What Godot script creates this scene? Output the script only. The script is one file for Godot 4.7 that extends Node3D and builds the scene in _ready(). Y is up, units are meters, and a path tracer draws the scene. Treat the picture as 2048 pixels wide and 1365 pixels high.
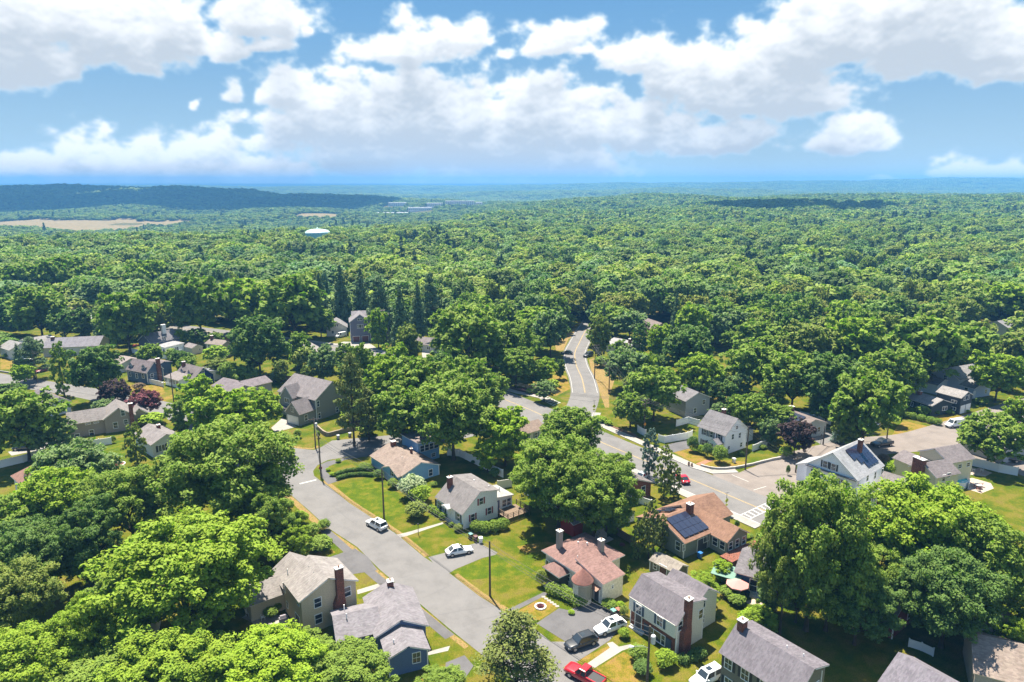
extends Node3D
# A wooded suburb seen from a drone: streets, houses, cars, several hundred trees, far ridges.

var mats := {}
var meshes := {}
var taken := {}
var rng := RandomNumberGenerator.new()

# ---------------------------------------------------------------- mesh collector
class MB:
	var v := PackedVector3Array()
	var n := PackedVector3Array()
	var c := PackedColorArray()
	var i := PackedInt32Array()
	func tri(a: Vector3, b: Vector3, d: Vector3, out: Vector3) -> void:
		var nn := (d - a).cross(b - a)
		if nn.dot(out) < 0.0:
			var t := b
			b = d
			d = t
			nn = -nn
		nn = nn.normalized()
		var k := v.size()
		v.append(a); v.append(b); v.append(d)
		n.append(nn); n.append(nn); n.append(nn)
		i.append(k); i.append(k + 1); i.append(k + 2)
	func quad(a: Vector3, b: Vector3, d: Vector3, e: Vector3, out: Vector3) -> void:
		tri(a, b, d, out)
		tri(a, d, e, out)
	func poly(pts: Array, out: Vector3) -> void:
		for k in range(1, pts.size() - 1):
			tri(pts[0], pts[k], pts[k + 1], out)
	func box(lo: Vector3, hi: Vector3) -> void:
		obox((lo + hi) * 0.5, Vector3(hi.x - lo.x, 0, 0) * 0.5, Vector3(0, hi.y - lo.y, 0) * 0.5, Vector3(0, 0, hi.z - lo.z) * 0.5)
	func obox(m: Vector3, x: Vector3, y: Vector3, z: Vector3) -> void:
		for ax in [[x, y, z], [y, z, x], [z, x, y]]:
			for s in [-1.0, 1.0]:
				var o: Vector3 = ax[0] * s
				quad(m + o - ax[1] - ax[2], m + o + ax[1] - ax[2], m + o + ax[1] + ax[2], m + o - ax[1] + ax[2], o)
	func prism(pts: Array, depth: Vector3) -> void:
		# pts: a flat convex outline; swept along depth
		var mid := Vector3.ZERO
		for p in pts: mid += p
		mid = mid / pts.size() + depth * 0.5
		poly(pts, -depth)
		var far := []
		for p in pts: far.append(p + depth)
		poly(far, depth)
		for k in pts.size():
			var a: Vector3 = pts[k]
			var b: Vector3 = pts[(k + 1) % pts.size()]
			quad(a, b, b + depth, a + depth, (a + b + depth) * 0.5 - mid)
	func tube(path: Array, radii: Array, sides := 6, caps := true) -> void:
		var first := v.size()
		for k in path.size():
			var t: Vector3 = (path[min(k + 1, path.size() - 1)] - path[max(k - 1, 0)]).normalized()
			var u := t.cross(Vector3(0.13, 0.27, 0.95)).normalized()
			if absf(t.z) > 0.9:
				u = t.cross(Vector3(0.95, 0.27, 0.13)).normalized()
			var w := t.cross(u)
			for s in sides:
				var an := TAU * s / sides
				var d := u * cos(an) + w * sin(an)
				v.append(path[k] + d * radii[k]); n.append(d)
		for k in path.size() - 1:
			for s in sides:
				var a := first + k * sides + s
				var b := first + k * sides + (s + 1) % sides
				_face(a, b, b + sides); _face(a, b + sides, a + sides)
		if caps:
			for e in [0, path.size() - 1]:
				var ring := []
				for s in sides: ring.append(v[first + e * sides + s])
				poly(ring, path[e] - path[1 if e == 0 else e - 1])
	func lathe(prof: Array, sides := 16, at := Vector3.ZERO) -> void:
		# prof: Vector2(radius, y), from bottom to top
		for k in prof.size() - 1:
			var p: Vector2 = prof[k]
			var q: Vector2 = prof[k + 1]
			for s in sides:
				var a0 := TAU * s / sides
				var a1 := TAU * (s + 1) / sides
				var d0 := Vector3(cos(a0), 0, sin(a0))
				var d1 := Vector3(cos(a1), 0, sin(a1))
				var out := (d0 + d1) * (q.y - p.y) + Vector3(0, (p.x - q.x) * 2.0, 0)
				var a := at + d0 * p.x + Vector3(0, p.y, 0)
				var b := at + d1 * p.x + Vector3(0, p.y, 0)
				var cc := at + d1 * q.x + Vector3(0, q.y, 0)
				var e := at + d0 * q.x + Vector3(0, q.y, 0)
				if p.x > 0.0001: tri(a, b, cc, out)
				if q.x > 0.0001: tri(a, cc, e, out)
	func _face(a: int, b: int, d: int) -> void:
		var nn := (v[d] - v[a]).cross(v[b] - v[a])
		if nn.dot(n[a] + n[b] + n[d]) >= 0.0:
			i.append(a); i.append(b); i.append(d)
		else:
			i.append(a); i.append(d); i.append(b)
	func mesh() -> ArrayMesh:
		var arr := []
		arr.resize(Mesh.ARRAY_MAX)
		arr[Mesh.ARRAY_VERTEX] = v
		arr[Mesh.ARRAY_NORMAL] = n
		if c.size() == v.size(): arr[Mesh.ARRAY_COLOR] = c
		arr[Mesh.ARRAY_INDEX] = i
		var m := ArrayMesh.new()
		if v.size(): m.add_surface_from_arrays(Mesh.PRIMITIVE_TRIANGLES, arr)
		return m

# ---------------------------------------------------------------- nodes
func numbered(called: String) -> String:
	if not taken.has(called):
		taken[called] = 0
		return called
	taken[called] += 1
	return "%s_%03d" % [called, taken[called]]

func thing(called: String, label: String, category: String, at := Vector3.ZERO, turn := 0.0, group := "") -> Node3D:
	var o := Node3D.new()
	o.name = numbered(called)
	add_child(o)
	o.position = at
	o.rotation.y = turn
	tag(o, label, category, group)
	return o

func tag(o: Node, label: String, category: String, group := "") -> void:
	o.set_meta("label", label)
	o.set_meta("category", category)
	if group != "": o.set_meta("group", group)

func part(called: String, m: Mesh, material: Material, parent: Node, at := Vector3.ZERO, turn := 0.0) -> MeshInstance3D:
	var o := MeshInstance3D.new()
	o.name = called
	o.mesh = m
	o.material_override = null
	for s in m.get_surface_count(): o.set_surface_override_material(s, material)
	o.position = at
	o.rotation.y = turn
	parent.add_child(o, true)
	return o

func struct(called: String, m: Mesh, material: Material, kind := "structure", label := "") -> MeshInstance3D:
	var o := part(numbered(called), m, material, self)
	o.set_meta("kind", kind)
	if label != "": o.set_meta("label", label)
	return o

# ---------------------------------------------------------------- materials (linear base colours)
func lin(r: float, g: float, b: float) -> Color:
	return Color(r, g, b).linear_to_srgb()

func noise_tex(key: String, freq: float, ramp: Array, size := 512, octaves := 4, sd := 1, gain := 0.5) -> Texture2D:
	if meshes.has("tex" + key): return meshes["tex" + key]
	var f := FastNoiseLite.new()
	f.noise_type = FastNoiseLite.TYPE_SIMPLEX_SMOOTH
	f.fractal_gain = gain
	f.seed = sd
	f.frequency = freq
	f.fractal_octaves = octaves
	var im := f.get_seamless_image(size, size, false, false, 0.12, true)
	im.convert(Image.FORMAT_L8)
	var src := im.get_data()
	var lut := PackedByteArray()
	for k in 256:
		var t := k / 255.0
		var j := 0
		while j < ramp.size() - 2 and t > ramp[j + 1][0]: j += 1
		var w: float = clampf((t - ramp[j][0]) / maxf(ramp[j + 1][0] - ramp[j][0], 0.001), 0, 1)
		var col: Color = (ramp[j][1] as Color).lerp(ramp[j + 1][1], w)
		lut.append(int(col.r * 255)); lut.append(int(col.g * 255)); lut.append(int(col.b * 255))
	var out := PackedByteArray()
	out.resize(size * size * 3)
	for k in size * size:
		var q := src[k] * 3
		out[k * 3] = lut[q]; out[k * 3 + 1] = lut[q + 1]; out[k * 3 + 2] = lut[q + 2]
	var t2 := ImageTexture.create_from_image(Image.create_from_data(size, size, false, Image.FORMAT_RGB8, out))
	meshes["tex" + key] = t2
	return t2

func mat(key: String, col: Color, rough := 0.8, metal := 0.0) -> StandardMaterial3D:
	if mats.has(key): return mats[key]
	var m := StandardMaterial3D.new()
	m.resource_name = key
	m.albedo_color = col
	m.roughness = rough
	m.metallic = metal
	mats[key] = m
	return m

func grained(key: String, col: Color, tex: Texture2D, scale: float, rough := 0.9, world := false, fine: Texture2D = null, fscale := 1.0) -> StandardMaterial3D:
	if mats.has(key): return mats[key]
	var m := mat(key, col, rough)
	m.albedo_texture = tex
	m.uv1_triplanar = true
	m.uv1_world_triplanar = world
	m.uv1_scale = Vector3.ONE * scale
	m.uv1_triplanar_sharpness = 4.0
	m.metallic_specular = 0.25
	if fine:
		m.detail_enabled = true
		m.detail_albedo = fine
		m.detail_blend_mode = BaseMaterial3D.BLEND_MODE_MUL
		m.detail_uv_layer = BaseMaterial3D.DETAIL_UV_2
		m.uv2_triplanar = true
		m.uv2_world_triplanar = world
		m.uv2_scale = Vector3.ONE * fscale
	return m

func grey(a: float) -> Color:
	return Color(a, a, a)

# ---------------------------------------------------------------- sky
# Cumulus banks: [azimuth, elevation of the flat base, half width, height] in degrees.
const CLOUDS = [
	[-34.03, 7.87, 3.77, 4.95],
	[-29.34, 9.52, 6.67, 5.07],
	[-25.31, 10.12, 4.42, 4.19],
	[-32.15, 9.79, 8.78, 3.95],
	[-18.88, 11.50, 5.20, 2.89],
	[-21.29, 9.27, 1.73, 2.58],
	[-18.31, 9.88, 2.40, 0.83],
	[-21.32, 6.20, 1.17, 1.24],
	[-23.41, 5.66, 0.53, 0.62],
	[-15.20, 10.95, 0.57, 0.38],
	[-7.96, 9.73, 5.22, 2.91],
	[-4.83, 10.95, 3.93, 1.93],
	[-9.86, 10.03, 3.44, 1.17],
	[2.98, 10.27, 4.79, 2.03],
	[4.91, 11.13, 2.59, 1.85],
	[6.49, 9.62, 2.16, 0.63],
	[10.73, 9.23, 5.43, 2.72],
	[15.30, 7.67, 7.17, 4.25],
	[19.70, 6.44, 7.53, 5.71],
	[21.58, 8.75, 6.21, 5.11],
	[24.15, 9.57, 7.57, 4.95],
	[29.44, 9.14, 6.26, 5.10],
	[32.69, 8.23, 4.17, 4.68],
	[34.98, 7.13, 1.75, 1.35],
	[27.72, 11.15, 9.36, 4.04],
	[17.63, 5.63, 7.03, 2.38],
	[23.18, 5.95, 4.03, 2.67],
	[25.29, 3.00, 3.87, 2.02],
	[25.41, 3.45, 2.53, 1.94],
	[32.86, 0.25, 2.21, 1.79],
	[34.84, 0.18, 1.81, 1.89],
	[35.93, 0.17, 1.76, 1.44],
	[28.17, 0.22, 1.68, 0.55],
	[-17.31, 6.53, 2.88, 2.94],
	[-14.98, 5.71, 3.38, 2.81],
	[-12.81, 4.09, 8.78, 4.90],
	[-8.93, 4.15, 8.02, 5.76],
	[-4.97, 4.18, 9.89, 6.00],
	[1.05, 4.20, 8.48, 5.42],
	[5.46, 3.80, 7.05, 5.02],
	[10.21, 3.57, 7.66, 3.96],
	[15.59, 3.12, 6.11, 2.27],
	[-9.00, 2.24, 13.53, 4.65],
	[-0.97, 1.87, 9.94, 4.31],
	[5.11, 1.28, 5.37, 2.61],
	[-33.31, 0.74, 1.95, 2.21],
	[-30.68, 0.76, 3.84, 3.20],
	[-27.25, 0.79, 4.86, 3.31],
	[-23.93, 0.81, 5.94, 3.99],
	[-19.74, 0.65, 5.41, 2.89],
	[-16.80, 0.58, 2.54, 1.69],
	[-35.28, 0.56, 2.50, 1.26],
	[-9.46, 0.60, 2.68, 0.87],
	[-3.84, 0.21, 5.49, 2.20],
	[2.29, 0.37, 6.35, 2.20],
	[6.34, 0.69, 2.47, 0.97],
]

func cloud_field(az: float, el: float, warp: FastNoiseLite) -> float:
	var best := -1.0
	var wx := az + 1.3 * warp.get_noise_2d(az * 6.0, el * 9.0)
	var wy := el + 0.8 * warp.get_noise_2d(az * 6.0 + 300.0, el * 9.0)
	for q in CLOUDS:
		var dx: float = (wx - q[0]) / q[2]
		if absf(dx) > 1.6: continue
		var dy: float = wy - q[1]
		dy = dy / q[3] if dy > 0.0 else dy / (q[3] * 0.42)
		var d := 1.0 - sqrt(dx * dx + dy * dy)
		if d > best: best = d
	return best

func make_sky() -> Texture2D:
	var W := 4096
	var HH := 2048
	var warp := FastNoiseLite.new()
	warp.seed = 5
	warp.frequency = 0.02
	warp.fractal_octaves = 3
	var puff := FastNoiseLite.new()
	puff.seed = 11
	puff.frequency = 0.055
	puff.fractal_octaves = 6
	puff.fractal_gain = 0.56
	var cell := FastNoiseLite.new()
	cell.seed = 3
	cell.noise_type = FastNoiseLite.TYPE_CELLULAR
	cell.cellular_return_type = FastNoiseLite.RETURN_DISTANCE
	cell.frequency = 0.09
	cell.fractal_octaves = 3
	var broad := FastNoiseLite.new()
	broad.seed = 8
	broad.frequency = 0.028
	broad.fractal_octaves = 3
	# whole sky at quarter size, then the band that the lens looks at in full
	var low := sky_patch(1024, 256, -180.0, 180.0, 90.0, 0.0, warp, puff, cell, broad)
	low.resize(W, HH / 2, Image.INTERPOLATE_CUBIC)
	var x0 := int((180.0 - 48.0) / 360.0 * W)
	var x1 := int((180.0 + 48.0) / 360.0 * W)
	var y0 := int((90.0 - 20.0) / 180.0 * HH)
	var fine := sky_patch(x1 - x0, HH / 2 - y0, x0 * 360.0 / W - 180.0, x1 * 360.0 / W - 180.0, 90.0 - y0 * 180.0 / HH, 0.0, warp, puff, cell, broad)
	low.blit_rect(fine, Rect2i(0, 0, x1 - x0, HH / 2 - y0), Vector2i(x0, y0))
	var all := Image.create_empty(W, HH, false, Image.FORMAT_RGB8)
	all.fill(Color(0.36, 0.42, 0.4))
	# the panorama's seam lies straight ahead: swap the halves
	all.blit_rect(low, Rect2i(0, 0, W / 2, HH / 2), Vector2i(W / 2, 0))
	all.blit_rect(low, Rect2i(W / 2, 0, W / 2, HH / 2), Vector2i.ZERO)
	return ImageTexture.create_from_image(all)

func sky_patch(w: int, h: int, a0: float, a1: float, e1: float, e0: float, warp: FastNoiseLite, puff: FastNoiseLite, cell: FastNoiseLite, broad: FastNoiseLite) -> Image:
	# coarse field of the banks
	var cw := int((a1 - a0) * 3.0) + 2
	var ch := int((e1 - e0) * 3.0) + 2
	var coarse := PackedFloat32Array()
	coarse.resize(cw * ch)
	for y in ch:
		var el := e1 - y / 3.0
		for x in cw:
			var az := a0 + x / 3.0
			var f := -1.0
			if absf(az) < 60.0 and el < 26.0: f = cloud_field(az, el, warp)
			# beyond the named banks the same fair-weather cover goes on
			var flat := 1.0 / (0.25 + sin(deg_to_rad(maxf(el, 1.0))))
			var g := broad.get_noise_3d(sin(deg_to_rad(az)) * flat * 26.0, 40.0 + el * 0.2, cos(deg_to_rad(az)) * flat * 26.0) * 2.4 - 0.12
			g *= smoothstep(36.0, 52.0, absf(az)) if el < 14.0 else maxf(smoothstep(36.0, 52.0, absf(az)), smoothstep(14.0, 24.0, el))
			if absf(az) < 36.0 and el < 14.0: g = -1.0
			coarse[y * cw + x] = maxf(f, g)
	var dens := PackedFloat32Array()
	dens.resize(w * h)
	for y in h:
		var el := e1 - (y + 0.5) / h * (e1 - e0)
		var fy := (e1 - el) * 3.0
		var iy := mini(int(fy), ch - 2)
		var ty := fy - iy
		for x in w:
			var az := a0 + (x + 0.5) / w * (a1 - a0)
			var fx := (az - a0) * 3.0
			var ix := mini(int(fx), cw - 2)
			var tx := fx - ix
			var k := iy * cw + ix
			var f := lerpf(lerpf(coarse[k], coarse[k + 1], tx), lerpf(coarse[k + cw], coarse[k + cw + 1], tx), ty)
			if f > -0.6:
				f += 0.55 * puff.get_noise_2d(az * 5.0, el * 7.5) - 0.22 * cell.get_noise_2d(az * 5.0, el * 6.5) - 0.20
			dens[y * w + x] = f
	var out := PackedByteArray()
	out.resize(w * h * 3)
	var step := maxi(1, int(0.30 * h / (e1 - e0)))
	for y in h:
		var el := e1 - (y + 0.5) / h * (e1 - e0)
		var t := pow(1.0 - clampf(sin(deg_to_rad(el)), 0, 1), 5.0)
		var blue := Color(0.285, 0.505, 0.72).lerp(Color(0.69, 0.765, 0.79), t)
		for x in w:
			var d := dens[y * w + x]
			var a := smoothstep(-0.10, 0.24, d)
			var col := blue
			if a > 0.0:
				var above := 0.0
				for s in 16:
					var yy := y - step * (s + 1)
					if yy < 0: break
					above += clampf(dens[yy * w + x] * 2.0, 0.0, 1.0)
				var relief := 0.0
				if y > step: relief = clampf((d - dens[(y - step) * w + x]) * 0.30 + (d - dens[maxi(0, y - step * 3) * w + x]) * 0.10, -0.07, 0.07)
				var shade := clampf(maxf(0.0, above - 2.0) * 0.072 - relief * 3.0 + 0.04, 0.0, 1.0)
				var white := Color(0.90, 0.905, 0.91).lerp(Color(0.685, 0.72, 0.755), shade)
				var thin := Color(0.73, 0.80, 0.85)
				col = blue.lerp(thin.lerp(white, smoothstep(0.0, 0.3, d)), a)
			var q := (y * w + x) * 3
			out[q] = int(clampf(col.r, 0, 1) * 255); out[q + 1] = int(clampf(col.g, 0, 1) * 255); out[q + 2] = int(clampf(col.b, 0, 1) * 255)
	return Image.create_from_data(w, h, false, Image.FORMAT_RGB8, out)

# ---------------------------------------------------------------- vegetation
# A crown is a set of lobes; each lobe is a shell of many small leaf sprays.
func sprays(lobes: Array, count: int, size: float, sd: int, flat := 0.0, droop := 0.0, inner := 0.62, calm := 0.38) -> ArrayMesh:
	var r := RandomNumberGenerator.new()
	r.seed = sd
	var total := 0.0
	for l in lobes: total += l[1].x * l[1].z + l[1].y * l[1].x
	var v := PackedVector3Array()
	var n := PackedVector3Array()
	var c := PackedColorArray()
	var ix := PackedInt32Array()
	var middle := Vector3.ZERO
	for l in lobes: middle += l[0]
	middle /= lobes.size()
	for l in lobes:
		var num := int(count * (l[1].x * l[1].z + l[1].y * l[1].x) / total) + 1
		var tone := r.randf_range(0.84, 1.14)
		var warm := r.randf_range(-0.06, 0.06)
		var ctr: Vector3 = l[0]
		var rad: Vector3 = l[1]
		for k in num:
			var d := Vector3(r.randfn(), r.randfn() + 0.35, r.randfn()).normalized()
			var reach := r.randf_range(inner, 1.06)
			var p := ctr + d * rad * reach
			p.y -= droop * (p - ctr).length()
			var e := Vector3(r.randfn(), r.randfn(), r.randfn()) * 0.55
			var nn := (d * 0.7 + e + Vector3(0, flat, 0)).normalized()
			var t := nn.cross(Vector3(r.randf() - 0.5, r.randf() - 0.5, r.randf() - 0.5)).normalized()
			var b := nn.cross(t)
			var s := size * r.randf_range(0.6, 1.35)
			var bend := nn * s * r.randf_range(-0.35, 0.1)
			var q := v.size()
			v.append(p + t * s + bend); v.append(p + b * s * 0.62); v.append(p - t * s + bend); v.append(p - b * s * 0.62)
			var soft := (nn * (1.0 - calm) + (d * 0.6 + Vector3(0, 0.4, 0)) * calm).normalized()
			n.append(soft); n.append(soft); n.append(soft); n.append(soft)
			var tn := tone * r.randf_range(0.72, 1.28)
			var wm := warm + r.randf_range(-0.05, 0.05)
			var col := Color(tn * (1.0 + wm * 0.9), tn, tn * (1.0 - wm))
			c.append(col); c.append(col); c.append(col); c.append(col)
			# front faces are clockwise about nn
			if (v[q + 2] - v[q]).cross(v[q + 1] - v[q]).dot(soft) >= 0.0:
				ix.append(q); ix.append(q + 1); ix.append(q + 2); ix.append(q); ix.append(q + 2); ix.append(q + 3)
			else:
				ix.append(q); ix.append(q + 2); ix.append(q + 1); ix.append(q); ix.append(q + 3); ix.append(q + 2)
	var arr := []
	arr.resize(Mesh.ARRAY_MAX)
	arr[Mesh.ARRAY_VERTEX] = v
	arr[Mesh.ARRAY_NORMAL] = n
	arr[Mesh.ARRAY_COLOR] = c
	arr[Mesh.ARRAY_INDEX] = ix
	var m := ArrayMesh.new()
	m.add_surface_from_arrays(Mesh.PRIMITIVE_TRIANGLES, arr)
	return m

# Unit crowns: about 1 high and 1 wide (radius 0.5), foot of the trunk at the origin.
func lobes_of(shape: String, sd: int) -> Array:
	var r := RandomNumberGenerator.new()
	r.seed = sd * 77 + shape.hash() % 1000
	var out := []
	match shape:
		"broad":
			var num := 36
			for k in num:
				var y := 1.0 - 1.7 * (k + 0.5) / num
				var a := k * 2.39996 + r.randf_range(-0.4, 0.4)
				var q := sqrt(maxf(0.0, 1.0 - y * y))
				var d := Vector3(cos(a) * q, y, sin(a) * q)
				var reach := r.randf_range(0.60, 0.82)
				var s := r.randf_range(0.115, 0.185)
				out.append([Vector3(0, 0.56, 0) + d * Vector3(0.5, 0.46, 0.5) * reach, Vector3(s * 1.12, s * 0.78, s * 1.12)])
			for k in 4:
				out.append([Vector3(r.randf_range(-0.2, 0.2), r.randf_range(0.40, 0.76), r.randf_range(-0.2, 0.2)), Vector3.ONE * r.randf_range(0.12, 0.17)])
		"tall":
			for k in 26:
				var y := lerpf(0.17, 0.93, (k + 0.5) / 26.0)
				var a := k * 2.39996 + r.randf_range(-0.5, 0.5)
				var wide := 0.36 * sin(PI * clampf((y - 0.12) / 0.92, 0, 1)) + 0.03
				var s := r.randf_range(0.10, 0.16)
				out.append([Vector3(cos(a) * wide * r.randf_range(0.55, 1.0), y, sin(a) * wide * r.randf_range(0.55, 1.0)), Vector3(s * 1.25, s * 0.72, s * 1.25)])
			for k in 6:
				out.append([Vector3(r.randf_range(-0.08, 0.08), 0.3 + k * 0.1, r.randf_range(-0.08, 0.08)), Vector3(0.15, 0.09, 0.15)])
		"pine":
			# open whorls: flat plates of needles at the ends of bare limbs
			var tiers := 8
			for k in tiers:
				var f := float(k) / (tiers - 1)
				var y := lerpf(0.28, 0.93, f)
				var len := lerpf(0.46, 0.13, pow(f, 1.1)) * r.randf_range(0.8, 1.1)
				var num := 5 if f < 0.8 else 3
				for b in num:
					var a := TAU * b / num + k * 0.9 + r.randf_range(-0.4, 0.4)
					var l := len * r.randf_range(0.55, 1.12)
					var d := Vector3(cos(a), 0, sin(a))
					var yy := y + r.randf_range(-0.035, 0.035)
					out.append([d * l * 0.82 + Vector3(0, yy + 0.015, 0), Vector3(0.075 + l * 0.14, 0.030, 0.075 + l * 0.14)])
					out.append([d * l * 0.58 + Vector3(cos(a + 1.2), 0, sin(a + 1.2)) * l * 0.28 + Vector3(0, yy - 0.01, 0), Vector3(0.06 + l * 0.08, 0.024, 0.06 + l * 0.08)])
					out.append([d * l * 0.58 + Vector3(cos(a - 1.2), 0, sin(a - 1.2)) * l * 0.28 + Vector3(0, yy, 0), Vector3(0.06 + l * 0.08, 0.024, 0.06 + l * 0.08)])
			out.append([Vector3(0, 0.95, 0), Vector3(0.07, 0.05, 0.07)])
		"spruce":
			for k in 34:
				var f := (k + 0.5) / 34.0
				var y := lerpf(0.07, 0.97, f)
				var wide := lerpf(0.42, 0.03, pow(f, 0.9))
				var a := k * 2.39996
				out.append([Vector3(cos(a) * wide * 0.62, y, sin(a) * wide * 0.62), Vector3(wide * 0.46 + 0.02, 0.045 + wide * 0.10, wide * 0.46 + 0.02)])
			for k in 8:
				out.append([Vector3(0, 0.1 + k * 0.1, 0), Vector3(0.24 * (1.0 - k * 0.11), 0.09, 0.24 * (1.0 - k * 0.11))])
		"column":
			for k in 26:
				var f := (k + 0.5) / 26.0
				var y := lerpf(0.06, 0.95, f)
				var wide := 0.40 * pow(sin(PI * clampf(0.12 + f * 0.84, 0, 1)), 0.7)
				var a := k * 2.39996
				var s := r.randf_range(0.11, 0.17)
				out.append([Vector3(cos(a) * wide * 0.6, y, sin(a) * wide * 0.6), Vector3(s, s * 0.62, s) * (0.5 + wide)])
		"bush":
			for k in 20:
				var y := 1.0 - 1.1 * (k + 0.5) / 20.0
				var a := k * 2.39996 + r.randf_range(-0.4, 0.4)
				var q := sqrt(maxf(0.0, 1.0 - y * y))
				var s := r.randf_range(0.15, 0.22)
				out.append([Vector3(cos(a) * q * 0.36, 0.44 + y * 0.36, sin(a) * q * 0.36), Vector3(s, s * 0.9, s)])
			out.append([Vector3(0, 0.4, 0), Vector3(0.3, 0.3, 0.3)])
	return out

func clumps(lobes: Array, num: int, sd: int) -> Array:
	var r := RandomNumberGenerator.new()
	r.seed = sd + 31
	var out := []
	for l in lobes:
		var rad: Vector3 = l[1]
		for k in num:
			var d := Vector3(r.randfn(), r.randfn() * 0.8 + 0.3, r.randfn()).normalized()
			out.append([l[0] + d * rad * r.randf_range(0.45, 1.08), rad * r.randf_range(0.24, 0.42)])
	return out

func crown(shape: String, sd: int, count: int, size: float) -> ArrayMesh:
	var key := "crown_%s_%d_%d" % [shape, sd, count]
	if not meshes.has(key):
		var ls := lobes_of(shape, sd)
		if count > 2500 and shape in ["broad", "tall", "column"]: ls = clumps(ls, 15 if count > 15000 else 9, sd)
		meshes[key] = sprays(ls, count, size, sd, 0.9, 0.10 if shape == "pine" or shape == "spruce" else 0.0, 0.48 if count > 2500 else 0.72, 0.42 if count > 2500 else 0.66)
	return meshes[key]

func wood(shape: String, sd: int) -> ArrayMesh:
	var key := "wood_%s_%d" % [shape, sd]
	if meshes.has(key): return meshes[key]
	var r := RandomNumberGenerator.new()
	r.seed = sd + 900
	var b := MB.new()
	var top := 0.94 if shape in ["pine", "spruce", "column"] else 0.62
	var path := []
	var radii := []
	for k in 8:
		var f := k / 7.0
		path.append(Vector3(r.randf_range(-0.012, 0.012) * f * 2.0, f * top - 0.01, r.randf_range(-0.012, 0.012) * f * 2.0))
		radii.append(lerpf(0.024, 0.005, pow(f, 0.85)) * (1.35 if k == 0 else 1.0))
	b.tube(path, radii, 7)
	var ls := lobes_of(shape, sd)
	for k in ls.size():
		if shape == "spruce" or shape == "column" or (shape == "broad" and k % 2 == 1) or shape == "bush": continue
		var e: Vector3 = ls[k][0]
		var y0 := clampf(e.y - 0.04 - Vector2(e.x, e.z).length() * (0.06 if shape == "pine" else 0.75), 0.2, top * 0.95)
		var p0 := Vector3(0, y0, 0)
		var mid := p0.lerp(e, 0.5) + Vector3(r.randf_range(-0.02, 0.02), 0.03 if shape != "pine" else 0.0, r.randf_range(-0.02, 0.02))
		var w := 0.010 if shape != "pine" else 0.006
		b.tube([p0, mid, e], [w, w * 0.6, w * 0.25], 5, false)
	meshes[key] = b.mesh()
	return meshes[key]

func leaf_mat(key: String, r: float, g: float, b: float, through := 0.8) -> StandardMaterial3D:
	if mats.has(key): return mats[key]
	var m := mat(key, lin(r, g, b), 0.62)
	m.vertex_color_use_as_albedo = true
	m.metallic_specular = 0.2
	m.backlight_enabled = true
	m.backlight = Color(0.80, 1.0, 0.40) * through
	m.cull_mode = BaseMaterial3D.CULL_DISABLED
	return m

var LEAF := {}
func make_leaf_mats() -> void:
	LEAF = {
		"green": leaf_mat("leaf_green", 0.200, 0.285, 0.046),
		"bright": leaf_mat("leaf_bright", 0.240, 0.340, 0.034),
		"deep": leaf_mat("leaf_deep", 0.128, 0.208, 0.050),
		"cool": leaf_mat("leaf_cool", 0.190, 0.270, 0.098),
		"olive": leaf_mat("leaf_olive", 0.215, 0.262, 0.056),
		"pine": leaf_mat("leaf_pine", 0.160, 0.192, 0.050, 0.4),
		"spruce": leaf_mat("leaf_spruce", 0.116, 0.180, 0.073, 0.4),
		"blue": leaf_mat("leaf_blue", 0.139, 0.206, 0.156, 0.3),
		"copper": leaf_mat("leaf_copper", 0.080, 0.052, 0.055),
		"red": leaf_mat("leaf_red", 0.203, 0.068, 0.086),
		"lime": leaf_mat("leaf_lime", 0.268, 0.385, 0.031),
		"bloom": leaf_mat("leaf_bloom", 0.36, 0.42, 0.24),
		"rust": leaf_mat("leaf_rust", 0.203, 0.142, 0.094),
	}
	var bark := noise_tex("bark", 0.03, [[0.0, grey(0.55)], [1.0, grey(1.0)]], 256)
	grained("bark", lin(0.15, 0.115, 0.085), bark, 0.7)

# sizes of leaf spray by distance: [count, spray size in metres]
func tree(kind: String, label: String, x: float, z: float, high: float, wide: float, tint: String, sd: int, cat := "tree", group := "") -> Node3D:
	var dist := Vector2(x, z).length()
	var shape: String = {"oak": "broad", "maple": "tall", "white_pine": "pine", "spruce_tree": "spruce", "cedar": "column", "shrub": "bush", "round_bush": "bush"}.get(kind, "broad")
	var variants := 3 if shape == "broad" or shape == "tall" else 2
	var pick := sd % variants + 1
	var count := 44000 if dist < 125.0 else 18000
	var unit := 0.0130 if dist < 125.0 else 0.0205
	if shape == "bush":
		count = 2600 if dist < 160.0 else 800
		unit = 0.042 if dist < 160.0 else 0.075
	elif shape == "pine":
		count = 8500 if dist < 100.0 else 4500
		unit = 0.0150 if dist < 150.0 else 0.022
	elif shape == "column" or shape == "spruce":
		count = 6500 if dist < 150.0 else 2600
		unit = 0.022 if dist < 150.0 else 0.034
	elif dist > 230.0:
		count = 4000
		unit = 0.044
	elif dist > 150.0:
		count = 8000
		unit = 0.030
	var root := thing(kind, label, cat, Vector3(x, ground_at(x, z), z), fmod(sd * 1.7, TAU), group)
	var t := part("trunk", wood(shape, pick), mats["bark"], root)
	var cr := part("crown", crown(shape, pick, count, unit), LEAF[tint], root)
	t.scale = Vector3(wide, high, wide)
	cr.scale = Vector3(wide, high, wide)
	return root

# ---------------------------------------------------------------- terrain
var hill := FastNoiseLite.new()

func bump(x: float, d: float, cx: float, cd: float, rx: float, rd: float) -> float:
	return exp(-pow((x - cx) / rx, 2.0) - pow((d - cd) / rd, 2.0))

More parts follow.
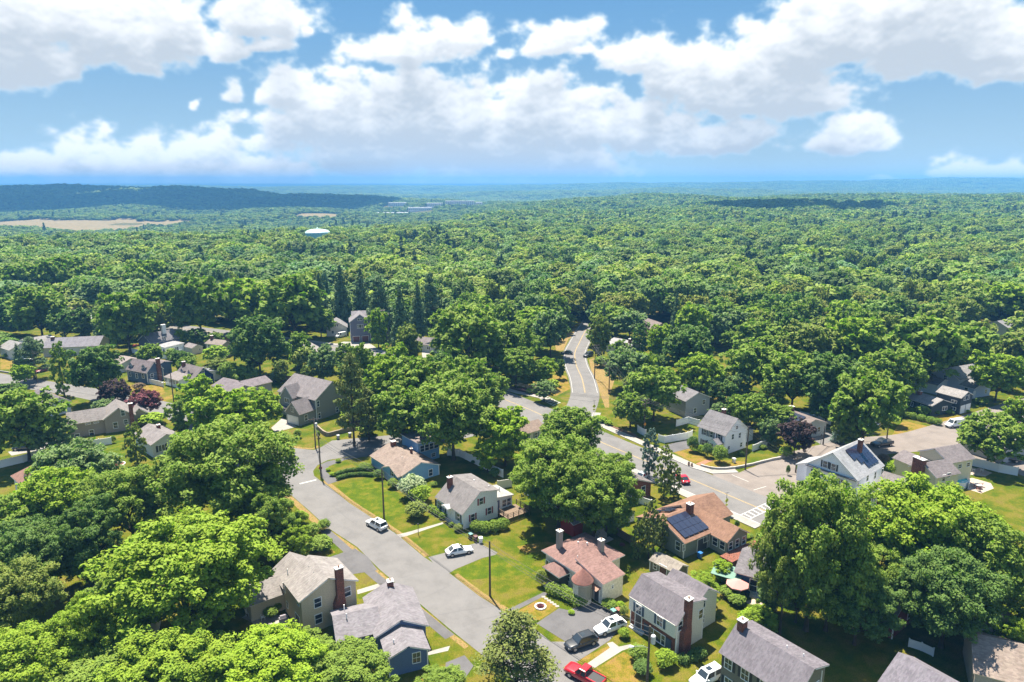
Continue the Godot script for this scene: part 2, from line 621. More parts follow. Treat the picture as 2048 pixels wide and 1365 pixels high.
func ground_at(x: float, z: float) -> float:
	var d := -z
	var r := sqrt(x * x + z * z)
	if r < 380.0: return 0.0
	var k := smoothstep(380.0, 900.0, r)
	var y := 0.0
	# river flats on one side, plateau on the other
	y -= 26.0 * smoothstep(640.0, 1050.0, d - x * 0.25) * smoothstep(420.0, -500.0, x - (d - 900.0) * 0.12)
	y += 11.0 * bump(x, d, 1000.0, 1750.0, 900.0, 600.0)
	y -= 22.0 * smoothstep(2100.0, 2900.0, d)
	# wooded ridge over the flats
	y += 78.0 * bump(x, d, -2100.0, 2900.0, 900.0, 520.0) + 44.0 * bump(x, d, -1250.0, 2750.0, 560.0, 400.0) + 30.0 * bump(x, d, -620.0, 2650.0, 380.0, 300.0) + 14.0 * bump(x, d, -200.0, 2550.0, 260.0, 240.0)
	# low swells of the middle distance and the last ridge
	y += 42.0 * bump(x, d, 300.0, 4300.0, 1800.0, 420.0)
	y += smoothstep(4600.0, 6900.0, d) * (66.0 + 7.0 * sin(x * 0.0011 + 1.0) + 5.0 * sin(x * 0.0031))
	y += 52.0 * bump(x, d, 4200.0, 6600.0, 1500.0, 1500.0)
	y += (hill.get_noise_2d(x, z) * 17.0) * smoothstep(420.0, 1200.0, r)
	return y * k

func make_land() -> void:
	hill.seed = 4
	hill.frequency = 0.0017
	hill.fractal_octaves = 3
	var b := MB.new()
	var rings := [0.0, 60.0, 120.0, 200.0, 300.0, 380.0, 440.0, 510.0, 590.0, 680.0, 780.0, 900.0, 1040.0, 1200.0, 1400.0, 1620.0, 1860.0, 2100.0, 2300.0, 2500.0, 2700.0, 2900.0, 3150.0, 3450.0, 3800.0, 4200.0, 4700.0, 5200.0, 5800.0, 6400.0, 7000.0, 7700.0, 9000.0]
	var segs := 120
	for rr in rings:
		for s in segs:
			var a: float = TAU * s / segs
			var p := Vector3(sin(a) * rr, 0, -cos(a) * rr)
			p.y = ground_at(p.x, p.z)
			b.v.append(p); b.n.append(Vector3.UP)
	for k in rings.size() - 1:
		for s in segs:
			var p := k * segs + s
			var q := k * segs + (s + 1) % segs
			b._face(p, q, q + segs); b._face(p, q + segs, p + segs)
	var soil := noise_tex("soil", 0.012, [[0.2, Color(0.42, 0.44, 0.22)], [0.45, Color(0.52, 0.52, 0.28)], [0.62, Color(0.66, 0.60, 0.38)], [0.85, Color(0.44, 0.40, 0.28)]], 512, 5, 21)
	var fine := noise_tex("fine", 0.06, [[0.15, grey(0.58)], [0.85, grey(1.0)]], 256, 5, 9, 0.7)
	struct("ground", b.mesh(), grained("forest_floor", lin(0.55, 0.55, 0.5), soil, 0.016, 0.95, true, fine, 0.21))

# ---------------------------------------------------------------- far woods
func scatter(called: String, label: String, m: Mesh, mt: Material, where: Array) -> void:
	var mm := MultiMesh.new()
	mm.transform_format = MultiMesh.TRANSFORM_3D
	mm.use_colors = true
	mm.mesh = m
	mm.instance_count = where.size()
	for k in where.size():
		mm.set_instance_transform(k, where[k][0])
		mm.set_instance_color(k, where[k][1])
	var o := MultiMeshInstance3D.new()
	o.name = numbered(called)
	o.multimesh = mm
	o.material_override = mt
	add_child(o)
	o.set_meta("kind", "stuff")
	o.set_meta("label", label)

func marsh(x: float, d: float) -> bool:
	var n := hill.get_noise_2d(x * 6.0, d * 6.0)
	if absf(x + 475.0) < 62.0 and d > 1640.0 and d < 1960.0: return true
	return d > 1290.0 + n * 60.0 and d < 1600.0 + n * 120.0 and x < -730.0 + n * 60.0 - maxf(0.0, 1420.0 - d) * 0.5

func make_marsh() -> void:
	var straw := noise_tex("straw", 0.02, [[0.2, Color(0.60, 0.55, 0.42)], [0.5, Color(0.68, 0.61, 0.48)], [0.8, Color(0.58, 0.54, 0.36)]], 256, 4, 61)
	for q in [[-1700.0, -640.0, 1180.0, 1720.0], [-560.0, -390.0, 1600.0, 2000.0]]:
		var b := MB.new()
		var n := 14
		for a in n:
			for c in n:
				var p := []
				for e in [[0, 0], [1, 0], [1, 1], [0, 1]]:
					var x: float = lerpf(q[0], q[1], float(a + e[0]) / n)
					var z: float = -lerpf(q[2], q[3], float(c + e[1]) / n)
					p.append(Vector3(x, ground_at(x, z) + 0.9, z))
				b.quad(p[0], p[1], p[2], p[3], Vector3.UP)
		struct("marsh", b.mesh(), grained("marsh_straw", lin(0.50, 0.48, 0.43), straw, 0.011, 0.95, true))

func far_woods() -> void:
	var r := RandomNumberGenerator.new()
	r.seed = 404
	var tone := FastNoiseLite.new()
	tone.seed = 12
	tone.frequency = 0.006
	tone.fractal_octaves = 3
	var leafm := leaf_mat("leaf_forest", 0.205, 0.278, 0.062)
	var pinem := LEAF["spruce"] as Material
	var kinds := []
	for k in 3: kinds.append([crown("broad", k + 1, 2400, 0.052), leafm, []])
	kinds.append([crown("pine", 1, 1500, 0.042), pinem, []])
	var far := []
	for k in 3: far.append([crown("broad", k + 1, 700, 0.090), leafm, []])
	far.append([crown("pine", 1, 420, 0.07), pinem, []])
	var d := FOREST_FROM
	while d < 2500.0:
		var gap := 10.5 if d < 1300.0 else 11.5
		var half := d * 0.86 + 60.0
		var x := -half
		while x < half:
			var px := x + r.randf_range(-0.45, 0.45) * gap
			var pd := d + r.randf_range(-0.45, 0.45) * gap
			x += gap * r.randf_range(0.8, 1.25)
			if marsh(px, pd) or bare(px, pd): continue
			var t := tone.get_noise_2d(px, pd)
			var evergreen := t > 0.30 and r.randf() < 0.45 and px > -250.0 and pd < 1100.0 or r.randf() < 0.006
			var high := r.randf_range(10.0, 21.0)
			var wide := r.randf_range(10.0, 24.0)
			if pd - px * 0.25 > 800.0 and px < -80.0:
				high *= 0.62
				wide *= 0.75
			if evergreen:
				high = r.randf_range(15.0, 23.0)
				wide = r.randf_range(7.0, 11.0)
			var set: Array = kinds if pd < 900.0 else far
			var slot := 3 if evergreen else r.randi() % 3
			var b := Basis(Vector3.UP, r.randf() * TAU).scaled_local(Vector3(wide, high, wide))
			var f := r.randf_range(0.72, 1.2)
			var warm := r.randf_range(-0.20, 0.20)
			var col := Color(f * (1.0 + warm), f * (1.0 + warm * 0.3), f * (1.0 - warm * 0.5))
			var odd := r.randf()
			if odd < 0.06 and not evergreen: col = Color(1.3, 1.25, 0.8)
			elif odd > 0.80: col *= Color(0.62, 0.72, 0.95)
			elif odd > 0.74: col *= Color(0.95, 1.0, 1.7)
			set[slot][2].append([Transform3D(b, Vector3(px, ground_at(px, -pd) - 0.5, -pd)), col])
		d += gap
	for s in [kinds, far]:
		for k in 4:
			scatter("woodland", ["broad leaved trees of the wood beyond the houses", "dark conifers standing among the wood"][0 if k < 3 else 1] + ("" if s == kinds else ", far off"), s[k][0], s[k][1], s[k][2])
	# hillsides: patches of many small crowns
	var lobes := []
	for k in 26:
		lobes.append([Vector3(r.randf_range(-24, 24), r.randf_range(7, 11), r.randf_range(-24, 24)), Vector3(6.2, 5.0, 6.2) * r.randf_range(0.7, 1.25)])
	var patch := sprays(lobes, 1300, 2.1, 31, 0.9, 0.0, 0.85, 0.7)
	var spots := []
	d = 2500.0
	while d < 7600.0:
		var gap := 40.0 if d < 4500.0 else 52.0
		var half := d * 0.86
		var x := -half
		while x < half:
			var px := x + r.randf_range(-0.4, 0.4) * gap
			var pd := d + r.randf_range(-0.4, 0.4) * gap
			x += gap
			if bare(px, pd): continue
			var f := r.randf_range(0.75, 1.2)
			var b := Basis(Vector3.UP, r.randf() * TAU).scaled_local(Vector3.ONE * gap / 40.0)
			spots.append([Transform3D(b, Vector3(px, ground_at(px, -pd) - 1.0, -pd)), Color(f * r.randf_range(0.9, 1.15), f, f)])
		d += gap
	scatter("hill_forest", "forest covering the far hills and ridges", patch, leafm, spots)

func cloud_body(at: Vector3, rad: Vector3, sd: int, label: String) -> void:
	# a real cumulus high above the frame; its shadow lies on the land below
	var r := RandomNumberGenerator.new()
	r.seed = sd
	var b := MB.new()
	for k in 26:
		var o := Vector3(r.randf_range(-1, 1), r.randf_range(-0.3, 0.6), r.randf_range(-1, 1))
		if Vector2(o.x, o.z).length() > 1.0: continue
		var s := r.randf_range(0.28, 0.5)
		var prof := []
		for j in 7:
			var a := -PI / 2 + PI * j / 6.0
			prof.append(Vector2(cos(a) * s * rad.x * 0.8, sin(a) * s * rad.y))
		b.lathe(prof, 10, o * rad)
	var o2 := part(numbered("cloud"), b.mesh(), mat("cloud_white", lin(0.9, 0.9, 0.9), 1.0), self)
	o2.position = at
	tag(o2, label, "cloud")

# ---------------------------------------------------------------- houses
func tabs_tex() -> Texture2D:
	# asphalt shingle tabs, each its own tone
	if meshes.has("tabs"): return meshes["tabs"]
	var im := Image.create_empty(256, 256, false, Image.FORMAT_RGB8)
	var r := RandomNumberGenerator.new()
	r.seed = 3
	for row in 32:
		for k in 17:
			var a := r.randf_range(0.85, 1.0)
			im.fill_rect(Rect2i(k * 16 - (row % 2) * 8, row * 8, 16, 8), Color(a, a * r.randf_range(0.98, 1.0), a))
	for k in 9000:
		var x := r.randi() % 256
		var y := r.randi() % 256
		im.set_pixel(x, y, im.get_pixel(x, y) * r.randf_range(0.8, 1.06))
	meshes["tabs"] = ImageTexture.create_from_image(im)
	return meshes["tabs"]

func brick_tex() -> Texture2D:
	if meshes.has("brick"): return meshes["brick"]
	var im := Image.create_empty(256, 256, false, Image.FORMAT_RGB8)
	im.fill(Color(0.78, 0.74, 0.70))
	var r := RandomNumberGenerator.new()
	r.seed = 6
	for row in 16:
		for k in 9:
			var a := r.randf_range(0.55, 1.0)
			im.fill_rect(Rect2i(k * 32 - (row % 2) * 16, row * 16, 30, 14), Color(0.66 * a, 0.38 * a, 0.31 * a))
	meshes["brick"] = ImageTexture.create_from_image(im)
	return meshes["brick"]

func siding(r: float, g: float, b: float) -> Material:
	var key := "siding_%03d_%03d_%03d" % [int(r * 999), int(g * 999), int(b * 999)]
	if mats.has(key): return mats[key]
	var w := noise_tex("wear", 0.02, [[0.1, grey(0.88)], [0.8, grey(1.0)]], 256, 4, 14)
	var m := grained(key, lin(r, g, b), w, 0.23, 0.65)
	m.uv1_scale = Vector3(0.9, 0.9, 0.9)
	return m

func shingle(r: float, g: float, b: float) -> Material:
	var key := "shingle_%03d_%03d_%03d" % [int(r * 999), int(g * 999), int(b * 999)]
	if mats.has(key): return mats[key]
	var stain := noise_tex("stain", 0.016, [[0.15, grey(0.88)], [0.5, grey(0.96)], [0.85, grey(1.0)]], 256, 4, 17)
	return grained(key, lin(r, g, b), tabs_tex(), 0.21, 0.95, false, stain, 0.11)

func brick() -> Material:
	return grained("brickwork", lin(0.62, 0.52, 0.46), brick_tex(), 0.62, 0.9)

func white() -> Material:
	return mat("white_trim", lin(0.80, 0.80, 0.78), 0.5)

func glass() -> Material:
	var m := mat("window_glass", lin(0.035, 0.045, 0.06), 0.06)
	m.metallic_specular = 0.75
	return m

# outline: Vector2(across, height) from one eave over the ridge to the other; axis "z" or "x" is the run of the ridge
func vol(h: Node3D, lo: Vector2, hi: Vector2, y0: float, outline: Array, axis: String, wall: Material, roof: Material, over := 0.32, trim := true) -> void:
	var b := MB.new()
	var rf := MB.new()
	var tr := MB.new()
	var along := Vector3(0, 0, hi.y - lo.y) if axis == "z" else Vector3(hi.x - lo.x, 0, 0)
	var ad := along.normalized()
	var across := Vector3.RIGHT if axis == "z" else Vector3(0, 0, 1)
	var o := Vector3(lo.x, 0, lo.y)
	var ring := []
	for p in outline: ring.append(o + across * p.x + Vector3(0, p.y, 0))
	var last: Vector2 = outline[outline.size() - 1]
	# walls: two sides and two gabled ends
	b.quad(o + Vector3(0, y0, 0), o + Vector3(0, y0, 0) + along, ring[0] + along, ring[0], -across)
	var far := o + across * last.x
	b.quad(far + Vector3(0, y0, 0), far + Vector3(0, y0, 0) + along, ring[-1] + along, ring[-1], across)
	for e in [0.0, 1.0]:
		var off: Vector3 = along * e
		var out: Vector3 = ad * (e * 2.0 - 1.0)
		for k in outline.size() - 1:
			var p: Vector2 = outline[k]
			var q: Vector2 = outline[k + 1]
			b.quad(o + across * p.x + Vector3(0, y0, 0) + off, o + across * q.x + Vector3(0, y0, 0) + off, ring[k + 1] + off, ring[k] + off, out)
	part("wall", b.mesh(), wall, h)
	for k in outline.size() - 1:
		var p: Vector3 = ring[k]
		var q: Vector3 = ring[k + 1]
		var dir := (q - p).normalized()
		var up := ad.cross(dir)
		if up.y < 0: up = -up
		var a := p - dir * (over if k == 0 else 0.0)
		var c := q + dir * (over if k == outline.size() - 2 else 0.0)
		# lay-over at the ridge keeps the two slabs from sharing a plane
		var ends := ad * over * 0.8
		if trim:
			var ta := a + dir * (0.0 if k == 0 else 0.22)
			var tc := c - dir * (0.0 if k == outline.size() - 2 else 0.22)
			tr.prism([ta - ends + up * 0.012, tc - ends + up * 0.012, tc - ends + up * 0.15, ta - ends + up * 0.15], along + ends * 2.0)
		# the slabs run on over the ridge until their top faces meet
		if k > 0: a -= dir * 0.20 * tan(dir.angle_to((ring[k] - ring[k - 1]).normalized()) * 0.5)
		if k < outline.size() - 2: c += dir * 0.20 * tan(dir.angle_to((ring[k + 2] - ring[k + 1]).normalized()) * 0.5)
		var e2 := ends * 1.08
		var ga := dir * (0.03 if k == 0 else 0.0)
		var gc := dir * (0.03 if k == outline.size() - 2 else 0.0)
		var e3 := e2 * (1.0 + 0.004 * k)
		rf.prism([a - ga - e3 + up * 0.154, c + gc - e3 + up * 0.154, c + gc - e3 + up * 0.20, a - ga - e3 + up * 0.20], along + e3 * 2.0)
	var rn := part("roof", rf.mesh(), roof, h)
	if trim: part("trim", tr.mesh(), white(), rn)

func gable(w: float, hh: float, rise: float) -> Array:
	return [Vector2(0, hh), Vector2(w * 0.5, hh + rise), Vector2(w, hh)]

func hip(h: Node3D, lo: Vector2, hi: Vector2, y0: float, hh: float, rise: float, inset: float, wall: Material, roof: Material, over := 0.4) -> void:
	var b := MB.new()
	b.box(Vector3(lo.x, y0, lo.y), Vector3(hi.x, hh, hi.y))
	part("wall", b.mesh(), wall, h)
	var wx := hi.x - lo.x
	var wz := hi.y - lo.y
	var m := (lo + hi) * 0.5
	var k := Vector3(over, 0, over)
	var c := [Vector3(lo.x - k.x, hh - 0.02, lo.y - k.z), Vector3(hi.x + k.x, hh - 0.02, lo.y - k.z), Vector3(hi.x + k.x, hh - 0.02, hi.y + k.z), Vector3(lo.x - k.x, hh - 0.02, hi.y + k.z)]
	var r0 := Vector3(m.x, hh + rise, m.y)
	var r1 := r0
	if wx > wz:
		r0.x = lo.x + inset; r1.x = hi.x - inset
	else:
		r0.z = lo.y + inset; r1.z = hi.y - inset
	var rf := MB.new()
	var up := Vector3(0, 0.16, 0)
	if wx > wz:
		rf.quad(c[0] + up, c[1] + up, r1 + up, r0 + up, Vector3(0, 1, -1)); rf.quad(c[3] + up, c[2] + up, r1 + up, r0 + up, Vector3(0, 1, 1))
		rf.tri(c[0] + up, c[3] + up, r0 + up, Vector3(-1, 1, 0)); rf.tri(c[1] + up, c[2] + up, r1 + up, Vector3(1, 1, 0))
	else:
		rf.quad(c[0] + up, c[3] + up, r1 + up, r0 + up, Vector3(-1, 1, 0)); rf.quad(c[1] + up, c[2] + up, r1 + up, r0 + up, Vector3(1, 1, 0))
		rf.tri(c[0] + up, c[1] + up, r0 + up, Vector3(0, 1, -1)); rf.tri(c[3] + up, c[2] + up, r1 + up, Vector3(0, 1, 1))
	var tr := MB.new()
	tr.box(c[0], c[2] + up * 0.97)
	var rn := part("roof", rf.mesh(), roof, h)
	part("trim", tr.mesh(), white(), rn)

# a window facing +z at its own origin (centre); turned with "turn"
func window(h: Node3D, at: Vector3, turn: float, w: float, hh: float, style := "sash", shut: Material = null) -> void:
	var key := "win_%.2f_%.2f_%s" % [w, hh, style]
	if not meshes.has(key):
		var f := MB.new()
		var t := 0.085
		f.box(Vector3(-w / 2 - t, -hh / 2 - t, 0), Vector3(-w / 2, hh / 2 + t, 0.06)); f.box(Vector3(w / 2, -hh / 2 - t, 0), Vector3(w / 2 + t, hh / 2 + t, 0.06))
		f.box(Vector3(-w / 2, hh / 2, 0), Vector3(w / 2, hh / 2 + t, 0.062)); f.box(Vector3(-w / 2 - 0.03, -hh / 2 - t, 0.003), Vector3(w / 2 + 0.03, -hh / 2, 0.09))
		if style == "sash": f.box(Vector3(-w / 2, -0.03, 0.0), Vector3(w / 2, 0.03, 0.045))
		if style == "grid":
			f.box(Vector3(-w / 2, -0.03, 0.0), Vector3(w / 2, 0.03, 0.045)); f.box(Vector3(-0.018, -hh / 2, 0.0), Vector3(0.018, hh / 2, 0.04))
		if style == "triple":
			for s in [-1, 1]: f.box(Vector3(s * w / 4 - 0.05, -hh / 2, 0.0), Vector3(s * w / 4 + 0.05, hh / 2, 0.05))
			f.box(Vector3(-w / 2, -0.025, 0.0), Vector3(-w / 4 - 0.05, 0.025, 0.04)); f.box(Vector3(w / 4 + 0.05, -0.025, 0.0), Vector3(w / 2, 0.025, 0.04))
		if style == "pair": f.box(Vector3(-0.06, -hh / 2, 0.0), Vector3(0.06, hh / 2, 0.05))
		var g := MB.new()
		g.box(Vector3(-w / 2, -hh / 2, 0.0), Vector3(w / 2, hh / 2, 0.022))
		var s2 := MB.new()
		s2.box(Vector3(0, -hh / 2 - 0.04, 0), Vector3(maxf(0.30, w * 0.36), hh / 2 + 0.04, 0.05))
		meshes[key] = [f.mesh(), g.mesh(), s2.mesh()]
	var o := part("window", meshes[key][0], white(), h, at, turn)
	part("pane", meshes[key][1], glass(), o)
	if shut:
		var sw: float = maxf(0.30, w * 0.36)
		part("shutter", meshes[key][2], shut, o, Vector3(w / 2 + 0.12, 0, 0))
		part("shutter", meshes[key][2], shut, o, Vector3(-w / 2 - 0.12 - sw, 0, 0))

func door(h: Node3D, at: Vector3, turn: float, w: float, hh: float, m: Material, panels := 1) -> void:
	# "at" is the middle of its sill
	var f := MB.new()
	f.box(Vector3(-w / 2 - 0.1, 0, 0), Vector3(-w / 2, hh + 0.1, 0.07)); f.box(Vector3(w / 2, 0, 0), Vector3(w / 2 + 0.1, hh + 0.1, 0.07)); f.box(Vector3(-w / 2, hh, 0), Vector3(w / 2, hh + 0.1, 0.072))
	var d := MB.new()
	d.box(Vector3(-w / 2, 0.02, 0), Vector3(w / 2, hh, 0.035))
	for k in panels:
		var y := hh * (k + 0.12) / panels
		for s in [-1, 1]: d.box(Vector3(s * w * 0.24 - w * 0.18, y, 0.03), Vector3(s * w * 0.24 + w * 0.18, y + hh * 0.76 / panels, 0.05))
	var o := part("door", d.mesh(), m, h, at, turn)
	part("frame", f.mesh(), white(), o)
	var k2 := MB.new()
	k2.box(Vector3(w * 0.38, hh * 0.47, 0.03), Vector3(w * 0.38 + 0.05, hh * 0.47 + 0.12, 0.09))
	part("handle", k2.mesh(), mat("brass", lin(0.35, 0.3, 0.2), 0.4, 0.6), o)

func chimney(h: Node3D, at: Vector2, y0: float, y1: float, w: float, d: float, m: Material, flare := 0.0) -> void:
	var b := MB.new()
	if flare > 0.0:
		var ys := y0 + (y1 - y0) * 0.38
		var yt := y0 + (y1 - y0) * 0.52
		b.box(Vector3(-w / 2 - flare, y0, -d / 2), Vector3(w / 2 + flare * 0.2, ys, d / 2))
		b.prism([Vector3(-w / 2 - flare, ys, -d / 2), Vector3(w / 2 + flare * 0.2, ys, -d / 2), Vector3(w / 2, yt, -d / 2), Vector3(-w / 2, yt, -d / 2)], Vector3(0, 0, d))
		b.box(Vector3(-w / 2, yt, -d / 2), Vector3(w / 2, y1, d / 2))
	else:
		b.box(Vector3(-w / 2, y0, -d / 2), Vector3(w / 2, y1, d / 2))
	var o := part("chimney", b.mesh(), m, h, Vector3(at.x, 0, at.y))
	var c := MB.new()
	c.box(Vector3(-w / 2 - 0.07, y1, -d / 2 - 0.07), Vector3(w / 2 + 0.07, y1 + 0.12, d / 2 + 0.07))
	part("cap", c.mesh(), mat("pale_stone", lin(0.62, 0.60, 0.57), 0.9), o)
	var f := MB.new()
	f.lathe([Vector2(0.13, y1 + 0.12), Vector2(0.12, y1 + 0.4), Vector2(0.09, y1 + 0.41), Vector2(0.0, y1 + 0.3)], 8)
	part("flue", f.mesh(), mat("clay_flue", lin(0.35, 0.2, 0.14), 0.9), o)

func pipe(h: Node3D, at: Vector3, tall := 0.6, r := 0.06, m: Material = null) -> void:
	var b := MB.new()
	b.tube([at, at + Vector3(0, tall, 0)], [r, r], 7)
	part("vent_pipe", b.mesh(), m if m else white(), h)

func corners(h: Node3D, lo: Vector2, hi: Vector2, y1: float) -> void:
	var b := MB.new()
	b.box(Vector3(-0.07, 0.05, -0.07), Vector3(0.07, y1 - 0.03, 0.07))
	var m := b.mesh()
	for x in [lo.x, hi.x]:
		for z in [lo.y, hi.y]: part("corner_board", m, white(), h, Vector3(x, 0, z))

func steps(h: Node3D, at: Vector3, turn: float, w: float, num: int, m: Material) -> void:
	# treads that fall towards +z from "at" (foot of the wall, at ground)
	for k in num:
		var b := MB.new()
		var y := 0.18 * (num - k)
		b.box(Vector3(-w / 2, 0, k * 0.32), Vector3(w / 2, y, (k + 1) * 0.32 - 0.004))
		part("step", b.mesh(), m, h, at, turn)

func panels(h: Node3D, p: Vector3, u: Vector3, v: Vector3, nx: int, ny: int, skip := []) -> void:
	# photovoltaic modules on a slope: corner p, u along, v up the slope
	var n := v.cross(u).normalized()
	if n.y < 0: n = -n
	for a in nx:
		for c in ny:
			if (a * 10 + c) in skip: continue
			var b := MB.new()
			var o := p + u * (a + 0.02) / nx + v * (c + 0.02) / ny + n * 0.12
			b.prism([o, o + u * 0.96 / nx, o + u * 0.96 / nx + v * 0.96 / ny, o + v * 0.96 / ny], n * 0.05)
			var m := mat("solar_glass", lin(0.022, 0.026, 0.05), 0.14)
			m.metallic_specular = 0.7
			part("solar_panel", b.mesh(), m, h)

# short forms used by the tables of houses
func vg(h: Node3D, x0: float, z0: float, x1: float, z1: float, y0: float, o: Array, axis: String, wall: Material, roof: Material, over := 0.32, trim := true) -> void:
	var pts := []
	for k in range(0, o.size(), 2): pts.append(Vector2(o[k], o[k + 1]))
	vol(h, Vector2(x0, z0), Vector2(x1, z1), y0, pts, axis, wall, roof, over, trim)

func wn(h: Node3D, face: String, x: float, y: float, z: float, w := 0.9, hh := 1.4, style := "sash", shut: Material = null) -> void:
	window(h, Vector3(x, y, z), {"R": 0.0, "L": -PI / 2, "E": PI / 2, "B": PI}[face], w, hh, style, shut)

func make_house_mats() -> void:
	mat("red_shutter", lin(0.22, 0.03, 0.04), 0.6)
	mat("black_shutter", lin(0.02, 0.022, 0.03), 0.6)
	mat("blue_shutter", lin(0.03, 0.06, 0.11), 0.6)
	mat("green_shutter", lin(0.03, 0.10, 0.06), 0.6)
	mat("white_door", lin(0.75, 0.75, 0.73), 0.5)
	mat("door_dark", lin(0.05, 0.05, 0.06), 0.5)
	mat("mahogany_door", lin(0.14, 0.035, 0.03), 0.5)
	mat("blue_door", lin(0.07, 0.09, 0.19), 0.5)
	mat("concrete_step", lin(0.42, 0.41, 0.39), 0.9)
	mat("stucco_grey", lin(0.28, 0.25, 0.22), 0.95)
	grained("stucco_cream", lin(0.72, 0.68, 0.57), noise_tex("wear", 0.02, [[0.1, grey(0.88)], [0.8, grey(1.0)]], 256, 4, 14), 0.35, 0.95)

# ---------------------------------------------------------------- house details
func slab(h: Node3D, called: String, lo: Vector3, hi: Vector3, m: Material) -> void:
	var b := MB.new()
	b.box(lo, hi)
	part(called, b.mesh(), m, h)

func timber() -> Material:
	return grained("weathered_timber", lin(0.34, 0.25, 0.18), noise_tex("bark", 0.03, [[0.0, grey(0.55)], [1.0, grey(1.0)]], 256), 0.9)

func deck(h: Node3D, lo: Vector2, hi: Vector2, y: float) -> void:
	var n := int((hi.x - lo.x) / 0.30)
	for k in n:
		var b := MB.new()
		b.box(Vector3(lo.x + k * 0.30, y - 0.06, lo.y), Vector3(lo.x + k * 0.30 + 0.275, y, hi.y))
		part("deck_board", b.mesh(), timber(), h)
	var rail := MB.new()
	var runs := [[Vector3(lo.x, y, hi.y), Vector3(hi.x, y, hi.y)], [Vector3(hi.x, y, hi.y), Vector3(hi.x, y, lo.y)], [Vector3(lo.x, y, hi.y), Vector3(lo.x, y, lo.y + 1.3)]]
	for r in runs:
		var a: Vector3 = r[0]
		var c: Vector3 = r[1]
		var d := (c - a).normalized()
		var side := Vector3(-d.z, 0, d.x)
		for yy in [0.35, 0.65, 0.95]: rail.obox((a + c) * 0.5 + Vector3(0, yy, 0), (c - a) * 0.5, Vector3(0, 0.04, 0), side * 0.045)
		var num := int((c - a).length() / 1.5) + 1
		for k in num + 1:
			var p := a.lerp(c, float(k) / num)
			var post := MB.new()
			post.box(p + Vector3(-0.06, -y, -0.06), p + Vector3(0.06, 1.02, 0.06))
			part("post", post.mesh(), timber(), h)
	part("railing", rail.mesh(), timber(), h)
	var t := MB.new()
	t.box(Vector3(hi.x - 2.2, y, lo.y + 1.2), Vector3(hi.x - 1.0, y + 0.7, lo.y + 2.0))

func turret(h: Node3D, at: Vector3, r: float, high: float, top: float, wall: Material, roof: Material) -> void:
	var b := MB.new()
	b.lathe([Vector2(r, 0), Vector2(r, high)], 28, at)
	part("turret_wall", b.mesh(), wall, h)
	var c := MB.new()
	c.lathe([Vector2(r + 0.26, high - 0.05), Vector2(r + 0.26, high + 0.06), Vector2(r * 0.62, lerpf(high, top, 0.52)), Vector2(0.0, top)], 28, at)
	part("turret_roof", c.mesh(), roof, h)
	# glass block bay: blocks on the curved face towards the street
	var blocks: Array = []
	var g := mat("glass_block", lin(0.30, 0.29, 0.22), 0.25)
	var rows := 9
	var per := 13
	var one := MB.new()
	var w: float = 2.0 * (r + 0.02) * sin(0.125 * 0.5) * 0.92
	one.box(Vector3(-w / 2, 0, -0.03), Vector3(w / 2, 0.235, 0.03))
	var m := one.mesh()
	for row in rows:
		for k in per:
			var an := PI * 0.62 + (k - (per - 1) * 0.5) * 0.125
			var p := at + Vector3(cos(an) * (r + 0.012), 0.85 + row * 0.255, sin(an) * (r + 0.012))
			part("glass_block", m, g, h, p, PI / 2 - an)

func awning(h: Node3D, at: Vector3, turn := 0.0) -> void:
	var b := MB.new()
	b.prism([Vector3(-0.75, 0, 0.0), Vector3(-0.75, 0.35, 0.0), Vector3(-0.75, 0.0, 0.9)], Vector3(1.5, 0, 0))
	part("awning", b.mesh(), mat("awning_brown", lin(0.25, 0.13, 0.09), 0.7), h, at, turn)

# ---------------------------------------------------------------- ground sheets
func p2(a: Array) -> PackedVector2Array:
	var o := PackedVector2Array()
	for k in range(0, a.size(), 2): o.append(Vector2(a[k], a[k + 1]))
	return o

func sheet(called: String, a: Array, y: float, m: Material, thick := 0.0) -> MeshInstance3D:
	var pts := p2(a)
	var ix := Geometry2D.triangulate_polygon(pts)
	var b := MB.new()
	for k in range(0, ix.size(), 3):
		b.tri(Vector3(pts[ix[k]].x, y, pts[ix[k]].y), Vector3(pts[ix[k + 1]].x, y, pts[ix[k + 1]].y), Vector3(pts[ix[k + 2]].x, y, pts[ix[k + 2]].y), Vector3.UP)
	if thick > 0.0:
		var turn := -1.0 if Geometry2D.is_polygon_clockwise(pts) else 1.0
		for k in pts.size():
			var p := pts[k]
			var q := pts[(k + 1) % pts.size()]
			var d := q - p
			b.quad(Vector3(p.x, y, p.y), Vector3(q.x, y, q.y), Vector3(q.x, y - thick, q.y), Vector3(p.x, y - thick, p.y), Vector3(d.y, 0, -d.x) * turn)
	return struct(called, b.mesh(), m)

func smooth(pts: PackedVector2Array, step := 3.0) -> PackedVector2Array:
	var o := PackedVector2Array()
	for k in pts.size() - 1:
		var a := pts[maxi(k - 1, 0)]
		var b := pts[k]
		var c := pts[k + 1]
		var d := pts[mini(k + 2, pts.size() - 1)]
		var n := maxi(1, int(b.distance_to(c) / step))
		for j in n:
			o.append(b.cubic_interpolate(c, a, d, float(j) / n))
	o.append(pts[pts.size() - 1])
	return o

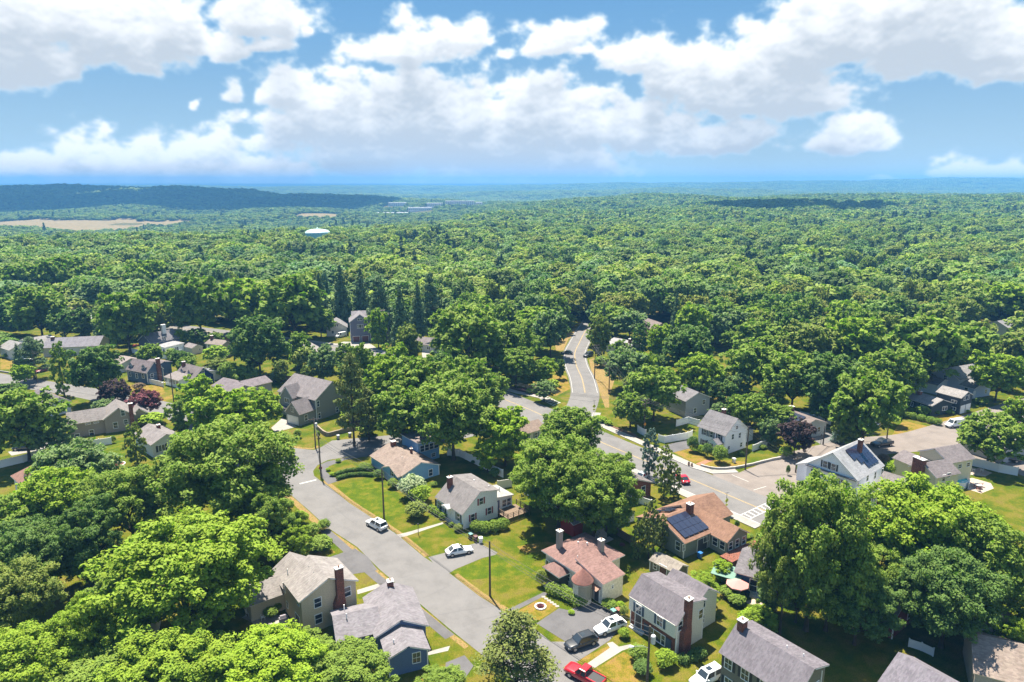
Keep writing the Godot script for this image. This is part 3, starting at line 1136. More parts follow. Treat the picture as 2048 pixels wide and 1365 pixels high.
func ribbon(called: String, a: Array, off0: float, off1: float, y: float, m: Material, thick := 0.0, dash := 0.0) -> MeshInstance3D:
	# a band beside a centre line, from off0 to off1 to its right-hand side
	var c := smooth(p2(a))
	var b := MB.new()
	var l := []
	var r := []
	for k in c.size():
		var d := (c[mini(k + 1, c.size() - 1)] - c[maxi(k - 1, 0)]).normalized()
		var s := Vector2(-d.y, d.x)
		l.append(c[k] + s * off0); r.append(c[k] + s * off1)
	for k in c.size() - 1:
		if dash > 0.0 and k % int(dash) != 0: continue
		var p := [Vector3(l[k].x, y, l[k].y), Vector3(r[k].x, y, r[k].y), Vector3(r[k + 1].x, y, r[k + 1].y), Vector3(l[k + 1].x, y, l[k + 1].y)]
		b.quad(p[0], p[1], p[2], p[3], Vector3.UP)
		if thick > 0.0:
			var dn := Vector3(0, -thick, 0)
			b.quad(p[0], p[3], p[3] + dn, p[0] + dn, p[0] - p[1]); b.quad(p[1], p[2], p[2] + dn, p[1] + dn, p[1] - p[0])
	return struct(called, b.mesh(), m)

# ---------------------------------------------------------------- fences, walls, hedges
func fence(label: String, a: Array, high: float, m: Material, called := "vinyl_fence", span := 2.4, group := "") -> void:
	var pts := p2(a)
	var root := thing(called, label, "fence", Vector3(pts[0].x, 0, pts[0].y), 0.0, group)
	var base := Vector3(pts[0].x, 0, pts[0].y)
	for k in pts.size() - 1:
		var p := Vector3(pts[k].x, 0, pts[k].y) - base
		var q := Vector3(pts[k + 1].x, 0, pts[k + 1].y) - base
		var n := maxi(1, int(round(p.distance_to(q) / span)))
		var d := (q - p).normalized()
		var yaw := atan2(-d.z, d.x)
		var w := p.distance_to(q) / n
		var pan := MB.new()
		pan.box(Vector3(0.07, 0.08, -0.025), Vector3(w - 0.07, high - 0.10, 0.025))
		pan.box(Vector3(0.07, high - 0.12, -0.045), Vector3(w - 0.07, high - 0.02, 0.045))
		pan.box(Vector3(0.07, 0.05, -0.045), Vector3(w - 0.07, 0.19, 0.045))
		var pm := pan.mesh()
		var post := MB.new()
		post.box(Vector3(-0.065, 0, -0.065), Vector3(0.065, high + 0.05, 0.065))
		post.box(Vector3(-0.085, high + 0.05, -0.085), Vector3(0.085, high + 0.10, 0.085))
		var qm := post.mesh()
		for j in n:
			part("fence_panel", pm, m, root, p + d * w * j, yaw)
			part("fence_post", qm, m, root, p + d * w * j, yaw)
		if k == pts.size() - 2: part("fence_post", qm, m, root, q, yaw)

func stone_wall(label: String, a: Array, high: float, m: Material, wide := 0.35) -> void:
	var pts := smooth(p2(a), 1.1)
	var base := Vector3(pts[0].x, 0, pts[0].y)
	var root := thing("stone_wall", label, "wall", base)
	var r := RandomNumberGenerator.new()
	r.seed = 5
	for k in pts.size() - 1:
		var p := Vector3(pts[k].x, 0, pts[k].y) - base
		var q := Vector3(pts[k + 1].x, 0, pts[k + 1].y) - base
		var d := q - p
		var s := Vector3(-d.z, 0, d.x).normalized() * wide * 0.5
		for c in 2:
			var b := MB.new()
			var hh := high * r.randf_range(0.46, 0.52)
			b.obox((p + q) * 0.5 + Vector3(0, hh * (c + 0.5), 0), d * 0.49, Vector3(0, hh * 0.48, 0), s * r.randf_range(0.9, 1.1))
			part("stone", b.mesh(), m, root)

func hedge(label: String, a: Array, high: float, wide: float, tint: String, group := "") -> void:
	var pts := smooth(p2(a), wide * 0.7)
	var base := Vector3(pts[0].x, 0, pts[0].y)
	var root := thing("hedge", label, "hedge", base, 0.0, group)
	var lobes := []
	for k in pts.size():
		lobes.append([Vector3(pts[k].x, high * 0.52, pts[k].y) - base, Vector3(wide * 0.55, high * 0.52, wide * 0.55)])
	part("foliage", sprays(lobes, int(pts.size() * 260 * maxf(1.0, high * wide)), 0.13, 44, 0.4), LEAF[tint], root)

# ---------------------------------------------------------------- street furniture
func wood_pole() -> Material:
	return grained("pole_wood", lin(0.20, 0.155, 0.12), noise_tex("bark", 0.03, [[0.0, grey(0.55)], [1.0, grey(1.0)]], 256), 0.8)

func pole(label: String, x: float, z: float, high: float, yaw: float, arms: int, extra := "") -> Vector3:
	var root := thing("utility_pole", label, "utility pole", Vector3(x, 0, z), yaw, "utility poles along the streets")
	var b := MB.new()
	b.tube([Vector3(0, -0.05, 0), Vector3(0, high, 0)], [0.17, 0.115], 9)
	part("shaft", b.mesh(), wood_pole(), root)
	for k in arms:
		var c := MB.new()
		var y := high - 0.35 - k * 0.9
		c.box(Vector3(-1.2, y - 0.06, 0.10), Vector3(1.2, y + 0.06, 0.21))
		var arm := part("crossarm", c.mesh(), wood_pole(), root)
		for s in [-1.1, -0.4, 0.4, 1.1]:
			var n := MB.new()
			n.lathe([Vector2(0.05, y + 0.06), Vector2(0.07, y + 0.12), Vector2(0.04, y + 0.22), Vector2(0.0, y + 0.23)], 7, Vector3(s, 0, 0.155))
			part("insulator", n.mesh(), mat("porcelain", lin(0.45, 0.42, 0.40), 0.3), arm)
	if extra.contains("can"):
		var t := MB.new()
		t.lathe([Vector2(0.0, high - 2.3), Vector2(0.27, high - 2.3), Vector2(0.29, high - 1.35), Vector2(0.22, high - 1.25), Vector2(0.0, high - 1.22)], 14, Vector3(0.45, 0, 0.1))
		part("transformer", t.mesh(), mat("grey_steel", lin(0.55, 0.56, 0.57), 0.45), root)
	if extra.contains("lamp"):
		var t := MB.new()
		t.tube([Vector3(0, high - 3.0, 0), Vector3(-0.8, high - 2.55, 0), Vector3(-2.0, high - 2.45, 0)], [0.04, 0.035, 0.03], 6)
		var armn := part("lamp_arm", t.mesh(), mat("galvanised", lin(0.5, 0.5, 0.5), 0.4, 0.6), root)
		var l := MB.new()
		l.lathe([Vector2(0.05, -0.09), Vector2(0.20, -0.06), Vector2(0.17, 0.05), Vector2(0.0, 0.09)], 12)
		var lm := part("lamp_head", l.mesh(), mat("lamp_shell", lin(0.62, 0.63, 0.64), 0.4), armn, Vector3(-2.2, high - 2.45, 0))
		lm.scale = Vector3(1.7, 1, 0.9)
	if extra.contains("stop"):
		var s := MB.new()
		var ring := []
		for k in 8: ring.append(Vector3(cos(TAU * (k + 0.5) / 8) * 0.38, 2.2 + sin(TAU * (k + 0.5) / 8) * 0.38, -0.19))
		s.prism(ring, Vector3(0, 0, -0.02))
		part("stop_sign", s.mesh(), mat("sign_red", lin(0.42, 0.03, 0.03), 0.4), root)
	if extra.contains("orange"):
		var s := MB.new()
		s.prism([Vector3(0, 1.9, 0.19), Vector3(0.45, 2.35, 0.19), Vector3(0, 2.8, 0.19), Vector3(-0.45, 2.35, 0.19)], Vector3(0, 0, 0.02))
		part("warning_sign", s.mesh(), mat("sign_orange", lin(0.75, 0.28, 0.02), 0.4), root)
	return Vector3(x, high, z)

func wires(label: String, a: Vector3, b: Vector3, offs: Array, sag := 0.9, r := 0.026) -> void:
	var d := (b - a).normalized()
	var s := Vector3(-d.z, 0, d.x)
	var root := thing("power_line", label, "power line", a, 0.0, "power lines")
	for o in offs:
		var path := []
		var rad := []
		for k in 11:
			var t := k / 10.0
			path.append((b - a) * t + s * o.x + Vector3(0, o.y - 4.0 * sag * t * (1.0 - t), 0)); rad.append(r)
		var m := MB.new()
		m.tube(path, rad, 4)
		part("wire", m.mesh(), mat("wire", lin(0.06, 0.06, 0.06), 0.6), root)

func crossing_sign(label: String, x: float, z: float, yaw: float, solar: bool) -> void:
	var root := thing("crossing_sign", label, "road sign", Vector3(x, 0, z), yaw)
	var b := MB.new()
	b.tube([Vector3(0, 0, 0), Vector3(0, 4.3 if solar else 3.4, 0)], [0.06, 0.05], 8)
	part("post", b.mesh(), mat("galvanised", lin(0.5, 0.5, 0.5), 0.4, 0.6), root)
	var s := MB.new()
	s.prism([Vector3(0, 2.35, 0.08), Vector3(0.5, 2.85, 0.08), Vector3(0, 3.35, 0.08), Vector3(-0.5, 2.85, 0.08)], Vector3(0, 0, 0.02))
	var sg := part("warning_sign", s.mesh(), mat("sign_yellow", lin(0.62, 0.66, 0.02), 0.4), root)
	# walking figure
	var f := MB.new()
	f.lathe([Vector2(0, 3.06), Vector2(0.05, 3.11), Vector2(0, 3.16)], 8, Vector3(0, 0, 0.105))
	f.obox(Vector3(0, 2.92, 0.108), Vector3(0.04, 0, 0), Vector3(0, 0.12, 0), Vector3(0, 0, 0.004))
	f.obox(Vector3(0.06, 2.70, 0.108), Vector3(0.025, 0.01, 0), Vector3(-0.05, 0.13, 0), Vector3(0, 0, 0.004)); f.obox(Vector3(-0.06, 2.70, 0.109), Vector3(0.025, -0.01, 0), Vector3(0.05, 0.13, 0), Vector3(0, 0, 0.004))
	part("figure", f.mesh(), mat("sign_black", lin(0.01, 0.01, 0.01), 0.5), sg)
	var ar := MB.new()
	ar.box(Vector3(-0.32, 1.75, 0.07), Vector3(0.32, 2.1, 0.09))
	part("arrow_plate", ar.mesh(), mat("sign_yellow", lin(0.62, 0.66, 0.02), 0.4), root)
	if solar:
		var p := MB.new()
		p.obox(Vector3(0, 4.35, 0), Vector3(0.35, 0, 0), Vector3(0, 0.02, 0), Vector3(0, 0.12, 0.25))
		part("solar_panel", p.mesh(), mat("solar_glass", lin(0.022, 0.026, 0.05), 0.14), root)

func bin(label: String, x: float, z: float, yaw: float, body: Color, lid: Color) -> void:
	var root := thing("wheeled_bin", label, "bin", Vector3(x, 0, z), yaw)
	var b := MB.new()
	var lo := [Vector3(-0.25, 0.06, -0.28), Vector3(0.25, 0.06, -0.28), Vector3(0.25, 0.06, 0.24), Vector3(-0.25, 0.06, 0.24)]
	var hi := [Vector3(-0.31, 1.0, -0.36), Vector3(0.31, 1.0, -0.36), Vector3(0.31, 1.0, 0.34), Vector3(-0.31, 1.0, 0.34)]
	for k in 4:
		var j := (k + 1) % 4
		b.quad(lo[k], lo[j], hi[j], hi[k], lo[k] + lo[j])
	b.quad(lo[0], lo[1], lo[2], lo[3], Vector3.DOWN); b.quad(hi[0], hi[1], hi[2], hi[3], Vector3.UP)
	part("body", b.mesh(), mat("bin_%s" % body.to_html(), body, 0.5), root)
	var c := MB.new()
	c.prism([Vector3(-0.33, 1.002, -0.38), Vector3(-0.33, 1.06, -0.38), Vector3(-0.33, 1.10, 0.0), Vector3(-0.33, 1.05, 0.37), Vector3(-0.33, 1.002, 0.37)], Vector3(0.66, 0, 0))
	part("lid", c.mesh(), mat("bin_%s" % lid.to_html(), lid, 0.45), root)
	for s in [-1, 1]:
		var w := MB.new()
		w.tube([Vector3(s * 0.24, 0.11, -0.30), Vector3(s * 0.32, 0.11, -0.30)], [0.11, 0.11], 10)
		part("wheel", w.mesh(), mat("tyre", lin(0.02, 0.02, 0.02), 0.8), root)

func parasol(label: String, x: float, z: float, y: float, r: float, col: Color, high := 2.3) -> void:
	var root := thing("parasol", label, "parasol", Vector3(x, y, z))
	var b := MB.new()
	for k in 8:
		var a0 := TAU * k / 8
		var a1 := TAU * (k + 1) / 8
		var p := Vector3(cos(a0) * r, high, sin(a0) * r)
		var q := Vector3(cos(a1) * r, high, sin(a1) * r)
		b.tri(p, q, Vector3(0, high + r * 0.34, 0), Vector3(0, 1, 0)); b.quad(p, q, q + Vector3(0, -0.18, 0), p + Vector3(0, -0.18, 0), p + q - Vector3(0, 2 * high, 0))
	part("canopy", b.mesh(), mat("canvas_%s" % col.to_html(), col, 0.9), root)
	var t := MB.new()
	t.tube([Vector3(0, 0, 0), Vector3(0, high + r * 0.3, 0)], [0.03, 0.025], 7)
	part("pole", t.mesh(), mat("galvanised", lin(0.5, 0.5, 0.5), 0.4, 0.6), root)
	var f := MB.new()
	f.lathe([Vector2(0.28, 0.0), Vector2(0.28, 0.06), Vector2(0.08, 0.12), Vector2(0.0, 0.14)], 10)
	part("base", f.mesh(), mat("dark_iron", lin(0.06, 0.06, 0.06), 0.6), root)

func garden_chair(label: String, x: float, z: float, yaw: float, col: Color, group := "") -> void:
	var root := thing("patio_chair", label, "chair", Vector3(x, 0.03, z), yaw, group)
	var m := mat("chair_%s" % col.to_html(), col, 0.5)
	var b := MB.new()
	b.box(Vector3(-0.26, 0.40, -0.25), Vector3(0.26, 0.45, 0.28))
	part("seat", b.mesh(), m, root)
	var k := MB.new()
	k.prism([Vector3(-0.26, 0.45, -0.25), Vector3(0.26, 0.45, -0.25), Vector3(0.22, 1.0, -0.42), Vector3(-0.22, 1.0, -0.42)], Vector3(0, 0, -0.04))
	part("backrest", k.mesh(), m, root)
	for s in [-1, 1]:
		var a := MB.new()
		a.box(Vector3(s * 0.29 - 0.03, 0.62, -0.3), Vector3(s * 0.29 + 0.03, 0.66, 0.28))
		part("armrest", a.mesh(), m, root)
		for zz in [-0.22, 0.25]:
			var l := MB.new()
			l.box(Vector3(s * 0.27 - 0.025, 0, zz - 0.025), Vector3(s * 0.27 + 0.025, 0.62, zz + 0.025))
			part("leg", l.mesh(), m, root)

func garden_table(label: String, x: float, z: float, r: float, col: Color, square := false) -> void:
	var root := thing("patio_table", label, "table", Vector3(x, 0.03, z), 0.6)
	var m := mat("chair_%s" % col.to_html(), col, 0.4)
	var b := MB.new()
	if square: b.box(Vector3(-r, 0.70, -r * 0.8), Vector3(r, 0.74, r * 0.8))
	else: b.lathe([Vector2(0, 0.70), Vector2(r, 0.70), Vector2(r, 0.74), Vector2(0, 0.741)], 18)
	part("top", b.mesh(), m, root)
	for k in 4:
		var l := MB.new()
		var a := TAU * (k + 0.5) / 4
		l.tube([Vector3(cos(a) * r * 0.75, 0, sin(a) * r * 0.75), Vector3(cos(a) * r * 0.55, 0.70, sin(a) * r * 0.55)], [0.03, 0.025], 6)
		part("leg", l.mesh(), m, root)

func stone_ring(label: String, x: float, z: float, r: float) -> void:
	var root := thing("flower_bed_ring", label, "flower bed", Vector3(x, 0, z))
	var rr := RandomNumberGenerator.new()
	rr.seed = 8
	for k in 14:
		var a := TAU * k / 14
		var b := MB.new()
		b.obox(Vector3(cos(a) * r, 0.08, sin(a) * r), Vector3(-sin(a), 0, cos(a)) * r * 0.2, Vector3(0, 0.1, 0), Vector3(cos(a), 0, sin(a)) * 0.11)
		part("edging_stone", b.mesh(), mat("pale_stone", lin(0.62, 0.60, 0.57), 0.9), root)
	var s := MB.new()
	s.lathe([Vector2(r * 0.92, 0.03), Vector2(0.0, 0.12)], 14)
	part("soil", s.mesh(), mat("mulch", lin(0.16, 0.075, 0.05), 1.0), root)
	part("flowers", sprays([[Vector3(0, 0.16, 0), Vector3(r * 0.6, 0.14, r * 0.6)]], 160, 0.09, 3), LEAF["red"], root)

# ---------------------------------------------------------------- vehicles
# nose towards +x; shape: list of stations for the lower body and the cabin
func paint(key: String, r: float, g: float, b: float) -> StandardMaterial3D:
	var m := mat(key, lin(r, g, b), 0.32)
	m.clearcoat_enabled = true
	m.clearcoat = 0.8
	m.clearcoat_roughness = 0.06
	return m

func hull(stations: Array) -> ArrayMesh:
	# each: x, y low, y high, half width low, half width high
	var b := MB.new()
	var ringn := 10
	var first := b.v.size()
	var rings := []
	for s in stations:
		var x: float = s[0]
		var y0: float = s[1]
		var y1: float = s[2]
		var w0: float = s[3]
		var w1: float = s[4]
		var hh := y1 - y0
		rings.append([Vector3(x, y0, -w0 * 0.86), Vector3(x, y0 + hh * 0.22, -w0), Vector3(x, y0 + hh * 0.72, -(w0 * 0.35 + w1 * 0.65)), Vector3(x, y1 - hh * 0.05, -w1 * 0.93), Vector3(x, y1, -w1 * 0.72), Vector3(x, y1, w1 * 0.72), Vector3(x, y1 - hh * 0.05, w1 * 0.93), Vector3(x, y0 + hh * 0.72, w0 * 0.35 + w1 * 0.65), Vector3(x, y0 + hh * 0.22, w0), Vector3(x, y0, w0 * 0.86)])
	for k in rings.size() - 1:
		var c := Vector3((stations[k][0] + stations[k + 1][0]) * 0.5, (stations[k][1] + stations[k][2]) * 0.5, 0)
		for j in ringn:
			var a: Vector3 = rings[k][j]
			var d: Vector3 = rings[k][(j + 1) % ringn]
			var e: Vector3 = rings[k + 1][(j + 1) % ringn]
			var f: Vector3 = rings[k + 1][j]
			b.quad(a, d, e, f, (a + d + e + f) * 0.25 - c)
	var sum := {}
	for k in b.v.size():
		var q := b.v[k].snapped(Vector3.ONE * 0.002)
		sum[q] = sum.get(q, Vector3.ZERO) + b.n[k]
	for k in b.v.size(): b.n[k] = (sum[b.v[k].snapped(Vector3.ONE * 0.002)] as Vector3).normalized()
	b.poly(rings[0], Vector3(-1, 0, 0)); b.poly(rings[-1], Vector3(1, 0, 0))
	return b.mesh()

func car(called: String, label: String, x: float, z: float, yaw: float, m: Material, kind: String, length := 4.6) -> Node3D:
	var root := thing(called, label, "car" if kind != "pickup" and kind != "van" else ("pickup truck" if kind == "pickup" else "van"), Vector3(x, 0.03, z), yaw)
	var tall := {"sedan": 1.45, "suv": 1.72, "cross": 1.62, "pickup": 1.85, "van": 2.05}[kind] as float
	var belt := tall * (0.60 if kind != "van" else 0.56)
	var hood := belt * (0.90 if kind != "sedan" else 0.86)
	var hw := 0.90 if kind != "pickup" else 0.98
	var L := length / 2
	var lowb := 0.30
	var body: Array
	if kind == "sedan":
		body = [[-L, 0.45, belt * 0.86, hw * 0.80, hw * 0.72], [-L + 0.12, lowb, belt * 0.95, hw * 0.93, hw * 0.86], [-L * 0.55, lowb - 0.06, belt, hw, hw * 0.94], [L * 0.30, lowb - 0.06, belt * 0.97, hw, hw * 0.94], [L - 0.55, lowb, hood * 0.92, hw * 0.97, hw * 0.88], [L - 0.12, lowb, hood * 0.78, hw * 0.84, hw * 0.72], [L, 0.38, hood * 0.62, hw * 0.70, hw * 0.58]]
	elif kind == "pickup":
		body = [[-L, 0.55, belt * 0.98, hw * 0.93, hw * 0.90], [-L + 0.1, lowb + 0.12, belt, hw * 0.97, hw * 0.95], [-L * 0.2, lowb + 0.08, belt, hw, hw * 0.95], [L * 0.35, lowb + 0.08, belt, hw, hw * 0.95], [L - 0.5, lowb + 0.08, hood * 1.02, hw * 0.98, hw * 0.90], [L - 0.06, lowb + 0.1, hood * 0.92, hw * 0.9, hw * 0.80], [L, 0.5, hood * 0.8, hw * 0.82, hw * 0.7]]
	else:
		body = [[-L, 0.45, belt * 0.94, hw * 0.86, hw * 0.82], [-L + 0.1, lowb, belt, hw * 0.95, hw * 0.90], [-L * 0.5, lowb - 0.04, belt, hw, hw * 0.95], [L * 0.35, lowb - 0.04, belt * 0.98, hw, hw * 0.95], [L - 0.5, lowb, hood * 0.95, hw * 0.97, hw * 0.88], [L - 0.1, lowb, hood * 0.84, hw * 0.86, hw * 0.76], [L, 0.4, hood * 0.7, hw * 0.74, hw * 0.62]]
	part("body", hull(body), m, root)
	# cabin: front/rear feet and roof ends along x
	var fr: float = {"sedan": L * 0.36, "suv": L * 0.42, "cross": L * 0.42, "pickup": L * 0.40, "van": L * 0.62}[kind]
	var ff: float = {"sedan": L * 0.02, "suv": L * 0.14, "cross": L * 0.12, "pickup": L * 0.14, "van": L * 0.36}[kind]
	var rf: float = {"sedan": -L * 0.42, "suv": -L * 0.84, "cross": -L * 0.66, "pickup": -L * 0.20, "van": -L * 0.93}[kind]
	var rr: float = {"sedan": -L * 0.82, "suv": -L * 0.95, "cross": -L * 0.92, "pickup": -L * 0.26, "van": -L * 0.97}[kind]
	var wb := hw * 0.93
	var wt := hw * 0.74
	var cab := MB.new()
	var yb := belt * 0.95
	var lo := [Vector3(fr, yb, -wb), Vector3(fr, yb, wb), Vector3(rr, yb, wb), Vector3(rr, yb, -wb)]
	var hi := [Vector3(ff, tall - 0.03, -wt), Vector3(ff, tall - 0.03, wt), Vector3(rf, tall - 0.03, wt), Vector3(rf, tall - 0.03, -wt)]
	var mid := Vector3((fr + rr) * 0.5, yb, 0)
	for k in 4:
		var j := (k + 1) % 4
		cab.quad(lo[k], lo[j], hi[j], hi[k], (lo[k] + lo[j]) * 0.5 - mid)
	cab.quad(hi[0], hi[1], hi[2], hi[3], Vector3.UP)
	var crownr := []
	for q in hi: crownr.append(Vector3(lerpf(q.x, mid.x, 0.10), tall, q.z * 0.86))
	for k in 4:
		var j := (k + 1) % 4
		cab.quad(hi[k], hi[j], crownr[j], crownr[k], Vector3.UP)
	cab.quad(crownr[0], crownr[1], crownr[2], crownr[3], Vector3.UP)
	part("cabin", cab.mesh(), m, root)
	var gm := mat("car_glass", lin(0.03, 0.038, 0.045), 0.05)
	gm.metallic_specular = 0.8
	_pane(root, "windscreen", lo[0], lo[1], hi[1], hi[0], mid, gm, 0.07, 0.12)
	_pane(root, "rear_window", lo[3], lo[2], hi[2], hi[3], mid, gm, 0.09, 0.16 if kind != "van" else 0.3)
	for s in 2:
		var a: Vector3 = lo[1 - s]
		var d: Vector3 = lo[2 + s]
		var e: Vector3 = hi[2 + s]
		var f: Vector3 = hi[1 - s]
		if kind == "van":
			_pane(root, "side_window", a, a.lerp(d, 0.3), f.lerp(e, 0.25), f, mid, gm, 0.1, 0.14)
		else:
			_pane(root, "side_window", a, a.lerp(d, 0.47), f.lerp(e, 0.45), f, mid, gm, 0.07, 0.14)
			_pane(root, "side_window", a.lerp(d, 0.5), d, e, f.lerp(e, 0.48), mid, gm, 0.07, 0.14)
	for s in [-1, 1]:
		for fx in [L * 0.62, -L * 0.62]:
			var t := MB.new()
			var rad := 0.34 if kind == "sedan" else 0.38
			t.tube([Vector3(0, 0, -0.12), Vector3(0, 0, 0.12)], [rad, rad], 16)
			var w := part("wheel", t.mesh(), mat("tyre", lin(0.02, 0.02, 0.02), 0.8), root, Vector3(fx, rad - 0.02, s * (hw - 0.10)))
			var rm := MB.new()
			rm.tube([Vector3(0, 0, s * 0.10), Vector3(0, 0, s * 0.132)], [rad * 0.62, rad * 0.58], 10)
			part("rim", rm.mesh(), mat("alloy", lin(0.42, 0.42, 0.43), 0.35, 0.7), w)
		var hl := MB.new()
		hl.obox(Vector3(L - 0.16, hood * 0.66, s * hw * 0.62), Vector3(0.13, 0, -s * 0.06), Vector3(0, 0.07, 0), Vector3(0.03, 0, s * 0.16))
		part("headlight", hl.mesh(), mat("lamp_glass", lin(0.6, 0.62, 0.64), 0.1), root)
		var tl := MB.new()
		tl.obox(Vector3(-L + 0.07, belt * 0.78, s * hw * 0.74), Vector3(0.07, 0, 0), Vector3(0, 0.11, 0), Vector3(0, 0, 0.12))
		part("tail_light", tl.mesh(), mat("tail_red", lin(0.22, 0.01, 0.012), 0.15), root)
		var mi := MB.new()
		mi.box(Vector3(fr - 0.35, belt * 0.97, s * (hw + 0.09) - 0.09), Vector3(fr - 0.22, belt * 0.97 + 0.14, s * (hw + 0.09) + 0.09))
		part("mirror", mi.mesh(), m, root)
	var bp := MB.new()
	bp.box(Vector3(-L - 0.03, 0.42, -hw * 0.72), Vector3(-L + 0.05, 0.56, hw * 0.72)); bp.box(Vector3(L - 0.06, 0.36, -hw * 0.5), Vector3(L + 0.02, 0.52, hw * 0.5))
	part("bumper", bp.mesh(), mat("trim_black", lin(0.02, 0.02, 0.022), 0.6), root)
	var pl := MB.new()
	pl.box(Vector3(-L - 0.035, 0.66, -0.16), Vector3(-L - 0.0, 0.80, 0.16))
	part("number_plate", pl.mesh(), white(), root)
	if kind == "pickup":
		var bed := MB.new()
		bed.box(Vector3(-L + 0.12, belt + 0.004, -hw * 0.74), Vector3(-L * 0.30, belt + 0.03, hw * 0.74))
		part("bed_liner", bed.mesh(), mat("trim_black", lin(0.02, 0.02, 0.022), 0.6), root)
		for s in [-1, 1]:
			var rl := MB.new()
			rl.box(Vector3(-L + 0.06, belt - 0.02, s * hw * 0.82 - 0.07), Vector3(-L * 0.26, belt + 0.13, s * hw * 0.82 + 0.07))
			part("bed_side", rl.mesh(), m, root)
	if kind == "suv":
		for s in [-1, 1]:
			var rk := MB.new()
			rk.tube([Vector3(ff - 0.1, tall - 0.01, s * wt * 0.84), Vector3(ff - 0.3, tall + 0.06, s * wt * 0.84), Vector3(rf + 0.4, tall + 0.06, s * wt * 0.84), Vector3(rf + 0.2, tall - 0.01, s * wt * 0.84)], [0.02, 0.02, 0.02, 0.02], 5)
			part("roof_rail", rk.mesh(), mat("trim_black", lin(0.02, 0.02, 0.022), 0.6), root)
	if kind == "cross" or kind == "suv":
		var sr := MB.new()
		sr.box(Vector3(lerpf(rf, ff, 0.55), tall + 0.001, -wt * 0.5), Vector3(lerpf(rf, ff, 0.88), tall + 0.012, wt * 0.5))
		part("sunroof", sr.mesh(), gm, root)
	return root

func _pane(root: Node3D, called: String, a: Vector3, b: Vector3, c: Vector3, d: Vector3, mid: Vector3, m: Material, gx: float, gy: float) -> void:
	var n := (b - a).cross(d - a).normalized()
	if n.dot((a + b + c + d) * 0.25 - mid) < 0: n = -n
	var p := a.lerp(b, gx).lerp(d.lerp(c, gx), gy)
	var q := a.lerp(b, 1.0 - gx).lerp(d.lerp(c, 1.0 - gx), gy)
	var r := a.lerp(b, 1.0 - gx).lerp(d.lerp(c, 1.0 - gx), 1.0 - gy * 0.7)
	var s := a.lerp(b, gx).lerp(d.lerp(c, gx), 1.0 - gy * 0.7)
	var g := MB.new()
	g.prism([p - n * 0.01, q - n * 0.01, r - n * 0.01, s - n * 0.01], n * 0.025)
	part(called, g.mesh(), m, root)

func make_ground_mats() -> void:
	var fine := noise_tex("fine", 0.06, [[0.15, grey(0.58)], [0.85, grey(1.0)]], 256, 5, 9, 0.7)
	var gr := noise_tex("grass", 0.010, [[0.10, Color(0.36, 0.48, 0.05)], [0.32, Color(0.44, 0.52, 0.07)], [0.48, Color(0.53, 0.55, 0.13)], [0.64, Color(0.62, 0.58, 0.24)], [0.9, Color(0.58, 0.53, 0.28)]], 512, 6, 33, 0.68)
	grained("lawn", Color(0.80, 0.80, 0.78), gr, 0.031, 0.95, true, fine, 0.37)
	var gg := noise_tex("greengrass", 0.012, [[0.12, Color(0.35, 0.47, 0.05)], [0.45, Color(0.44, 0.53, 0.07)], [0.68, Color(0.55, 0.57, 0.13)], [0.92, Color(0.66, 0.60, 0.26)]], 512, 6, 35, 0.68)
	grained("green_lawn", Color(0.82, 0.82, 0.80), gg, 0.06, 0.95, true, fine, 0.43)
	var dg := noise_tex("drygrass", 0.012, [[0.15, Color(0.50, 0.51, 0.13)], [0.42, Color(0.63, 0.57, 0.21)], [0.65, Color(0.72, 0.60, 0.32)], [0.9, Color(0.66, 0.53, 0.32)]], 512, 6, 36, 0.68)
	grained("dry_lawn", Color(0.86, 0.85, 0.82), dg, 0.07, 0.95, true, fine, 0.47)
	var vg := noise_tex("vergegrass", 0.03, [[0.2, Color(0.66, 0.56, 0.36)], [0.5, Color(0.78, 0.66, 0.46)], [0.8, Color(0.58, 0.56, 0.28)]], 256, 4, 37)
	grained("verge", Color(0.86, 0.85, 0.82), vg, 0.17, 0.95, true, fine, 0.51)
	var asp := noise_tex("asphalt", 0.008, [[0.1, grey(0.90)], [0.5, grey(0.965)], [0.9, grey(1.0)]], 512, 6, 41, 0.7)
	var grit := noise_tex("grit", 0.12, [[0.1, grey(0.80)], [0.9, grey(1.0)]], 256, 3, 42)
	grained("asphalt", lin(0.205, 0.197, 0.194), asp, 0.035, 0.92, true, grit, 0.31)
	grained("asphalt_dark", lin(0.150, 0.145, 0.150), asp, 0.06, 0.92, true, grit, 0.33)
	grained("asphalt_tan", lin(0.250, 0.216, 0.195), asp, 0.04, 0.92, true, grit, 0.29)
	grained("concrete", lin(0.37, 0.345, 0.315), asp, 0.09, 0.9, true, grit, 0.35)
	grained("pavers", lin(0.50, 0.40, 0.33), asp, 0.11, 0.9, true, grit, 0.45)
	grained("granite", lin(0.44, 0.42, 0.40), grit, 0.5, 0.85, true)
	grained("mulch_bed", lin(0.14, 0.085, 0.06), grit, 0.4, 1.0, true)
	grained("brick_path", lin(0.36, 0.17, 0.11), grit, 0.6, 0.95, true)
	mat("tar_seal", lin(0.10, 0.095, 0.095), 0.8)
	grained("paint_yellow", lin(0.46, 0.33, 0.13), grit, 0.4, 0.7, true)
	grained("paint_white", lin(0.52, 0.52, 0.50), grit, 0.4, 0.7, true)

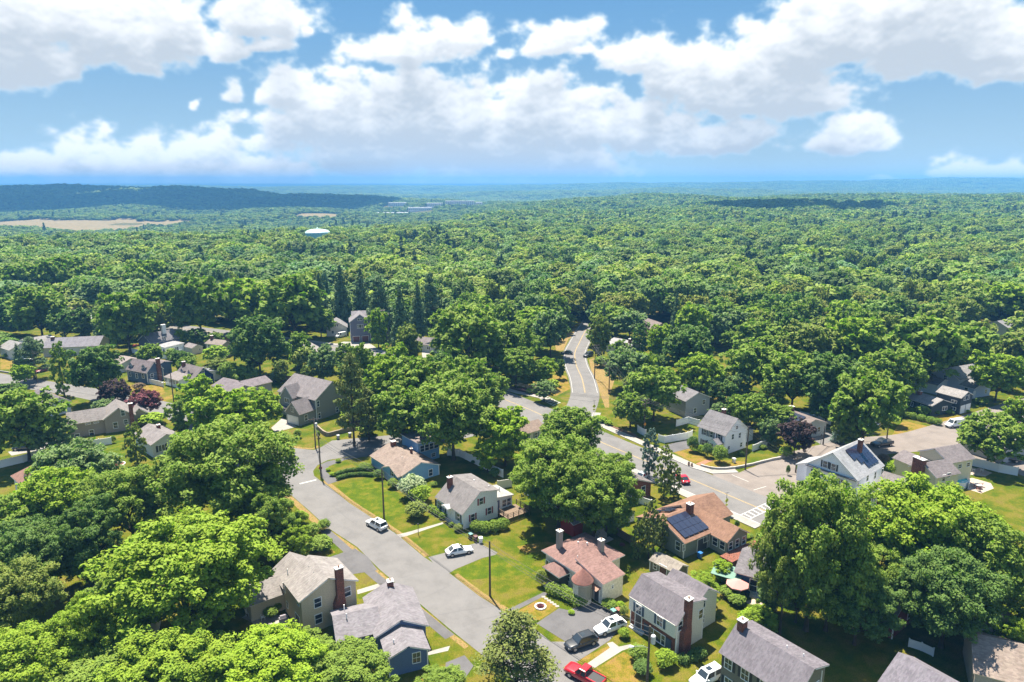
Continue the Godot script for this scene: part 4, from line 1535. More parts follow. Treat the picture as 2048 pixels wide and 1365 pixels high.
func water_tank(label: String, at: Vector3) -> void:
	var root := thing("water_tank", label, "water tank", Vector3(at.x, ground_at(at.x, at.z), at.z))
	var b := MB.new()
	b.lathe([Vector2(11, 0), Vector2(11, 16.5)], 32)
	part("shell", b.mesh(), mat("tank_teal", lin(0.22, 0.52, 0.56), 0.5), root)
	var d := MB.new()
	var prof := []
	for k in 7: prof.append(Vector2(11.3 * cos(PI / 2 * k / 6.0), 16.5 + 3.6 * sin(PI / 2 * k / 6.0)))
	d.lathe(prof, 32)
	part("dome", d.mesh(), mat("tank_white", lin(0.52, 0.70, 0.72), 0.4), root)
	var v := MB.new()
	v.lathe([Vector2(0.7, 20.0), Vector2(0.7, 21.0), Vector2(0.0, 21.4)], 10)
	part("vent", v.mesh(), mat("tank_white", lin(0.52, 0.70, 0.72), 0.4), root)

func grill(label: String, x: float, z: float, yaw: float) -> void:
	var root := thing("grill", label, "grill", Vector3(x, 0.03, z), yaw)
	var b := MB.new()
	b.box(Vector3(-0.6, 0, -0.32), Vector3(0.6, 0.85, 0.32))
	part("cabinet", b.mesh(), mat("grill_cover", lin(0.24, 0.22, 0.25), 0.8), root)
	var l := MB.new()
	l.prism([Vector3(-0.45, 0.85, -0.3), Vector3(-0.45, 1.15, -0.22), Vector3(-0.45, 1.2, 0.1), Vector3(-0.45, 0.85, 0.3)], Vector3(0.9, 0, 0))
	part("hood", l.mesh(), mat("grill_cover", lin(0.24, 0.22, 0.25), 0.8), root)

func pool(label: String, x: float, z: float, r: float) -> void:
	var root := thing("pool", label, "pool", Vector3(x, 0, z))
	var b := MB.new()
	b.lathe([Vector2(r, 0), Vector2(r, 1.25), Vector2(r - 0.12, 1.25), Vector2(r - 0.12, 1.05)], 10)
	part("wall", b.mesh(), white(), root)
	var w := MB.new()
	w.lathe([Vector2(r - 0.1, 1.12), Vector2(0.0, 1.121)], 10)
	part("water", w.mesh(), mat("pool_cover", lin(0.06, 0.46, 0.52), 0.25), root)
	var l := MB.new()
	for s in [-0.25, 0.25]: l.tube([Vector3(r + 0.4, 0, s), Vector3(r - 0.05, 1.9, s)], [0.03, 0.03], 6)
	for k in 4: l.tube([Vector3(r + 0.33 - k * 0.09, 0.3 + k * 0.33, -0.25), Vector3(r + 0.33 - k * 0.09, 0.3 + k * 0.33, 0.25)], [0.025, 0.025], 6)
	part("ladder", l.mesh(), white(), root)

func canopy(label: String, x: float, z: float, yaw: float) -> void:
	var root := thing("canopy", label, "canopy", Vector3(x, 0, z), yaw)
	var b := MB.new()
	b.obox(Vector3(0, 2.35, 0), Vector3(2.2, 0, 0), Vector3(0, 0.05, 0), Vector3(0, -0.2, 1.5))
	part("roof", b.mesh(), mat("green_metal", lin(0.10, 0.20, 0.15), 0.6), root)
	for sx in [-2.0, 2.0]:
		for sz in [-1.3, 1.3]:
			var p := MB.new()
			p.box(Vector3(sx - 0.06, 0, sz - 0.06), Vector3(sx + 0.06, 2.3 - sz * 0.13, sz + 0.06))
			part("post", p.mesh(), timber(), root)

func fireplace(label: String, x: float, z: float, yaw: float) -> void:
	var root := thing("outdoor_fireplace", label, "fireplace", Vector3(x, 0, z), yaw)
	var r := RandomNumberGenerator.new()
	r.seed = 2
	var m := mat("field_stone", lin(0.34, 0.31, 0.28), 0.95)
	for row in 7:
		var w := lerpf(1.1, 0.45, clampf((row - 2) / 3.0, 0, 1))
		for k in 3:
			var b := MB.new()
			var x0 := -w + k * w * 2.0 / 3.0
			b.box(Vector3(x0 + 0.02, row * 0.3, -0.45 + r.randf() * 0.06), Vector3(x0 + w * 2.0 / 3.0 - 0.02, row * 0.3 + 0.28, 0.45 - r.randf() * 0.06))
			part("stone", b.mesh(), m, root)
	var h := MB.new()
	h.box(Vector3(-1.6, 0, 0.46), Vector3(1.6, 0.2, 1.5))
	part("hearth", h.mesh(), m, root)

func lamp_post(label: String, x: float, z: float, high: float) -> void:
	var root := thing("lamp_post", label, "lamp post", Vector3(x, 0, z))
	var b := MB.new()
	b.tube([Vector3.ZERO, Vector3(0, high, 0)], [0.06, 0.045], 8)
	part("post", b.mesh(), mat("dark_iron", lin(0.06, 0.06, 0.06), 0.6), root)
	var l := MB.new()
	l.lathe([Vector2(0.06, high), Vector2(0.14, high + 0.05), Vector2(0.16, high + 0.28), Vector2(0.0, high + 0.42)], 6)
	part("lantern", l.mesh(), mat("dark_iron", lin(0.06, 0.06, 0.06), 0.6), root)

func yard_bag(label: String, x: float, z: float, high: float) -> void:
	var root := thing("yard_bag", label, "bag", Vector3(x, 0.14, z), 0.7)
	var b := MB.new()
	b.lathe([Vector2(0.22, 0), Vector2(0.26, high * 0.3), Vector2(0.23, high * 0.8), Vector2(0.17, high)], 8)
	part("bag", b.mesh(), mat("kraft_paper", lin(0.34, 0.22, 0.15), 0.9), root)
	part("clippings", sprays([[Vector3(0, high, 0), Vector3(0.2, 0.12, 0.2)]], 40, 0.09, 4), LEAF["rust"], root)

func far_block(label: String, x: float, z: float, w: float, high: float) -> void:
	var root := thing("far_building", label, "building", Vector3(x, ground_at(x, z), z), 0.1)
	var b := MB.new()
	b.box(Vector3(-w / 2, -6, -12), Vector3(w / 2, high, 12))
	part("wall", b.mesh(), mat("far_white", lin(0.72, 0.71, 0.70), 0.8), root)
	var r := MB.new()
	r.box(Vector3(-w / 2 - 0.6, high, -12.6), Vector3(w / 2 + 0.6, high + 0.8, 12.6))
	part("roof", r.mesh(), mat("far_roof", lin(0.5, 0.5, 0.52), 0.9), root)
	var rows := int(high / 4.2)
	for k in rows:
		for j in int(w / 6.0):
			var q := MB.new()
			q.box(Vector3(-w / 2 + 2.0 + j * 6.0, 1.6 + k * 4.0, 12.0), Vector3(-w / 2 + 5.0 + j * 6.0, 3.8 + k * 4.0, 12.12))
			part("window", q.mesh(), glass(), root)

func bare_tree(label: String, x: float, z: float, high: float) -> void:
	var root := thing("bare_tree", label, "tree", Vector3(x, ground_at(x, z), z))
	var m := mat("dead_bark", lin(0.34, 0.28, 0.26), 0.95)
	var t := part("trunk", wood("tall", 3), m, root)
	t.scale = Vector3(high * 1.1, high * 1.25, high * 1.1)
	var r := RandomNumberGenerator.new()
	r.seed = 15
	var b := MB.new()
	for k in 90:
		var a := r.randf() * TAU
		var y := r.randf_range(0.42, 0.8) * high
		var p := Vector3(cos(a) * r.randf_range(0.05, 0.22) * high, y, sin(a) * r.randf_range(0.05, 0.22) * high)
		var d := Vector3(p.x, r.randf_range(0.6, 1.6), p.z).normalized() * r.randf_range(1.0, 2.6)
		b.tube([p, p + d * 0.5 + Vector3(0, 0.15, 0), p + d], [0.035, 0.022, 0.008], 4, false)
	part("twigs", b.mesh(), m, root)

const FOREST_FROM := 300.0
func bare(x: float, d: float) -> bool:
	for q in CLEAR:
		if absf(x - q[0]) < q[2] and d > q[1] - q[3] and d < q[1] + q[4]: return true
	return false

const CLEAR = [
	[-181.4, 281.3, 10.6, 16.0, 10.5],
	[-71.7, 273.1, 8.8, 16.0, 10.5],
	[57.5, 271.4, 8.8, 16.0, 12.0],
	[183.7, 332.6, 10.0, 26.0, 10.0],
	[146.0, 383.1, 12.4, 26.0, 10.5],
	[220.3, 428.7, 13.6, 26.0, 10.0],
	[252.7, 455.0, 9.4, 26.0, 10.0],
	[-152.4, 495.0, 11.2, 26.0, 10.5],
	[-147.4, 331.4, 8.8, 26.0, 10.0],
	[-163.8, 324.7, 10.0, 26.0, 10.0],
	[-221.3, 388.2, 12.4, 26.0, 10.0],
	[199.5, 271.6, 10.0, 26.0, 10.0],
	[-178.9, 633.8, 19.0, 75.0, 20.0],
	[-172.0, 2298.9, 62.0, 130.0, 30.0],
	[-111.4, 2346.5, 24.0, 130.0, 30.0],
	[-361.0, 2012.4, 70.0, 130.0, 30.0],
	[-276.5, 2086.8, 45.0, 130.0, 30.0],
	[-386.6, 2346.5, 40.0, 130.0, 30.0],
	[-244.9, 2209.1, 36.0, 130.0, 30.0],
	[-2490.3, 4124.4, 45, 70, 20],
]

const KINDS = ["oak", "maple", "white_pine", "spruce_tree", "cedar", "shrub"]
const TINTS = ["green", "bright", "deep", "cool", "olive", "pine", "spruce", "blue", "copper", "red", "lime", "bloom", "rust"]
const TINT_WORDS = ["mid green", "bright green", "dark green", "grey green", "olive green", "olive", "dark", "blue grey", "copper purple", "crimson", "lime green", "white flowering", "reddish brown"]
const KIND_WORDS = ["broad", "upright", "layered", "conical", "narrow", "rounded"]
const KIND_NOUNS = ["tree", "tree", "pine", "spruce", "evergreen", "shrub"]
const MARKS = [
	["light blue corner house", -23, -137],
	["red shuttered cape", -8, -116],
	["stucco turret house", 11, -96],
	["brick front colonial", 21, -82],
	["olive house in front", 30, -69],
	["sage solar house", 28, -107],
	["sage garden shed", 25, -96],
	["red shed", 11, -110],
	["cream house", -27, -86],
	["slate blue house in front", -14, -76],
	["white colonial at the junction", 49, -150],
	["white solar house", 67, -128],
	["small white house", 73, -121],
	["pale yellow house", 85, -127],
	["light grey house", 110, -146],
	["dark teal ranch", 113, -176],
	["dark teal garage", 120, -177],
	["pale blue gabled house", 134, -190],
	["white shed by the wood", 124, -195],
	["solar ranch", 70, -162],
	["brick house", 22, -126],
	["cream bungalow among trees", 4, -155],
	["grey gabled house", -54, -177],
	["grey blue cape", -115, -206],
	["navy cape", -98, -203],
	["grey ranch", -80, -188],
	["taupe shingled house", -105, -160],
	["white cottage", -82, -149],
	["pink roof house", -93, -124],
	["long grey roofed house", -159, -242],
	["white left house", -177, -236],
	["dark roofed left house", -126, -177],
	["pale aqua house", -181, -281],
	["roof deck house", -124, -240],
	["tan saltbox house", -104, -237],
	["beige shed", -116, -241],
	["tan roofed garage", -129, -219],
	["grey purple house", -56, -266],
	["white and stone cape", -72, -273],
	["small brick cottage", -72, -234],
	["low roadside house", -29, -245],
	["white garage", -29, -245],
	["steep white house", -0, -252],
	["brown roofed house", 57, -271],
	["pale roofed house", 41, -241],
	["hidden grey house", 47, -175],
	["dark red house", 51, -86],
	["dark grey roofed house", 49, -68],
	["tan roofed corner house", 63, -71],
	["deep blue cottage", 39, -94],
	["pale shed under trees", -51, -82],
	["red brick house with", 184, -333],
	["grey roofed cape with", 146, -383],
	["long pale roof seen", 220, -429],
	["dark house with white", 253, -455],
	["grey roof peeking out", -152, -495],
	["white corner house glimpsed", -147, -331],
	["red and brown house", -164, -325],
	["brown roof among the", -221, -388],
	["grey gable at the", 200, -272],
]

# kind, tint, x, z, height, width
const TREES = [
	[0, 0, -49.1, -108.9, 21.1, 22.2],
	[0, 1, -43.2, -80.3, 17.3, 21.6],
	[0, 0, -63.8, -104.4, 14.8, 14.1],
	[0, 1, -76.5, -105.3, 14.1, 13.4],
	[1, 2, -63.5, -92.9, 14.0, 11.2],
	[0, 2, -69.6, -89.1, 12.9, 12.3],
	[0, 0, -80.5, -98.5, 12.4, 11.8],
	[0, 4, -66.3, -80.3, 11.8, 11.2],
	[1, 1, -51.7, -72.0, 11.3, 9.0],
	[0, 1, -55.4, -66.5, 11.1, 12.4],
	[0, 0, -52.0, -81.6, 9.1, 10.1],
	[0, 1, -39.4, -67.0, 9.9, 14.2],
	[0, 10, -27.8, -67.9, 9.3, 13.2],
	[0, 0, -18.9, -68.9, 6.8, 10.5],
	[1, 0, -25.4, -73.0, 6.0, 8.0],
	[0, 0, -8.4, -68.5, 4.5, 6.4],
	[0, 1, -32.5, -66.5, 6.8, 11.3],
	[0, 0, -48.4, -64.9, 8.0, 13.3],
	[1, 0, -38.9, -100.4, 11.5, 8.8],
	[1, 1, -34.4, -98.3, 7.6, 6.3],
	[1, 2, -45.5, -109.2, 10.8, 8.7],
	[1, 0, -42.2, -97.0, 8.8, 7.0],
	[0, 3, -80.8, -117.0, 14.5, 13.8],
	[1, 1, -86.4, -117.9, 10.5, 8.4],
	[4, 4, -81.4, -138.6, 10.0, 6.7],
	[0, 0, -106.8, -141.3, 17.2, 16.4],
	[0, 3, -102.0, -141.4, 10.4, 9.9],
	[1, 10, -80.0, -166.1, 12.7, 10.2],
	[0, 1, -63.9, -144.4, 16.4, 15.6],
	[0, 1, -61.4, -158.3, 11.5, 11.0],
	[1, 0, -80.4, -156.9, 9.1, 7.3],
	[4, 0, -129.4, -188.6, 16.6, 8.3],
	[0, 2, -116.0, -183.8, 16.7, 13.9],
	[0, 8, -107.1, -175.8, 8.8, 8.3],
	[0, 9, -96.6, -171.1, 7.3, 8.1],
	[0, 10, -147.7, -198.5, 7.0, 6.3],
	[2, 6, -150.1, -206.3, 14.2, 10.9],
	[3, 6, -160.9, -215.2, 9.8, 6.5],
	[0, 0, -183.3, -259.9, 22.3, 21.3],
	[0, 2, -218.5, -292.0, 18.2, 17.3],
	[0, 0, -138.6, -240.3, 23.6, 19.7],
	[0, 2, -171.4, -255.3, 14.0, 13.3],
	[1, 3, -167.3, -260.7, 12.2, 9.7],
	[0, 0, -121.4, -260.2, 27.1, 20.8],
	[0, 0, -147.1, -279.6, 19.9, 16.6],
	[0, 2, -80.0, -209.0, 20.2, 17.6],
	[1, 0, -71.0, -222.4, 11.7, 9.4],
	[0, 0, -84.8, -260.4, 27.0, 27.0],
	[0, 1, -110.3, -273.4, 23.4, 22.3],
	[0, 0, -75.9, -264.9, 12.5, 11.9],
	[0, 1, -186.6, -350.3, 22.7, 21.6],
	[0, 0, -225.1, -338.6, 26.1, 24.9],
	[0, 1, -210.7, -351.4, 19.0, 18.1],
	[0, 3, -186.1, -303.2, 18.9, 18.0],
	[0, 0, -241.6, -333.3, 23.2, 22.1],
	[0, 1, -179.0, -387.2, 17.9, 17.1],
	[1, 4, -70.8, -201.0, 7.6, 6.1],
	[1, 3, -57.8, -201.4, 12.2, 9.8],
	[2, 5, -37.0, -150.4, 23.2, 11.0],
	[2, 5, -34.3, -154.3, 13.3, 8.3],
	[1, 1, -33.0, -173.9, 15.5, 11.9],
	[0, 0, -25.3, -149.8, 15.2, 13.8],
	[0, 0, -13.0, -142.2, 19.5, 18.6],
	[1, 1, -21.5, -166.1, 12.7, 10.2],
	[0, 0, -7.6, -167.6, 10.8, 10.3],
	[1, 1, -41.0, -193.6, 11.0, 8.8],
	[0, 0, -13.7, -205.4, 24.3, 23.1],
	[1, 1, -49.9, -248.1, 14.8, 9.3],
	[1, 4, -33.7, -214.3, 15.5, 9.7],
	[1, 1, -26.0, -250.4, 14.0, 11.2],
	[3, 6, -80.6, -283.0, 24.9, 15.5],
	[3, 6, -72.5, -286.2, 28.1, 16.5],
	[3, 6, -63.4, -283.4, 26.9, 16.8],
	[2, 6, -52.2, -264.4, 25.1, 15.7],
	[0, 0, -22.6, -161.1, 19.2, 16.0],
	[1, 1, -32.6, -183.8, 16.7, 11.2],
	[0, 0, -11.5, -169.8, 17.1, 14.2],
	[0, 2, -19.6, -178.9, 15.9, 12.2],
	[1, 0, -43.9, -191.8, 14.9, 9.3],
	[0, 0, -5.3, -176.6, 10.7, 8.9],
	[1, 0, -53.5, -212.1, 10.3, 7.4],
	[3, 6, -40.6, -243.2, 25.4, 12.7],
	[3, 6, -37.0, -263.4, 23.5, 11.8],
	[2, 6, -33.8, -278.2, 24.7, 12.4],
	[3, 4, -35.1, -219.9, 15.9, 9.9],
	[1, 10, -1.5, -138.9, 12.9, 12.9],
	[1, 10, -5.2, -135.4, 7.6, 6.3],
	[0, 0, 12.5, -138.9, 13.5, 13.5],
	[0, 0, 8.4, -111.7, 17.5, 16.7],
	[0, 0, 13.9, -106.0, 15.7, 14.3],
	[1, 1, 5.3, -120.2, 13.0, 10.4],
	[0, 2, 16.4, -108.0, 10.3, 8.6],
	[1, 0, 21.2, -125.0, 8.6, 6.9],
	[4, 7, 28.7, -132.9, 11.2, 5.6],
	[4, 4, 29.6, -122.8, 11.2, 5.6],
	[4, 4, 31.7, -123.3, 7.7, 4.3],
	[4, 5, 22.4, -101.0, 10.6, 5.0],
	[4, 4, 20.6, -100.9, 7.1, 3.7],
	[4, 5, 25.2, -104.0, 6.4, 3.3],
	[0, 0, 43.2, -82.6, 14.3, 11.5],
	[0, 1, 58.9, -89.9, 18.8, 18.8],
	[0, 0, 62.6, -85.2, 16.7, 15.9],
	[0, 2, 56.9, -79.1, 14.3, 13.0],
	[0, 0, 51.8, -86.4, 11.6, 10.6],
	[0, 2, 39.8, -84.4, 9.9, 7.6],
	[0, 0, 66.2, -81.8, 11.4, 11.4],
	[1, 1, 63.3, -75.6, 6.8, 5.7],
	[0, 2, 45.7, -79.6, 10.1, 9.2],
	[1, 3, 37.1, -86.8, 5.3, 4.3],
	[1, 1, 27.3, -88.4, 4.9, 6.2],
	[1, 10, 32.4, -94.4, 3.5, 3.8],
	[1, 1, 33.8, -81.4, 4.3, 4.7],
	[0, 0, 80.3, -147.1, 19.8, 15.8],
	[1, 4, 77.2, -147.7, 11.4, 9.1],
	[0, 0, 102.6, -137.6, 12.8, 12.8],
	[1, 1, 121.1, -154.6, 10.4, 8.3],
	[0, 1, 135.9, -183.2, 14.6, 13.9],
	[0, 4, 160.1, -208.9, 14.9, 14.2],
	[0, 8, 63.7, -144.4, 8.9, 8.1],
	[3, 7, 77.9, -152.7, 8.8, 5.2],
	[0, 0, 58.4, -157.8, 10.7, 10.2],
	[1, 3, 60.2, -150.4, 6.7, 5.4],
	[1, 0, 68.4, -171.5, 9.9, 7.9],
	[0, 12, 123.4, -194.9, 5.3, 5.9],
	[0, 0, 36.7, -167.9, 15.1, 14.4],
	[0, 1, 53.2, -185.4, 13.6, 13.0],
	[0, 0, 29.6, -161.6, 9.7, 9.2],
	[0, 3, 33.4, -194.8, 13.0, 12.4],
	[1, 1, 39.6, -196.2, 11.2, 8.9],
	[0, 2, 56.7, -178.4, 8.6, 8.2],
	[4, 2, 45.4, -235.9, 12.0, 9.2],
	[1, 4, 30.4, -230.6, 15.6, 8.6],
	[0, 2, 56.3, -211.2, 16.7, 15.9],
	[1, 0, 35.4, -216.9, 10.2, 8.2],
	[1, 1, 50.8, -228.3, 12.9, 10.3],
	[1, 1, 10.1, -200.9, 8.2, 8.2],
	[1, 2, 15.0, -206.4, 6.5, 4.1],
	[0, 0, 1.2, -197.1, 12.5, 11.9],
	[1, 0, 6.2, -200.0, 7.6, 6.1],
	[1, 10, 8.5, -199.2, 4.5, 4.5],
	[0, 0, 10.2, -243.3, 13.4, 12.8],
	[1, 10, 24.5, -283.4, 6.3, 6.3],
	[0, 0, 6.1, -226.3, 10.7, 10.2],
	[0, 0, 106.9, -181.4, 16.7, 15.1],
	[0, 2, 81.4, -167.9, 18.4, 15.4],
	[0, 0, 75.1, -174.5, 17.5, 15.9],
	[0, 1, 108.3, -210.0, 19.9, 18.9],
	[0, 0, 121.8, -195.9, 22.7, 20.7],
	[0, 0, 68.4, -189.6, 16.6, 15.8],
	[0, 4, 93.2, -207.7, 18.1, 17.2],
	[0, 1, 105.2, -188.3, 13.5, 12.9],
	[0, 0, 141.7, -207.7, 18.1, 17.2],
	[0, 8, 204.1, -292.6, 11.4, 10.9],
	[0, 1, 208.8, -285.5, 20.0, 19.1],
	[1, 3, 63.7, -182.9, 8.7, 7.0],
	[3, 7, 175.5, -304.3, 12.2, 6.8],
	[0, 2, 79.9, -164.6, 8.0, 8.9],
	[0, 0, 66.6, -161.0, 6.7, 7.5],
	[2, 5, 0.5, -69.7, 12.1, 12.2],
	[0, 0, 40.5, -82.6, 23.2, 14.1],
	[0, 4, 36.6, -81.9, 19.2, 8.2],
	[5, 2, -27.8, -132.2, 2.1, 2.3],
	[5, 0, -24.0, -127.9, 2.1, 2.6],
	[5, 11, -19.5, -123.3, 4.9, 5.5],
	[5, 1, -17.7, -121.1, 3.9, 4.8],
	[5, 4, -17.6, -115.2, 3.2, 4.2],
	[5, 0, -32.0, -137.3, 1.4, 2.4],
	[5, 0, -31.0, -138.1, 0.9, 1.5],
	[5, 10, -37.8, -133.5, 0.9, 1.3],
	[5, 10, -39.4, -136.2, 0.7, 1.1],
	[5, 0, -38.4, -140.8, 0.8, 1.3],
	[5, 4, -9.5, -110.2, 1.4, 1.8],
	[5, 0, -10.9, -111.9, 0.9, 1.1],
	[5, 0, -15.8, -128.6, 1.0, 1.6],
	[5, 4, 4.5, -93.2, 2.9, 1.8],
	[5, 0, 14.1, -87.7, 1.4, 2.3],
	[5, 10, 15.6, -87.3, 1.4, 1.4],
	[5, 0, 17.2, -109.2, 1.8, 3.5],
	[5, 9, 18.7, -105.0, 0.6, 1.0],
	[5, 10, 8.5, -86.3, 0.6, 1.0],
	[5, 1, 15.2, -81.1, 1.5, 1.6],
	[5, 4, 15.9, -85.7, 1.8, 1.4],
	[5, 1, 19.6, -75.5, 2.3, 2.9],
	[5, 0, 16.3, -76.7, 2.1, 2.6],
	[5, 2, 16.4, -74.2, 1.8, 2.5],
	[5, 10, 33.2, -83.6, 2.4, 3.5],
	[5, 0, 32.3, -90.3, 1.8, 3.0],
	[5, 0, 32.9, -88.7, 1.6, 2.6],
	[5, 0, 36.6, -85.6, 1.6, 1.0],
	[5, 1, 35.9, -82.7, 1.3, 1.8],
	[5, 2, 41.5, -146.9, 4.1, 2.8],
	[5, 10, 42.9, -145.6, 2.3, 2.0],
	[5, 2, 43.9, -143.7, 3.5, 2.5],
	[5, 0, 45.8, -140.5, 4.2, 3.5],
	[5, 2, 51.7, -144.5, 1.4, 1.6],
	[5, 10, 23.2, -166.6, 1.7, 2.8],
	[5, 10, 24.6, -164.5, 1.4, 2.0],
	[5, 1, 22.5, -168.7, 1.3, 1.8],
	[5, 0, 58.1, -148.6, 1.1, 1.9],
	[5, 1, 61.5, -143.4, 2.9, 2.9],
	[5, 2, 58.2, -133.9, 2.5, 0.9],
	[5, 12, 81.8, -140.5, 2.2, 2.4],
	[5, 10, 80.8, -134.3, 3.4, 3.4],
	[5, 0, 61.3, -134.7, 2.8, 2.1],
	[5, 0, 108.6, -171.5, 3.0, 3.7],
	[5, 0, 112.5, -172.6, 1.7, 2.4],
	[5, 0, 116.7, -173.1, 1.4, 2.4],
	[5, 1, 122.4, -174.7, 0.8, 1.6],
	[5, 0, 107.0, -173.6, 1.7, 1.9],
	[5, 1, 61.3, -143.5, 2.4, 2.7],
	[5, 3, 61.6, -155.0, 6.4, 5.3],
	[5, 0, 131.0, -181.6, 2.0, 3.3],
	[5, 12, -111.0, -194.5, 2.5, 3.6],
	[5, 0, -119.7, -232.4, 3.9, 3.9],
	[5, 0, -111.0, -225.8, 3.8, 5.5],
	[5, 1, -100.6, -224.7, 6.8, 8.5],
	[5, 0, -89.5, -206.1, 6.1, 4.7],
	[5, 0, -83.5, -201.7, 6.0, 8.6],
	[5, 0, -80.3, -202.5, 5.0, 5.6],
	[5, 2, -130.8, -241.8, 2.8, 1.3],
	[5, 2, -129.3, -241.2, 2.8, 1.3],
	[5, 2, -128.1, -241.2, 2.8, 1.3],
	[5, 2, -127.2, -241.8, 2.8, 1.3],
	[5, 11, -73.4, -203.4, 3.4, 3.4],
	[5, 0, -94.5, -152.3, 2.0, 1.2],
	[5, 10, -91.8, -165.0, 3.2, 6.4],
	[5, 0, -177.9, -233.2, 1.9, 3.2],
	[5, 4, -174.3, -270.5, 7.3, 6.1],
	[5, 3, -157.2, -256.9, 7.0, 7.7],
	[5, 4, -68.1, -216.3, 8.5, 6.6],
	[5, 10, -71.6, -219.5, 6.5, 5.0],
	[5, 0, -51.8, -155.5, 2.3, 1.9],
	[5, 0, -46.8, -155.5, 1.9, 1.0],
	[5, 0, -62.5, -175.3, 2.1, 3.0],
	[5, 0, -35.5, -157.2, 3.4, 4.9],
	[5, 3, -68.5, -178.5, 3.7, 4.1],
	[5, 0, -65.0, -178.5, 2.7, 1.9],
	[5, 12, 8.2, -191.9, 2.7, 3.8],
	[5, 1, 12.1, -194.4, 3.7, 4.2],
	[5, 10, 5.2, -191.3, 1.6, 2.3],
	[5, 10, 9.0, -189.4, 1.2, 2.0],
	[5, 0, 29.6, -221.1, 3.8, 4.7],
	[5, 0, 34.9, -190.1, 2.9, 3.2],
	[5, 9, 3.2, -193.8, 1.0, 2.1],
	[5, 0, 34.1, -89.9, 1.4, 0.6],
	[5, 0, 37.0, -86.5, 1.3, 0.7],
	[5, 0, 35.8, -88.3, 1.2, 0.6],
	[5, 10, 40.4, -107.5, 0.9, 1.6],
	[5, 4, 39.0, -107.1, 0.8, 1.0],
	[5, 2, 40.1, -111.0, 1.8, 0.9],
	[5, 0, 41.4, -107.9, 0.7, 1.2],
	[5, 0, -34.2, -85.5, 1.7, 2.1],
	[5, 10, -35.9, -88.6, 2.7, 2.5],
	[5, 0, -33.7, -86.8, 1.6, 1.3],
	[5, 0, -34.7, -108.1, 2.7, 3.0],
	[5, 0, -33.3, -110.3, 2.3, 2.3],
	[5, 1, -38.2, -112.5, 2.8, 3.1],
	[5, 1, -36.3, -99.3, 3.4, 4.8],
	[5, 0, -32.3, -103.9, 2.5, 4.2],
	[5, 0, -44.5, -120.4, 4.3, 4.8],
	[5, 2, -3.6, -132.7, 2.3, 2.3],
	[5, 2, -8.5, -139.9, 0.9, 1.1],
	[1, 0, -25.8, -169.1, 5.8, 6.5],
	[1, 1, -40.4, -166.9, 5.3, 8.5],
	[1, 3, 52.6, -165.6, 5.5, 5.4],
	[1, 4, 59.6, -165.1, 6.7, 6.7],
	[1, 0, -39.2, -175.5, 6.8, 8.4],
	[0, 0, 32.1, -177.2, 5.2, 6.0],
	[0, 2, 59.6, -172.6, 5.6, 5.6],
	[0, 3, 9.1, -183.8, 6.2, 6.9],
	[0, 4, 34.7, -184.2, 8.6, 7.0],
	[0, 0, -41.5, -183.3, 7.0, 6.3],
	[0, 0, 96.6, -164.9, 7.9, 5.5],
	[0, 1, 43.9, -186.4, 8.4, 8.8],
	[1, 0, -30.3, -190.0, 8.8, 7.8],
	[1, 2, 37.3, -189.9, 8.4, 7.6],
	[0, 0, 83.8, -175.1, 6.1, 7.0],
	[0, 2, 84.7, -180.6, 8.2, 8.5],
	[0, 3, -106.3, -169.3, 5.4, 6.9],
	[0, 4, 53.2, -192.8, 5.1, 5.6],
	[1, 0, 102.7, -173.4, 5.2, 7.6],
	[1, 1, -42.6, -200.5, 8.8, 7.7],
	[1, 0, 56.6, -197.3, 6.8, 8.9],
	[1, 4, -38.0, -202.3, 8.1, 5.9],
	[0, 2, -49.2, -200.4, 7.6, 7.6],
	[0, 1, 99.0, -182.0, 7.1, 7.5],
	[1, 4, 63.7, -197.3, 6.2, 5.6],
	[1, 4, -61.6, -198.3, 6.5, 5.1],
	[1, 0, 0.6, -209.8, 17.8, 15.4],
	[0, 2, 82.7, -194.7, 8.6, 6.6],
	[0, 0, 43.9, -207.6, 8.3, 5.5],
	[0, 0, -133.9, -165.8, 6.6, 7.5],
	[0, 4, 78.7, -198.6, 8.7, 6.0],
	[0, 4, -37.8, -210.6, 6.1, 6.6],
	[0, 1, 138.1, -164.2, 5.6, 7.1],
	[1, 0, 93.3, -194.7, 6.3, 5.5],
	[1, 4, 84.1, -199.3, 7.6, 5.2],
	[0, 2, -47.7, -211.4, 7.3, 6.4],
	[0, 0, -85.5, -200.1, 7.4, 5.3],
	[0, 0, 92.1, -199.3, 8.4, 7.4],
	[1, 4, -8.7, -220.1, 14.8, 16.2],
	[1, 0, 146.1, -164.8, 5.2, 8.7],
	[0, 2, 48.6, -215.1, 5.8, 7.1],
	[0, 4, -59.7, -214.3, 7.0, 6.3],
	[1, 0, -139.7, -173.2, 8.5, 5.1],
	[0, 4, 63.4, -216.8, 8.1, 5.3],
	[0, 4, -147.6, -171.9, 8.0, 5.7],
	[0, 1, -15.8, -227.5, 15.9, 13.1],
	[0, 4, 111.9, -198.7, 7.4, 6.9],
	[1, 4, -93.4, -208.9, 6.0, 8.2],
	[0, 2, -139.9, -182.1, 6.3, 7.9],
	[0, 0, 84.0, -214.5, 12.7, 13.4],
	[0, 2, -84.4, -215.9, 5.7, 5.6],
	[0, 0, 59.1, -224.6, 5.8, 7.8],
	[0, 2, -147.1, -180.8, 7.9, 5.3],
	[0, 1, -154.6, -174.9, 6.7, 6.9],
	[0, 1, 156.5, -173.6, 6.2, 7.6],
	[0, 3, -8.4, -234.2, 14.5, 14.5],
	[0, 0, -104.1, -210.2, 6.4, 5.8],
	[0, 3, 13.6, -234.4, 17.6, 13.1],
	[0, 4, 59.6, -231.1, 6.3, 8.3],
	[0, 4, -127.8, -202.9, 5.7, 8.1],
